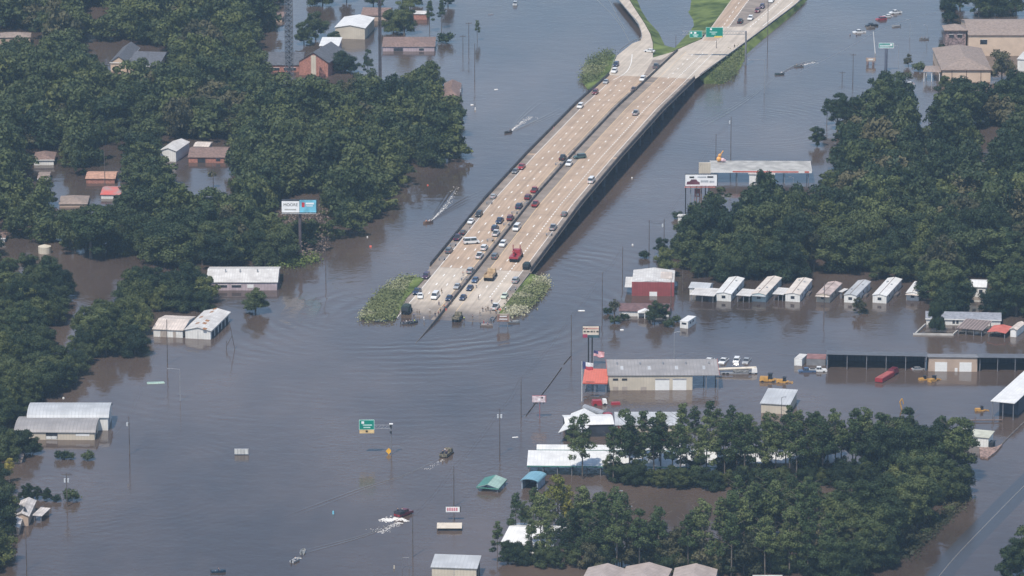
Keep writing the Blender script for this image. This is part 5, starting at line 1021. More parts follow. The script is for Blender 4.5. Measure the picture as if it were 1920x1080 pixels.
truck('tank_trailer', 'long cream boom trailer behind the cream shop', 'trailer', P(1380, 700), R(2), [('boom', (lambda m: (m.tube((-6.5, 0, 2.0), (6.5, 0, 2.4), .45, n=8), m)[1])(MB()), mat('boom_cream', (.6, .54, .45), .5)), ('frame', bx(-5, 6, -.9, .9, .6, 1.1), GREY), ('cab', bx(5, 6.8, -1, 1, 1.0, 2.3, taper=.1), TRIMW), ('machinery', bx(-1, 4, -1, 1, 1.1, 1.7), mat('machine_grey', (.2, .2, .2), .7, .4, 2))], (-4, -2.8, 4.5), sink=.6)
truck('red_combine', 'red machine with white hood near the tank trailer', 'machine', P(1130, 758), R(10), [('body', bx(-3.5, -.3, -1.2, 1.2, .4, 2.0, taper=.2), redm), ('hood', bx(-.2, 1.3, -1, 1, .8, 2.2, taper=.2), TRIMW), ('header', bx(2.5, 5.5, -1.4, .2, .3, 1.2, taper=.15), redm)], (-2.5, .5), sink=.5)
truck('red_loader', 'small red loader behind the first pines', 'loader', P(1239, 828), R(0), [('body', bx(-1.8, 1.8, -1, 1, .6, 1.6, taper=.15), redm), ('cab', bx(-.9, .5, -.8, .8, 1.6, 2.6, taper=.1), VG)], (-1.2, 1.2), sink=.4)
YM = mat('machine_yellow', (.46, .25, .06), .5, .1, 1)
def loader(label, p, rz, sc=1, cabx=0, sink=.6):
    arm = MB(); arm.tube((1.3, -.7, 1.5), (3.4, -.7, .9), .14); arm.tube((1.3, .7, 1.5), (3.4, .7, .9), .14)
    bk = MB(); bk.prism([(3.3, .3), (3.3, 1.3), (4.2, .5), (4.0, .2)], -1.3, 1.3, axis='y')
    t = truck('wheel_loader', label, 'loader', p, rz, [('engine_body', bx(-3.2, -.4, -1.1, 1.1, .8, 2.1, taper=.12), YM), ('front_frame', bx(-.35, 1.6, -.9, .9, .8, 1.5, taper=.1), YM), ('cab', bx(-.5 + cabx, .9 + cabx, -.8, .8, 1.5, 3.1, taper=.1), VG), ('cab_roof', bx(-.6 + cabx, 1.0 + cabx, -.9, .9, 3.1, 3.25), DARKI), ('lift_arm', arm, YM), ('bucket', bk, YM)], (-2.2, 1.2), sink=sink); t.scale = (sc,) * 3; return t
loader('large yellow loader with dark cab, left of a pair behind the cream shop', P(1443, 715), R(-8), 1.0)
loader('smaller yellow loader, right of a pair behind the cream shop', P(1470, 717), R(-10), .75)
loader('yellow loader half sunk in front of the tan garage', P(1733, 712), R(20), .6)
loader('yellow tilted machine with raised arm in front of the tan garage', P(1751, 714), R(45), .72)
loader('pale yellow tractor left of the huge white canopy', P(1840, 770), R(5), .65)
t = thing('excavator_arm', 'orange excavator arm rising from behind the pines', 'excavator', P(1692, 768)); mb = MB(); mb.tube((0, 0, -1), (-1.2, 0, 3.4), .3); mb.tube((-1.2, 0, 3.4), (-.2, 0, 5.0), .28); mb.build('boom', YM, t); mb = MB(); mb.tube((-.2, 0, 5), (.5, 0, 2.4), .22); mb.build('stick', YM, t); t.scale = (.7, .7, .72)
t = thing('pipe_rack', 'long brown pipe rack with upright stubs in the yard water', 'pipe rack', P(1838, 791)); mb = MB(); mb.tube((-5.5, 0, .5), (7, .4, .5), .2); mb.build('pipe', TRIMB, t)
for x in (-4.8, -1.6, 4.2, 7): mb = MB(); mb.tube((x, 0, -1), (x, 0, 1.5 if x < 5 else 1.0), .13); mb.build('stub', TRIMB, t)
# white bus-like trailer
b = B('travel_trailer', 'white travel trailer standing alone in brown water', 'trailer', (1275, 601), (1290, 603), (1305, 593), 2.5, .12, 'flat', RWB, WWH, ax='v', oh=.05); b.op('F', .5, 1.6, 1.3, 2.0).op('R', .3, 1.2, 1.2, 1.9).op('R', .65, 1.2, 1.2, 1.9)
# empty boat trailers
trm = GREY
def btrailer(px, py, h, label):
    t = thing('boat_trailer', label, 'boat trailer', deckpt(px, py) + Vector((0, 0, .02)), hd(h), 'empty boat trailers on the bridge')
    m = MB(); m.tube((3.2, 0, .55), (1.0, -.8, .55), .07, n=4); m.tube((3.2, 0, .55), (1.0, .8, .55), .07, n=4); m.tube((1, -.8, .55), (-2.2, -.8, .55), .07, n=4); m.tube((1, .8, .55), (-2.2, .8, .55), .07, n=4)
    for x in (-2.1, -.8, .6): m.tube((x, -.9, .55), (x, .9, .55), .06, n=4)
    m.build('frame', trm, t); w = MB(); w.tube((0, -.1, 0), (0, .1, 0), .33, n=10); w = w.mesh('wheel', TYRE)
    for s_ in (-1, 1): put('wheel', w, t, (-.6, s_ * .95, .33)); f = MB(); f.box(-1.1, -.1, s_ * .95 - .14, s_ * .95 + .14, .7, .76); f.build('fender', trm, t)
for a in ((950, 422, 'A', 'empty boat trailer behind the maroon car at the median'), (1047, 309, 'A', 'empty boat trailer behind the black pickup far up the bridge'), (918, 382, 'A', 'empty boat trailer behind the lone silver sedan'), (984, 382, 'A', 'small empty trailer between the maroon and navy cars'), (965, 400, 'A', 'empty trailer below the navy car left of the median'), (919, 452, 'A', 'empty trailer behind the white pickup beside the crosswise van'), (1030, 441, 'A', 'empty trailer behind the silver pickup on the right shoulder'), (962, 544, 'A', 'pale empty trailer on the right shoulder above the patrol car'), (871, 525, 'A', 'empty trailer behind the silver car left of the median'), (850, 460, 'A', 'empty trailer behind the purple pickup'), (829, 487, 'A', 'empty trailer behind the grey car on the left shoulder')): btrailer(*a)
# boats
def boat(p, rz, label, col=(.3, .3, .3), L=4.8, w=1.7, motor=True, group=None):
    key = 'hull_%d' % int(sum(c * 100 * (i + 1) for i, c in enumerate(col))); m = mat(key, col, .4, .05, 2)
    t = thing('motor_boat' if motor else 'rowing_boat', label, 'boat', p, rz, group); n = 7; prof = []; h = MB(); rings = []
    for i in range(n):
        f = i / (n - 1); x = -L / 2 + L * f; ww = w / 2 * (1 if f < .5 else math.sqrt(max(0.004, 1 - ((f - .5) / .5) ** 2))); sh = .5 + .2 * f
        rings.append([(x, -ww, sh), (x, -ww * .75, -.05), (x, 0, -.2), (x, ww * .75, -.05), (x, ww, sh), (x, ww * .86, sh), (x, ww * .6, .12), (x, 0, .1), (x, -ww * .6, .12), (x, -ww * .86, sh)])
    for a, c in zip(rings, rings[1:]): h.add(a + c, [(i, (i + 1) % 10, (i + 1) % 10 + 10, i + 10) for i in range(10)])
    h.add(rings[0], [tuple(range(10))]); h.build('hull', m, t)
    for x in (-L * .22, L * .1): bx(x - .15, x + .15, -w * .36, w * .36, .3, .38).build('bench', GREY, t)
    if motor: bx(-L / 2 - .3, -L / 2 - .02, -.16, .16, .2, .95, taper=.04).build('outboard_motor', DARKI, t)
    return t
# people
SKIN = mat('skin', (.42, .26, .19), .6, .05, 3); HAIR = mat('hair_dark', (.03, .022, .02), .8)
def person(p, rz, shirt, trou, label, pose='stand', sc=1.0, child=False):
    sc *= .98; H_ = dict(stand=(0, 0), sit=(0, 0)).get(pose)
    t = thing('person', label, 'person', p, rz); t.scale = (sc,) * 3
    if pose == 'sit': hip = .48; legs = [((0, -.1, hip), (.42, -.12, hip), (.45, -.12, .05)), ((0, .1, hip), (.42, .12, hip), (.45, .12, .05))]
    elif pose == 'walk': hip = .92; legs = [((0, -.1, hip), (.18, -.1, .5), (.05, -.1, .05)), ((0, .1, hip), (-.05, .1, .5), (-.28, .1, .08))]
    else: hip = .92; legs = [((0, -.1, hip), (.02, -.13, .5), (0, -.14, .05)), ((0, .1, hip), (.02, .13, .5), (0, .14, .05))]
    def skinned(name, pts, edges, rad, m, lvl=1, parent=t):
        me = bpy.data.meshes.new(name); me.from_pydata(pts, edges, []); me.materials.append(m); o = put(name, me, parent); md = o.modifiers.new('skin', 'SKIN'); md.use_smooth_shade = True
        for i, r in enumerate(rad): me.skin_vertices[0].data[i].radius = (r, r)
        me.skin_vertices[0].data[0].use_root = True
        if lvl: sm = o.modifiers.new('sub', 'SUBSURF'); sm.levels = lvl; sm.render_levels = lvl
        return o
    s = hip; pts = [(0, 0, s), (0, 0, s + .28), (0, 0, s + .5), (.01, 0, s + .6), (.03, 0, s + .68), (.03, 0, s + .8)]; ed = [(0, 1), (1, 2), (2, 3), (3, 4), (4, 5)]; rd = [.14, .13, .15, .06, .09, .095]
    for k, sgn in enumerate((-1, 1)):
        i = len(pts); bend = .25 if pose != 'stand' or k else .05
        pts += [(0, sgn * .2, s + .48), (.02 + bend * .2, sgn * .27, s + .22), (.08 + bend, sgn * .25, s + .02 + bend * .4), (.12 + bend, sgn * .24, s - .06 + bend * .5)]; ed += [(2, i), (i, i + 1), (i + 1, i + 2), (i + 2, i + 3)]; rd += [.065, .048, .038, .042]
        for f in range(3): j = len(pts); pts.append((.20 + bend, sgn * (.22 + .022 * f), s - .12 + bend * .5)); ed.append((i + 3, j)); rd.append(.012)
    for lg in legs:
        i = len(pts); pts += list(lg) + [(lg[2][0] + .16, lg[2][1], lg[2][2] - .01)]; ed += [(0, i), (i, i + 1), (i + 1, i + 2), (i + 2, i + 3)]; rd += [.1, .065, .045, .04]
    skinned('body', pts, ed, rd, SKIN)
    sp = [(0, 0, s + .02), (0, 0, s + .28), (0, 0, s + .49)]; se = [(0, 1), (1, 2)]; sr = [.165, .155, .17]
    for k, sgn in enumerate((-1, 1)): bend = .25 if pose != 'stand' or k else .05; i = len(sp); sp += [(0, sgn * .2, s + .48), (.02 + bend * .2, sgn * .27, s + .24)]; se += [(2, i), (i, i + 1)]; sr += [.088, .068]
    skinned('shirt', sp, se, sr, shirt); tp = [(0, 0, s)]; te = []; trr = [.165]
    for lg in legs: i = len(tp); tp += [lg[0], lg[1], tuple(lg[1][c] * .25 + lg[2][c] * .75 for c in range(3))]; te += [(0, i), (i, i + 1), (i + 1, i + 2)]; trr += [.115, .085, .065]
    skinned('trousers', tp, te, trr, trou); h = MB(); h.sphere((.015, 0, s + .83), .112, n=8, m=5, sz=.95); h.build('hair', HAIR, t)
    return t
CL = {k: mat('cloth_' + k, c, .9, .08, 3) for k, c in dict(red=(.45, .05, .05), navy=(.03, .04, .09), white=(.65, .64, .62), grey=(.2, .2, .2), lime=(.45, .6, .1), brown=(.14, .1, .07), orange=(.6, .2, .06), black=(.03, .03, .03), blue=(.08, .15, .3), pink=(.5, .25, .27), khaki=(.28, .22, .15)).items()}
PP = [(776, 596, 'blue', 'brown', 30, 'person in blue left of the khaki pair by the army truck'), (806, 588, 'white', 'khaki', 300, 'person in white shirt alone on the left lanes near the water'), (845, 571, 'grey', 'brown', 200, 'person in grey leaning at the median below the dark blue sedan'), (826, 586, 'khaki', 'black', 120, 'person in khaki near the median waterline'), (886, 600, 'navy', 'khaki', 90, 'person in navy beside the camouflaged truck at the water'), (870, 603, 'lime', 'navy', 40, 'person in lime vest behind the camouflaged truck'), (919, 588, 'blue', 'black', 0, 'person in blue between the trio and the white pickup'), (900, 592, 'brown', 'grey', 180, 'person in brown near the waterline right lanes'), (948, 583, 'white', 'navy', 250, 'person in white at the grass edge right of the white pickup'), (893, 540, 'white', 'grey', 220, 'person in white between navy sedans and the tan truck'), (951, 566, 'black', 'khaki', 0, 'person in black beside the patrol car'), (868, 517, 'orange', 'grey', 0, 'person in orange beside the trailer left of the median'), (782, 590, 'khaki', 'brown', 0, 'person in khaki standing right of the green army truck'), (786, 590, 'grey', 'khaki', 40, 'person in grey beside the khaki figure by the army truck'), (816, 594, 'black', 'navy', 90, 'person in black near the waterline on the left lanes'), (822, 592, 'red', 'black', 180, 'person in red near the waterline, left of the median'), (828, 550, 'brown', 'khaki', 30, 'person in brown walking behind the white van'), (823, 573, 'grey', 'navy', 270, 'person in grey right of the white van'), (833, 580, 'orange', 'grey', 60, 'person in an orange vest at the median'), (838, 577, 'pink', 'white', 10, 'person in pink at the median'), (795, 602, 'white', 'white', 45, 'person in white standing in shallow water at the road end'),
 (905, 585, 'black', 'grey', 80, 'leftmost of three people left of the white pickup at the flood edge'), (911, 584, 'white', 'brown', 200, 'middle of three people left of the white pickup at the flood edge'), (915, 583, 'brown', 'brown', 140, 'person nearest the white pickup at the flood edge'), (922, 570, 'navy', 'grey', 270, 'person in navy above the white pickup at the flood edge'), (935, 587, 'red', 'white', 20, 'person in red right of the white pickup at the flood edge'), (930, 589, 'orange', 'navy', 20, 'person in orange at the right flood edge'), (907, 609, 'red', 'red', 0, 'person all in red wading beside the small boat'), (897, 562, 'grey', 'grey', 0, 'person alone in the lanes above the camouflaged truck'),
 (1074, 289, 'white', 'black', 90, 'person in white at the median gap'), (1078, 290, 'black', 'black', 20, 'person in black at the median gap'), (1377, 90, 'black', 'black', 20, 'dark clothed person walking alone below the gantry'), (1038, 245, 'pink', 'pink', 0, 'person in pink by the left parapet'), (881, 432, 'black', 'grey', 0, 'person beside the white sedan on the left shoulder'), (926, 456, 'black', 'black', 0, 'person standing between trailer and median'), (799, 519, 'red', 'navy', 0, 'person in red beside the dark purple car')]
for px, py, a, c, rz, lb in PP: person(deckpt(px, py) + Vector((0, 0, .02 if py < 600 else .12)), R(rz), CL[a], CL[c], lb, 'walk' if 'walking' in lb or 'wading' in lb else 'stand')
def crew(p, rz, lst, label_where, L=4.8):
    for i, (dx, c, d) in enumerate(lst):
        q = Vector((math.cos(rz) * dx, math.sin(rz) * dx, 0)) + p; q.z = p.z + .1; person(q, rz, CL[c], CL['navy'], d + ' ' + label_where, 'sit' if i else 'sit')
for px, py, a, col, cr, lb in [(952, 249, 230, (.08, .08, .08), [(-1.5, 'black', 'steersman in black')], 'dark speed boat with white wake between the left wood and the bridge'), (802, 418, 215, (.35, .22, .16), [(-1.4, 'grey', 'steersman in grey'), (.6, 'orange', 'passenger in orange')], 'brown speed boat with long white wake heading to the billboard'),
    (1461, 140, 195, (.08, .12, .13), [(-1.2, 'white', 'man in white')], 'dark boat with a short wake right of the far highway'), (1497, 125, 190, (.25, .27, .28), [(-1.3, 'grey', 'man in grey'), (.7, 'khaki', 'man in khaki')], 'grey boat throwing white spray right of the far highway'),
    (715, 603, 10, (.16, .19, .22), [(1.0, 'lime', 'person in lime vest')], 'grey boat touching the tip of the left weed bank'), (913, 611, 350, (.5, .42, .38), [(.2, 'pink', 'person in pink')], 'small pale boat at the right flood edge'), (923, 600, 80, (.25, .29, .34), [], 'blue grey boat pulled up by the brown sign'), (964, 605, 5, (.4, .42, .44), [(-1, 'grey', 'man in grey')], 'long grey boat right of the brown sign'),
    (762, 607, 30, (.3, .31, .33), [(-1.2, 'navy', 'person in navy'), (0, 'white', 'person in white'), (1.2, 'grey', 'person in grey')], 'crowded grey boat at the left road end'), (775, 606, 40, (.12, .14, .16), [(.5, 'lime', 'person with lime helmet'), (-.8, 'black', 'person in black')], 'dark boat beside the crowded one at the left road end'),
    (1632, 53, 200, (.35, .3, .25), [(0, 'khaki', 'man in khaki')], 'tan boat behind the black pickup at the upper right'), (1732, 74, 185, (.3, .3, .3), [(-.5, 'black', 'man in black'), (.8, 'grey', 'man in grey')], 'boat with passengers near the lamp posts at the upper right'), (1680, 50, 200, (.5, .5, .5), [], 'pale boat below the wading cars at the upper right'), (554, 1052, 60, (.7, .7, .7), [(0, 'white', 'man in white')], 'white boat at the lower left of the view'), (568, 1036, 85, (.5, .5, .48), [], 'small pale boat above the white one at the bottom'), (410, 1073, 5, (.05, .1, .16), [(0, 'navy', 'man in navy')], 'dark blue boat at the bottom edge')]:
    p = P(px, py); boat(p, R(a), lb, tuple(c * .6 for c in col), 4.0, 1.45); crew(p, R(a), cr, 'in the ' + lb.split(' with ')[0].split(' at ')[0].split(' right ')[0].split(' throwing ')[0])
# people standing in army truck in the water
for i, (dx, dy, c) in enumerate(((-2.2, .5, 'black'), (-1.2, -.5, 'grey'), (-.3, .5, 'white'), (-2.4, -.6, 'navy'))):
    a = R(70); q = P(838, 853) + Vector((dx * math.cos(a) - dy * math.sin(a), dx * math.sin(a) + dy * math.cos(a), .55)); person(q, R(70), CL[c], CL['navy'], ['person in black', 'person in grey', 'person in white', 'person in navy'][i] + ' standing in the bed of the wading army truck')
# red lifted pickup ploughing through the water
t = vehicle('pickup', 'maroon', P(757, 966), R(52), 'dark red pickup with dark bed ploughing a foam wake in deep water', sink=.2); t.scale = (1.12, 1.12, 1.12); bx(-2.8, -.8, -1.02, 1.02, 1.1, 1.75).build('dark_bed_box', DARKI, t)
for i, (x, z, y) in enumerate(((-2.2, 1.0, .4), (-1.3, 1.0, -.5))): a = R(52); person(P(757, 966) + Vector((x * math.cos(a) - y * math.sin(a), x * math.sin(a) + y * math.cos(a), z)), a, CL[('black', 'grey')[i]], CL['navy'], ('person in black', 'person in grey')[i] + ' riding in the bed of the red ploughing pickup')
for px, py, lb in ((1594, 67, 'left one of two waders ahead of the white pickup at upper right'), (1606, 67, 'right one of two waders ahead of the white pickup at upper right')): person(P(px, py, 0) - Vector((0, 0, .7)), R(200), CL['grey'], CL['navy'], lb, 'walk')
# ------------------------------------------------------------ poles, masts, signs
def pole(px, py, ytop, label, arm=0, trf=0, lean=0, name='utility_pole', m=WOOD, r=.17, lamp=0, group=None):
    h = hgt(px, py, ytop); t = thing(name, label, 'pole' if name != 'street_lamp' else 'street lamp', P(px, py), 0, group); mb = MB(); top = (lean, 0, h); mb.tube((0, 0, -2), top, r, r * .6, n=7); mb.build('pole_shaft', m, t)
    if arm: a = MB(); a.box(lean - arm, lean + arm, -.09, .09, h - .75, h - .55); [a.tube((lean + x, 0, h - .55), (lean + x, 0, h - .25), .07) for x in (-arm * .9, 0.0, arm * .9)]; a.build('crossarm', m, t)
    for i in range(trf): s_ = (-1, 1)[i % 2]; a = MB(); a.tube((lean + s_ * .5, 0, h - 2.9), (lean + s_ * .5, 0, h - 1.8), .3, n=8); a.build('transformer', mat('transformer_grey', (.5, .52, .54), .5), t)
    if lamp: a = MB(); a.tube((lean, 0, h - .1), (lean + lamp, 0, h + .2), .07, n=5); a.build('lamp_arm', m, t); bx(lean + lamp - .1, lean + lamp + .75 * (1 if lamp > 0 else -1), -.2, .2, h + .08, h + .24).build('lamp_head', GREY, t) if lamp > 0 else bx(lean + lamp - .75, lean + lamp + .1, -.2, .2, h + .08, h + .24).build('lamp_head', GREY, t)
    return t
for a in [(1370, 303, 219, 'tall utility pole behind the fuel station canopy', .0, 1), (1342, 308, 252, 'utility pole between the canopy and the tan box', .0, 0), (1217, 470, 412, 'utility pole standing in water left of the right wood', 0, 0), (1245, 463, 411, 'utility pole with transformer at the tip of the right wood', 0, 1), (1167, 533, 463, 'utility pole left of the barn red workshop', 0, 0), (1129, 603, 511, 'tall utility pole beside the palm', 0, 0), (1071, 667, 591, 'utility pole with crossarm at the upper end of the sunken rail', 0, 0), (977, 782, 708, 'utility pole at the lower end of the sunken rail', 0, 0), (937, 854, 766, 'transformer pole left of the white canvas roof', 0, 2), (851, 950, 873, 'tall pole directly behind the small red sign', 0, 0), (774, 1044, 964, 'utility pole above the grey roofed hall at the bottom', 0, 0), (243, 852, 781, 'utility pole right of the vaulted barns', 0, 1), (314, 682, 599, 'utility pole before the low white shed', 0, 0), (611, 530, 462, 'utility pole with crossarm by the reeds', 1.1, 0), (1545, 588, 531, 'utility pole in front of the fourth mobile home', 0, 0), (1599, 154, 101, 'utility pole with crossarm left of the green hotel sign', 1.1, 0), (1579, 150, 134, 'crossarm pole top rising over the right wood', 1.2, 0), (126, 950, 886, 'transformer pole with two pale cans over the left weeds', 1.5, 2), (50, 1068, 985, 'leaning pole in front of the rusty roofed house', 0, 0), (879, 90, 42, 'crossarm pole with orange marker at the top', 1.3, 0), (890, 150, 82, 'utility pole below the orange marked one', 0, 0), (868, 100, 66, 'short pole left of the orange marked one', 1.2, 0), (866, 212, 160, 'pole at the tip of the left wood', 0, 1), (1280, 545, 505, 'pole right of the barn red workshop', 0, 0), (1258, 572, 526, 'dark pole in front of the barn red workshop', 0, 0), (1160, 560, 560 - 4, 'stub', 0, 0), (197, 352, 283, 'black pole in front of the orange brick house', 0, 0), (400, 355, 308, 'bare pole in the pond of the left wood', 0, 0), (1439, 98, -8, 'tall slim mast at the edge of the far highway', 0, 0), (1267, 100, 68, 'short steel post left of the gantry signs', 0, 0), (1343, 104, 76, 'thin steel post on the highway below the big green sign', 0, 0), (1160, 700, 700 - 3, 'stub', 0, 0), (659, 280, 268, 'stub', 0, 0), (920, 200, 120, 'stub', 0, 0), (1300, 404, 370, 'stub', 0, 0)]:
    if a[3] != 'stub': pole(a[0], a[1], a[2], a[3], a[4], a[5])
for a in [(338, 752, 692, 'curved lamp post by the wide brown reflection at left', -3.2), (1264, 672, 623, 'double lamp post behind the cream shop', 1.2), (1487, 385, 333, 'lamp post in front of the fuel station', -1.0), (1184 + 500, 140, 87, 'pale lamp post right of the green hotel sign', -1.0), (1738, 74, 48, 'pale lamp post beside the boat with passengers', -1.0), (1706, 70, 38, 'pale lamp post farther right of the hotel sign', -1.0), (1433, 175, 113, 'pale lamp post with a long arm in the water right of the gantry', -6.0), (1465, 795, 745, 'black twin lamp over the pines by the grey shed', .7), (1176, 985, 950, 'white twin lamp over the pines by the white roof', .7), (1158, 960, 921, 'lamp post above the pines in brown water', .8)]:
    pole(a[0], a[1], a[2], a[3], 0, 0, 0, 'street_lamp', GREY if 'black' not in a[3] else DARKI, .11, a[4])
for x0_, lb in ((1638, 'leaning white sign post left of the green hotel sign'),):
    pole(x0_ + 4, 100, 60, lb, 0, 0, -1.2, 'sign_post', TRIMW, .22)
# leaning tripod of poles by the white barn
t = thing('leaning_poles', 'three leaning grey poles right of the white ribbed barn', 'poles', P(432, 655))
for p0, p1 in (((1.6, 0, -1), (-.2, 0, 9.2)), ((-1.4, 0, -1), (-1.2, 0, 3)), ((-1.2, 0, 1.2), (.6, 0, 4.6))): mb = MB(); mb.tube(p0, p1, .14, .1); mb.build('pole_shaft', WOOD, t)
# radio masts
def lattice(name, label, px, py, H_, w, m, seg=2.6, r=.09):
    t = thing(name, label, 'mast', P(px, py)); mb = MB(); cs = [(w / 2 * math.cos(a), w / 2 * math.sin(a)) for a in (R(90), R(210), R(330))]
    mb2 = MB(); z = 0; k = 0
    for x, y in cs: mb.tube((x, y, -1), (x, y, H_), r, n=4)
    while z < H_:
        for i in range(3):
            a, c = cs[i], cs[(i + 1) % 3]; mb2.tube((a[0], a[1], z), (c[0], c[1], z + seg), r * .6, n=3, cap=False); mb2.tube((c[0], c[1], z), (a[0], a[1], z + seg), r * .6, n=3, cap=False); mb2.tube((a[0], a[1], z + seg), (c[0], c[1], z + seg), r * .6, n=3, cap=False)
        z += seg
    mb.build('mast_legs', m, t); mb2.build('bracing', m, t); return t
lattice('radio_tower', 'wide grey lattice radio tower rising from the left wood past the top edge', 543, 168, 48, 3.6, mat('mast_grey', (.10, .105, .12), .6), 2.2, .24)
lattice('radio_mast', 'thin dark red and white guyed mast left of the sunken brown house', 713, 168, 42, 1.3, mat('mast_dark', (.08, .065, .07), .6), 1.4, .14)
FONTC = {}
def text_mesh(s, size):
    c = bpy.data.curves.new('t', 'FONT'); c.body = s; c.size = size; c.align_x = 'CENTER'; c.align_y = 'CENTER'; c.extrude = .012; o = bpy.data.objects.new('t', c); COL.objects.link(o); bpy.context.view_layer.update()
    me = bpy.data.meshes.new_from_object(o.evaluated_get(bpy.context.evaluated_depsgraph_get())); bpy.data.objects.remove(o); me.name = 'lettering'; return me
def letters(s, size, m, parent, x, y, z, name='lettering'):
    me = text_mesh(s, size); me.materials.clear(); me.materials.append(m); o = put(name, me, parent, (x, y, z)); o.rotation_euler = (R(90), 0, 0); return o
BLK = mat('ink_black', (.02, .02, .02), .6); INKR = mat('ink_red', (.5, .04, .05), .6); SGREEN = mat('sign_green', (.0, .22, .16), .5, .03); SYEL = mat('sign_yellow', (.75, .52, .12), .5, .03); SWHITE = mat('sign_white', (.80, .80, .80), .5, .03); SBLUE = mat('sign_sky_blue', (.16, .45, .58), .5, .15, .4); SBROWN = mat('sign_brown', (.20, .10, .07), .6)
# billboard in the left wood
pz = P(563, 480); t = thing('billboard', 'old billboard with a white lettered half and a sky blue half above the left wood', 'billboard', pz, R(0)); h0 = hgt(563, 480, 399); h1 = h0 + 4.4; s_ = 9050 / 1690.
mb = MB(); mb.tube((0, 0.6, -2), (0, 0.6, h0 + .5), .55, n=10); mb.build('column', mat('column_rust', (.10, .08, .09), .7), t)
xa, xm, xb = (529 - 563) / s_, (562.5 - 563) / s_, (594 - 563) / s_
bx(xa, xb + .4, .3, 1.3, h0 - .1, h1 + .1).build('frame', DARKI, t); bx(xa, xm - .05, .05, .28, h0, h1 - .4).build('white_panel', SWHITE, t); bp_ = bx(xm + .05, xb, .05, .28, h0, h1).build('blue_panel', SBLUE, t)
letters('MOORE', 1.45, BLK, t, (xa + xm) / 2, .03, h0 + 2.7); bx(xa + 1.0, xm - 1.2, .0, .045, h0 + .8, h0 + 1.3).build('grey_line', mat('ink_grey', (.4, .4, .38), .6), t)
mb = MB(); mb.box(xm + .8, xm + 1.8, -.0, .04, h0 + 1.9, h0 + 3.6); mb.build('red_mark', INKR, t); mb = MB(); mb.box(xm + 2.2, xb - .8, 0, .04, h0 + 2.9, h0 + 3.5); mb.box(xm + 2.4, xb - 1.2, 0, .04, h0 + 2.2, h0 + 2.5); mb.build('pale_lines', SWHITE, t)
bx(xa, xb, -.9, -.1, h0 - .35, h0 - .25).build('catwalk', GREY, t)
# billboard by the fuel station
pz = P(1314, 404); t = thing('billboard', 'wide white billboard with a dark red truck picture, left of the fuel station', 'billboard', pz); s_ = 9050 / 1737.; h0 = hgt(1314, 404, 349); h1 = h0 + 4.1; xa, xb = -30 / s_, 30 / s_
bx(xa, xb + .3, .25, 1.4, h0 - .1, h1 + .1).build('frame', DARKI, t); bx(xa, xb, .02, .24, h0, h1).build('white_panel', SWHITE, t)
k = MB(); k.prism([(xa + .4, h0 + .5), (xa + .6, h0 + 1.5), (xa + 1.6, h0 + 1.7), (xa + 2.2, h0 + 2.4), (xa + 4, h0 + 2.4), (xa + 4.6, h0 + 1.6), (xa + 5.2, h0 + 1.4), (xa + 5.3, h0 + .5)], -.02, .015, axis='y'); k.build('truck_picture', mat('ink_plum', (.14, .05, .07), .5), t)
k = MB(); k.box(xa + 1.5, xa + 3.2, -.02, .015, h0 + 2.9, h0 + 3.5); k.box(xa + 8.0, xa + 10.2, -.02, .015, h0 + 3.0, h0 + 3.6); k.build('dark_lettering', BLK, t); k = MB(); k.box(xa + 4.4, xa + 7.6, -.02, .015, h0 + 3.0, h0 + 3.5); k.box(xa + 5.6, xa + 8.4, -.02, .015, h0 + 1.3, h0 + 2.1); k.box(xa + 8.8, xa + 10.6, -.02, .015, h0 + 1.2, h0 + 1.9); k.build('grey_lettering', mat('ink_pale', (.4, .42, .45), .6), t)
bx(xa - .3, xb - .6, -.9, -.05, h0 - .45, h0 - .3).build('catwalk', mat('catwalk_red', (.4, .14, .11), .6), t)
for x, m in ((-5.6, BLK), (-3.8, GREY), (-1.6, TRIMB), (.2, TRIMB), (1.6, BLK), (2.9, BLK)): mb = MB(); mb.tube((x, .8, -2), (x, .8, h0), .2); mb.build('post', m, t)
t = thing('price_sign', 'small red and white price sign hanging between the billboard posts', 'sign', P(1307, 400)); h0 = hgt(1307, 400, 369); bx(-1.0, 1.0, -.15, .15, h0, h0 + 3.0).build('panel', mat('sign_dull_red', (.42, .13, .12), .6), t); bx(-.6, .6, -.2, -.16, h0 + .3, h0 + 1.2).build('white_field', SWHITE, t)
for x in (-.9, .9): mb = MB(); mb.tube((x, 0, -2), (x, 0, h0), .1); mb.build('post', TRIMR, t)
t = thing('tan_box_sign', 'blank tan box sign on posts left of the fuel station canopy', 'sign', P(1321, 350)); bx(-2.2, 2.2, -.6, .6, 5.2, 9.2).build('box', WCR, t)
for x in (-1.6, 1.6): mb = MB(); mb.tube((x, 0, -2), (x, 0, 5.2), .2); mb.build('post', STEEL, t)
t = thing('roof_balloon', 'orange and pink inflated figure on the fuel canopy roof', 'inflatable', P(1348, 303, 5.25)); mb = MB(); mb.sphere((0, 0, 1.0), 1.0, n=10, m=6); mb.sphere((.3, 0, 2.4), .7, n=8, m=5); mb.tube((.5, 0, 2.6), (1.6, 0, 4.2), .22); mb.build('orange_body', mat('inflated_orange', (.7, .35, .1), .5), t); mb = MB(); mb.sphere((1.4, -.3, .7), .8, n=8, m=5); mb.sphere((2.2, -.2, .5), .5, n=8, m=5); mb.build('pink_body', mat('inflated_pink', (.6, .42, .45), .5), t)
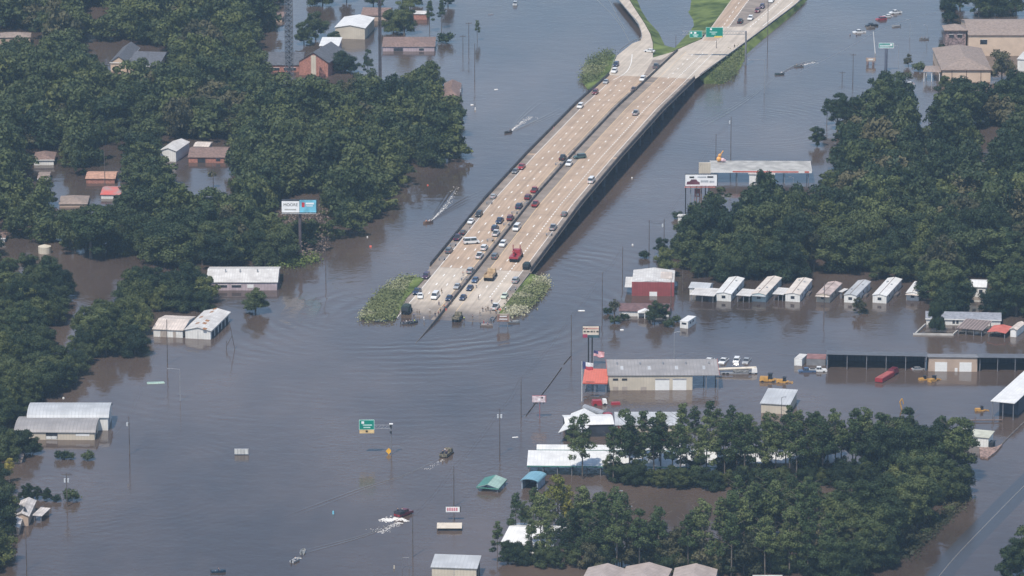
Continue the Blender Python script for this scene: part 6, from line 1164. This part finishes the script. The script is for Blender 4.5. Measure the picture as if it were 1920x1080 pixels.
# overhead gantry
def gsign(parent, x0, x1, z0, z1, y, shields, lines, exitbar=None):
    bx(x0 - .12, x1 + .12, y, y + .12, z0 - .12, z1 + .12).build('sign_border', mat('sign_border', (.45, .72, .64), .5), parent)
    o = bx(x0, x1, y - .04, y - .005, z0, z1).build('green_panel', SGREEN, parent)
    for fx, w_, fz in shields: bx(x0 + fx - w_ / 2, x0 + fx + w_ / 2, y - .07, y - .045, z0 + fz, z0 + fz + .75).build('route_shield', SWHITE, o)
    for fx0, fx1, fz in lines: bx(x0 + fx0, x0 + fx1, y - .07, y - .045, z0 + fz, z0 + fz + .3).build('text_line', mat('sign_text', (.55, .75, .70), .5), o)
    if exitbar: a, c, dd, e = exitbar; bx(x0 + a, x0 + c, y - .09, y - .05, z0 + dd, z0 + e).build('yellow_panel', SYEL, o)
g0 = P(1398, 118, 1.0); t = thing('sign_gantry', 'steel overhead gantry arm carrying two green highway signs', 'gantry', (g0.x, g0.y, 0)); sg = FPX / (g0.y * math.cos(PITCH) + CAMH * math.sin(PITCH))
zt = (118 - 59) / sg / .97 + 1
mb = MB(); mb.tube((0, 0, -2), (0, 0, zt), .42, .34, n=8); mb.build('post', STEEL, t); L = (1398 - 1279) / sg; a = MB(); n = 22
for y in (0, .9):
    for z in (zt - .1, zt - 1.5): a.tube((0, y, z), (-L, y, z), .07, n=4)
for i in range(n): x = -L * i / n; x2 = -L * (i + 1) / n; a.tube((x, 0, zt - .1), (x2, 0, zt - 1.5), .05, n=3); a.tube((x, .9, zt - 1.5), (x2, .9, zt - .1), .05, n=3)
a.build('truss', GREY, t)
X = lambda px: (px - 1398) / sg; Zs = lambda py: zt - (py - 60) / sg / .97
gsign(t, X(1323.5), X(1354.5), Zs(70.5), Zs(53.5), -.3, [(2.0, .8, 2.9)], [(1.4, 4.6, 1.9), (2.2, 4.0, 1.1)], (3.4, 6.8, -.25, .4)); gsign(t, X(1293), X(1315.5), Zs(71), Zs(60), -.3, [(.6, .7, 1.5), (2.2, 1.0, 1.5)], [(1.2, 3.6, .8), (1.6, 3.2, .25)])
t.children[0].name = 'post'
# near green sign with arm
pz = P(734, 852); t = thing('highway_sign', 'green highway sign with yellow bottom strip on a long arm over open water', 'sign', pz); s_ = 9050 / (pz.y * math.cos(PITCH) + CAMH * math.sin(PITCH)); zz = lambda py: (852 - py) / s_ / .965; xx = lambda px: (px - 734) / s_
mb = MB(); mb.tube((0, 0, -2), (0, 0, zz(795)), .17, n=7); mb.build('post', STEEL, t); a = MB(); a.tube((0, 0, zz(797)), (xx(702), 0, zz(797)), .09, n=5); a.tube((0, 0, zz(803.5)), (xx(702), 0, zz(803.5)), .07, n=5)
for i in range(5): q0 = xx(702) * i / 5; q1 = xx(702) * (i + 1) / 5; a.tube((q0, 0, zz(797)), (q1, 0, zz(803.5)), .045, n=3)
a.build('arm', GREY, t); gsign(t, xx(674.5), xx(701.5), zz(804.5), zz(787.5), -.2, [(1.0, .8, 1.75)], [(1.0, 3.8, 1.2), (1.2, 3.3, .45)]); bx(xx(674.5), xx(702), -.22, -.05, zz(812), zz(805.3)).build('yellow_panel', mat('sign_ochre', (.62, .45, .22), .5), t); bx(xx(686), xx(690), -.26, -.225, zz(810), zz(806.5)).build('arrow_mark', BLK, t)
for y_ in (797, 808): bx(-.45, .1, -.4, -.1, zz(y_ + 4), zz(y_)).build('signal_head', BLK, t)
bx(-.6, .5, -.5, .2, zz(795), zz(793.5)).build('cap', TRIMW, t)
t = thing('warning_sign', 'yellow diamond warning sign at the waterline beside the sign post', 'sign', P(729, 851)); a = MB(); a.add([(0, -.3, -.05), (.95, -.3, .95), (0, -.3, 1.95), (-.95, -.3, .95), (0, -.22, -.05), (.95, -.22, .95), (0, -.22, 1.95), (-.95, -.22, .95)], [(0, 1, 2, 3), (4, 7, 6, 5), (0, 4, 5, 1), (1, 5, 6, 2), (2, 6, 7, 3), (3, 7, 4, 0)]); a.build('diamond', mat('sign_amber', (.85, .45, .04), .5), t); mb = MB(); mb.tube((0, -.15, -2), (0, -.15, 1), .06); mb.build('post', STEEL, t)
def psign(name, label, px, pyb, x0, x1, y0, y1, fm, bm_, post_m, posts=(0,), extras=(), r=.12):
    pz = P(px, pyb); t = thing(name, label, 'sign', pz); s_ = 9050 / (pz.y * math.cos(PITCH) + CAMH * math.sin(PITCH)); X_ = lambda v: (v - px) / s_; Z_ = lambda v: (pyb - v) / s_ / .965
    bx(X_(x0) - .06, X_(x1) + .25, -.0, .45, Z_(y1) - .06, Z_(y0) + .06).build('frame', bm_, t); bx(X_(x0), X_(x1), -.08, -.005, Z_(y1), Z_(y0)).build('face', fm, t)
    for i, v in enumerate(posts): mb = MB(); mb.tube((X_(px) + v, .2, -2), (X_(px) + v, .2, Z_(y1)), r); mb.build('post', post_m, t)
    for nm, a0, a1, b0, b1, m in extras: bx(X_(a0), X_(a1), -.14, -.085, Z_(b1), Z_(b0)).build(nm, m, t)
    return t
psign('pole_sign', 'large cream sign with dark lettering and red corner on two tall poles, above the flags', 1109, 690, 1092.5, 1122.5, 612, 633, mat('sign_cream', (.62, .54, .45), .5), BLK, BLK, (-1.0, .2), [('red_line', 1093, 1122, 615, 617, mat('sign_rose', (.5, .25, .2), .5))] + [('dark_word', a, c, 620.5, 623, BLK) for a, c in ((1094, 1098), (1100, 1105), (1107, 1111), (1113, 1115), (1118, 1122))] + [('dark_word', 1093, 1095, 615, 617, BLK), ('dark_word', 1099, 1101, 615, 617, BLK), ('red_corner', 1092.6, 1101, 626.5, 633, mat('sign_crimson', (.35, .05, .10), .5)), ('dark_band', 1101.2, 1122.4, 628, 633, mat('sign_dark_teal', (.05, .10, .12), .5))], r=.22)
psign('pole_sign', 'small white sign with red frame on one thin red pole beside the sunken rail', 1012, 784, 998, 1022.5, 742.5, 754, mat('sign_white_pink', (.62, .52, .54), .5, .15, 1.5), mat('sign_frame_red', (.30, .10, .11), .6), mat('sign_pole_red', (.28, .10, .12), .6), (0,), [('dark_mark', 1015, 1018, 744, 747, BLK), ('pale_mark', 1009, 1013, 747, 751, SWHITE)] + [('dark_mark', 1000 + i * 6, 1002 + i * 6, 755, 757, BLK) for i in range(4)])
psign('pole_sign', 'small pink lettered sign on a dark pole above the flat tan awning', 850, 976, 836, 862, 950, 960, SWHITE, BLK, STEEL, (0,), [('red_letter', 838 + i * 4.2, 841 + i * 4.2, 951.5, 957.5, mat('sign_pink_letter', (.55, .2, .24), .5)) for i in range(5)])
psign('road_sign', 'brown and tan road sign standing in deep water at the flooded lanes', 943, 614, 932, 954, 589, 603, mat('sign_weathered_brown', (.25, .15, .12), .7, .2, 2), mat('sign_frame_tan', (.38, .34, .27), .6), STEEL, (-1.4, 1.6), [('text_line', 937, 950, 592.5, 594, SWHITE), ('text_line', 936, 951, 597.5, 599, SWHITE), ('tan_top', 938, 952, 589.3, 591.5, mat('sign_tan', (.4, .35, .28), .6))])
psign('panel_sign', 'row of four pale blank panels alone in open water at left', 452, 853, 440, 465, 842, 851.5, mat('panel_pale', (.56, .56, .54), .6), GREY, GREY, (-1.5, 1.5), [('gap', 445.5 + i * 6, 446.3 + i * 6, 842, 851.5, STEEL) for i in range(3)])
psign('hotel_sign', 'teal banded hotel sign on a thick dark column at the upper right', 1661, 134, 1647, 1674, 82, 91, mat('sign_teal', (.12, .32, .29), .5), TRIMW, mat('column_slate', (.10, .11, .15), .7), (0,), [('pale_band', 1649, 1668, 86, 87.5, SWHITE), ('pale_emblem', 1668, 1672, 83, 87, SWHITE), ('pale_edge', 1648, 1674, 90, 91, SWHITE)], r=.62)
psign('monument_sign', 'low stone sign with tan face in the water below the hotel sign', 1632, 122, 1624, 1641, 109, 115, WTAN, BRICKM, BRICKM, (-1.2, 1.2), [('pale_field', 1628, 1637, 110.5, 113, TRIMW)], r=.5)
# flags
def flag(label, px, pyb, ytop, w, h, fn, pm=GREY):
    pz = P(px, pyb); H_ = hgt(px, pyb, ytop); t = thing('flagpole', label.replace('flag', 'flag', 1), 'flagpole', pz); mb = MB(); mb.tube((0, 0, -2), (0, 0, H_), .13, .08); mb.build('pole_shaft', pm, t)
    mb = MB(); nx, nz = 16, 13
    for i in range(nx):
        for j in range(nz):
            def V(a, c): x = w * a / nx; return (x * .95 + .1, .28 * math.sin(x * 2.4 + c * .2), H_ - .15 - h + h * c / nz - .16 * x + .1 * math.sin(x * 2.2))
            mb.add([V(i, j), V(i + 1, j), V(i + 1, j + 1), V(i, j + 1)], [(0, 1, 2, 3)], fn(i / nx, j))
    mb.build('flag_cloth', [mat('flag_red', (.55, .07, .09), .8), mat('flag_white', (.8, .78, .78), .8), mat('flag_blue', (.06, .07, .18), .8)], t)
flag('flagpole flying a striped red and white flag with dark blue canton behind the orange awning', 1112, 716, 656, 3.6, 1.9, lambda a, j: 2 if a < .4 and j >= 6 else (j % 2))
flag('flagpole flying a white and red flag with blue band in front of the orange awning', 1091, 752, 677, 3.6, 2.4, lambda a, j: 2 if a < .28 else (1 if j >= 6 else 0), TRIMW)
# palm
pz = P(1152, 606); t = thing('palm_tree', 'fan palm with grey trunk left of the white porch', 'tree', pz); mb = MB(); mb.tube((0, 0, -2), (0, 0, 5.2), .28, .25); mb.build('trunk', BARK, t); q = []
rg = np.random.default_rng(4); C = rg.normal(size=(420, 3)); C /= np.linalg.norm(C, axis=1)[:, None]; C = C[C[:, 2] > -.5] * rg.uniform(.6, 2.1, (int((C[:, 2] > -.5).sum()), 1)); Cc = C + np.array((0, 0, 6.2)); put('crown', quads_mesh('crown', leaf_quads(Cc, C / 2 * .2 + np.array((0, 0, .3)), .32, rg), LEAF_O), t); mb = MB(); mb.sphere((0, 0, 4.9), .8, sz=1.3); mb.build('dead_skirt', mat('palm_skirt', (.14, .11, .08), .9), t)
t2 = thing('palm_tree', 'small palm standing in the pond of the left wood', 'tree', P(398, 352)); put('crown', quads_mesh('crown', leaf_quads(Cc * .8, C * .1 + np.array((0, 0, .3)), .3, rg), LEAF_O), t2)
# guard rails partly out of the water
def lowrail(pts, name, label, h=.3, m=DARKC, w=.16):
    o0 = P(*pts[0]); mb = MB()
    for a, c in zip(pts, pts[1:]):
        p, q = P(*a) - o0, P(*c) - o0; n = Vector((-(q - p).y, (q - p).x, 0)).normalized() * w / 2; u3 = Vector((0, 0, h)); d3 = Vector((0, 0, -1)); mb.add([p - n + d3, q - n + d3, q + n + d3, p + n + d3] + [v + u3 for v in (p - n, q - n, q + n, p + n)], [(4, 5, 6, 7), (0, 1, 5, 4), (1, 2, 6, 5), (2, 3, 7, 6), (3, 0, 4, 7)])
    o = put(name, mb.mesh(name, m), loc=o0); return tag(o, label, 'rail')
lowrail([(1070, 668), (1057, 683)], 'sunken_rail', 'short dark rail end just out of the water at the crossarm pole')
lowrail([(1053, 690), (1030, 722), (1012, 745), (986, 780)], 'sunken_rail', 'long rail top breaking the water behind the small red framed sign')
lowrail([(1920, 792), (1893, 818), (1862, 850)], 'road_kerb', 'pale kerb line between the yard and the flooded road at lower right', .2, DARKC, .4)
# roads lying just under the flood: thin wet sheets
def wetmat(name, c, r=.12):
    m = bpy.data.materials.new(name); m.use_nodes = True; b = m.node_tree.nodes['Principled BSDF']; b.inputs['Base Color'].default_value = (*c, 1); b.inputs['Roughness'].default_value = r; b.inputs['IOR'].default_value = 1.333; return m
def wribbon(name, pts, w, z, m):
    p = [P(x, y, z) for x, y in bez(pts, 5)]; mb = MB(); Lf = []; Rt = []
    for i, q in enumerate(p): tt = (p[min(i + 1, len(p) - 1)] - p[max(i - 1, 0)]); nrm = Vector((tt.y, -tt.x, 0)).normalized(); Lf.append(q - nrm * w / 2); Rt.append(q + nrm * w / 2)
    for i in range(len(p) - 1): mb.quad(Lf[i], Lf[i + 1], Rt[i + 1], Rt[i])
    return struct(name, mb, m)
WETR = wetmat('wet_asphalt', (.045, .04, .04), .16); WETL = mat('line_under_water', (.15, .135, .115), .3)
wribbon('flooded_road', [(1745, 1100), (1790, 1045), (1850, 982), (1905, 926), (1960, 872)], 7.5, .004, WETR)
wribbon('road_centre_line', [(1745, 1100), (1790, 1045), (1850, 982), (1905, 926), (1960, 872)], .28, .012, WETL)
wribbon('sunken_ramp_line', [(1110, -10), (1130, 10), (1150, 30), (1168, 55), (1180, 78)], .3, .008, WETL); wribbon('sunken_ramp_line', [(1137, -10), (1150, 15), (1160, 35), (1172, 55)], .35, .008, WETL)
wribbon('sunken_kerb_line', [(1120, 663), (1300, 662), (1490, 665)], .25, .01, mat('kerb_under_water', (.13, .12, .12), .3))
wribbon('sunken_kerb_line', [(1900, 8), (1760, 22), (1660, 52), (1580, 95), (1500, 135)], .35, .01, mat('kerb_under_water', (.13, .12, .12), .3))
# foam: broken white water, nobody could count the flecks
FOAM = mat('foam_white', (.75, .72, .67), .8, .1, 2)
def foam(label, path, w0, w1, n, size=.28, bias=1.6):
    rg = np.random.default_rng(n); pp = [P(*q) for q in bez(path, 8)]; Q = []
    for i in range(n):
        f = rg.uniform(0, 1) ** bias; k = f * (len(pp) - 1); j = min(int(k), len(pp) - 2); q = pp[j].lerp(pp[j + 1], k - j); w = w0 + (w1 - w0) * f; d = (pp[j + 1] - pp[j]).normalized(); nn = Vector((-d.y, d.x, 0)); q = q + nn * rg.normal() * w * .4; Q.append((q.x, q.y, .02 + i * .00001))
    Q = np.array(Q); N_ = np.tile(np.array((0, 0, 1.0)), (len(Q), 1)); rr = rg.normal(size=(len(Q), 3)) * .0
    a = rg.uniform(0, 6.28, len(Q)); s_ = size * rg.uniform(.4, 1.4, len(Q)); A_ = np.stack([np.cos(a) * s_, np.sin(a) * s_, a * 0], 1); B_ = np.stack([-np.sin(a) * s_, np.cos(a) * s_, a * 0], 1)
    o = put('foam', quads_mesh('foam', np.stack([Q - A_ - B_, Q + A_ - B_, Q + A_ + B_, Q - A_ + B_], 1).reshape(-1, 3), FOAM)); stuff(tag(o, label, 'foam'))
foam('white wake behind the dark speed boat', [(955, 247), (966, 239), (980, 229), (996, 219)], .5, 2.4, 420, .15, 2.0)
foam('long white wake behind the brown speed boat', [(805, 415), (818, 404), (834, 388), (846, 370), (856, 350)], .5, 1.8, 520, .14, 2.2)
foam('churned foam behind the red ploughing pickup', [(752, 971), (742, 973), (732, 976), (716, 973)], 1.8, 2.6, 420, .2); foam('spreading foam streaks below the red ploughing pickup', [(750, 980), (735, 986), (716, 994), (706, 998)], 1.2, 3.4, 260, .12, 1.1); foam('foam at the right wheel of the red ploughing pickup', [(752, 973), (760, 976), (764, 978)], 1, 1, 90, .16)
foam('thin foam line behind the wading army truck', [(832, 862), (820, 868), (806, 876), (798, 880)], .6, 2.4, 60, .1, 1); foam('white spray round the grey boat right of the far highway', [(1500, 124), (1512, 120), (1528, 117)], .8, 2.5, 180, .16); foam('short wake of the dark boat right of the far highway', [(1464, 137), (1472, 134), (1480, 131)], .4, 1.5, 50, .14); foam('foam at the bow of the white boat near the bottom', [(548, 1054), (556, 1050), (564, 1046)], .6, .8, 60, .14)
# bow waves: low ridges of water trailing in a V
def ridge(name, pts, w, h, n=3, gap=3.0):
    pp = [P(*q) for q in bez(pts, 6)]
    for k in range(n):
        mb = MB(); N = len(pp); rows = []
        for i, q in enumerate(pp):
            t = (pp[min(i + 1, N - 1)] - pp[max(i - 1, 0)]).normalized(); nn = Vector((-t.y, t.x, 0)); f = i / (N - 1); ww = w * (.4 + f); hh = h * math.sin(math.pi * min(1, f * 1.1 + .05)) * (1 - .25 * k) + .01
            c = q + nn * gap * k * f; rows.append([c + nn * (ww * a) + Vector((0, 0, hh * b - .02)) for a, b in ((-1, 0), (-.6, .25), (-.25, .8), (0, 1), (.25, .8), (.6, .25), (1, 0))])
        for a, b in zip(rows, rows[1:]): mb.add(a + b, [(i, i + 1, i + 8, i + 7) for i in range(6)])
        o = struct(name, mb, WATER)
        for p_ in o.data.polygons: p_.use_smooth = True
ridge('wake_wave', [(952, 250), (975, 226), (1005, 200), (1040, 176)], .8, .12, 2, 3); ridge('wake_wave', [(952, 250), (985, 236), (1030, 214), (1090, 180)], .8, .12, 3, -3)
ridge('wake_wave', [(802, 420), (822, 396), (850, 358), (868, 330)], .8, .12, 2, 2.5); ridge('wake_wave', [(802, 420), (835, 396), (880, 368), (935, 344)], .8, .12, 3, -3)
ridge('wake_wave', [(757, 966), (700, 1000), (600, 1030), (500, 1056)], .9, .09, 2, -3); ridge('wake_wave', [(838, 853), (760, 890), (680, 915), (550, 962), (440, 1000)], .9, .09, 2, 3); ridge('wake_wave', [(1461, 140), (1500, 122), (1560, 108)], .9, .2, 2, 3); ridge('wake_wave', [(1461, 140), (1400, 190), (1330, 232), (1280, 250)], 1.1, .1, 3, -4)
# small floating and half sunk things
def floater(name, label, px, py, dims, m, cat='debris'):
    mb = MB(); x, y, z = dims; mb.box(-x / 2, x / 2, -y / 2, y / 2, -.2, z, taper=min(x, y) * .18); o = put(name, mb.mesh(name, m), loc=P(px, py), rz=rnd.uniform(-.5, .5)); return tag(o, label, cat)
WB_ = mat('float_white', (.72, .72, .7), .6); OR_ = mat('float_orange', (.6, .12, .08), .6)
for a in (('buoy', 'red orange float on the water near the weed bank', 695, 463, (.9, .6, .5), OR_, 'float'), ('buoy', 'red float near the upper wood edge', 802, 348, (.7, .6, .4), OR_, 'float'), ('debris_board', 'small white float left of the red orange one', 689, 445, (.5, .5, .4), WB_), ('square_sign', 'white square sign top in the brown reflection', 837, 304, (1.3, .2, 1.4), WB_, 'sign'), ('debris_board', 'white scrap above the boat wake at left', 930, 168, (1.6, .8, .2), WB_), ('debris_board', 'white scrap off the tip of the left wood', 885, 197, (1.3, .8, .3), WB_), ('debris_board', 'white post top off the tip of the left wood', 891, 206, (.5, .3, 1.0), WB_), ('debris_board', 'dark scrap high on the left water', 920, 27, (2.4, 1, .3), STEEL), ('debris_board', 'white floating scrap beside the tall pole by the palm', 1090, 583, (2.4, .6, .25), WB_), ('debris_board', 'pale floating box below the palm', 1166, 619, (1.3, .6, .3), WB_), ('debris_board', 'white fleck right of the transformer pole', 966, 820, (2.0, .6, .12), WB_), ('meter_box', 'blue box just above water in the lower middle', 625, 964, (.5, .4, 1.0), SBLUE, 'box'), ('debris_board', 'white fleck left of the panel row', 119, 747, (.7, .6, .4), WB_), ('canvas_top', 'torn teal canopy top floating under the curved lamp post', 292, 718, (6.0, 2.2, .25), TEAL2, 'canopy'), ('debris_board', 'white float left of the transformer pole by the wood tip', 1186, 460, (.6, .5, .5), WB_), ('debris_board', 'white float near the bridge shadow', 1185, 334, (.6, .5, .4), WB_), ('hydrant_top', 'pale post top near the bottom between sign and pole', 739, 1066, (.4, .4, .9), WCR), ('construction_barrel', 'orange barrel at the right flood edge', 938, 584, (.6, .6, 1.0), OR_, 'barrel'), ('construction_barrel', 'orange barrel against the median near the waterline', 836, 584, (.6, .6, 1.0), OR_, 'barrel')): floater(*a)
t = thing('pipe_gate', 'thin square pipe frame standing in water at the bottom', 'frame', P(761, 1066)); mb = MB()
for a, c in (((-1, 0, -1), (-1, 0, 3.6)), ((.9, 0, -1), (.9, 0, 3.6)), ((-1, 0, 3.2), (.9, 0, 3.2))): mb.tube(a, c, .07)
mb.build('pipe', STEEL, t)
# sagging service wires strung from pole to pole
def wire(label, pts, sag=1.2):
    mb = MB(); o0 = P(*pts[0][:2])
    for off in (-.5, .5):
        for (x0, y0, t0), (x1, y1, t1) in zip(pts, pts[1:]):
            a = P(x0, y0) - o0; b = P(x1, y1) - o0; a.z = hgt(x0, y0, t0) - .5; b.z = hgt(x1, y1, t1) - .5; a.x += off; b.x += off; prev = a
            for i in range(1, 11): f = i / 10; q = a.lerp(b, f); q.z -= sag * 4 * f * (1 - f); mb.tube(prev, q, .028, n=3, cap=False); prev = q
    tag(put('power_line', mb.mesh('power_line', RAILM), loc=o0), label, 'power line')
wire('thin power line running along the sunken rail from the palm to the transformer pole', [(1167, 533, 463), (1129, 603, 511), (1071, 667, 591), (977, 782, 708), (937, 854, 766), (851, 950, 873), (774, 1044, 964)])
wire('thin power line over open water along the left side', [(126, 950, 886), (243, 852, 781), (314, 682, 599)])
wire('thin power line between the poles left of the right wood', [(1217, 470, 412), (1245, 463, 411), (1342, 308, 252), (1370, 303, 219)])
print('objects', len(COL.objects))
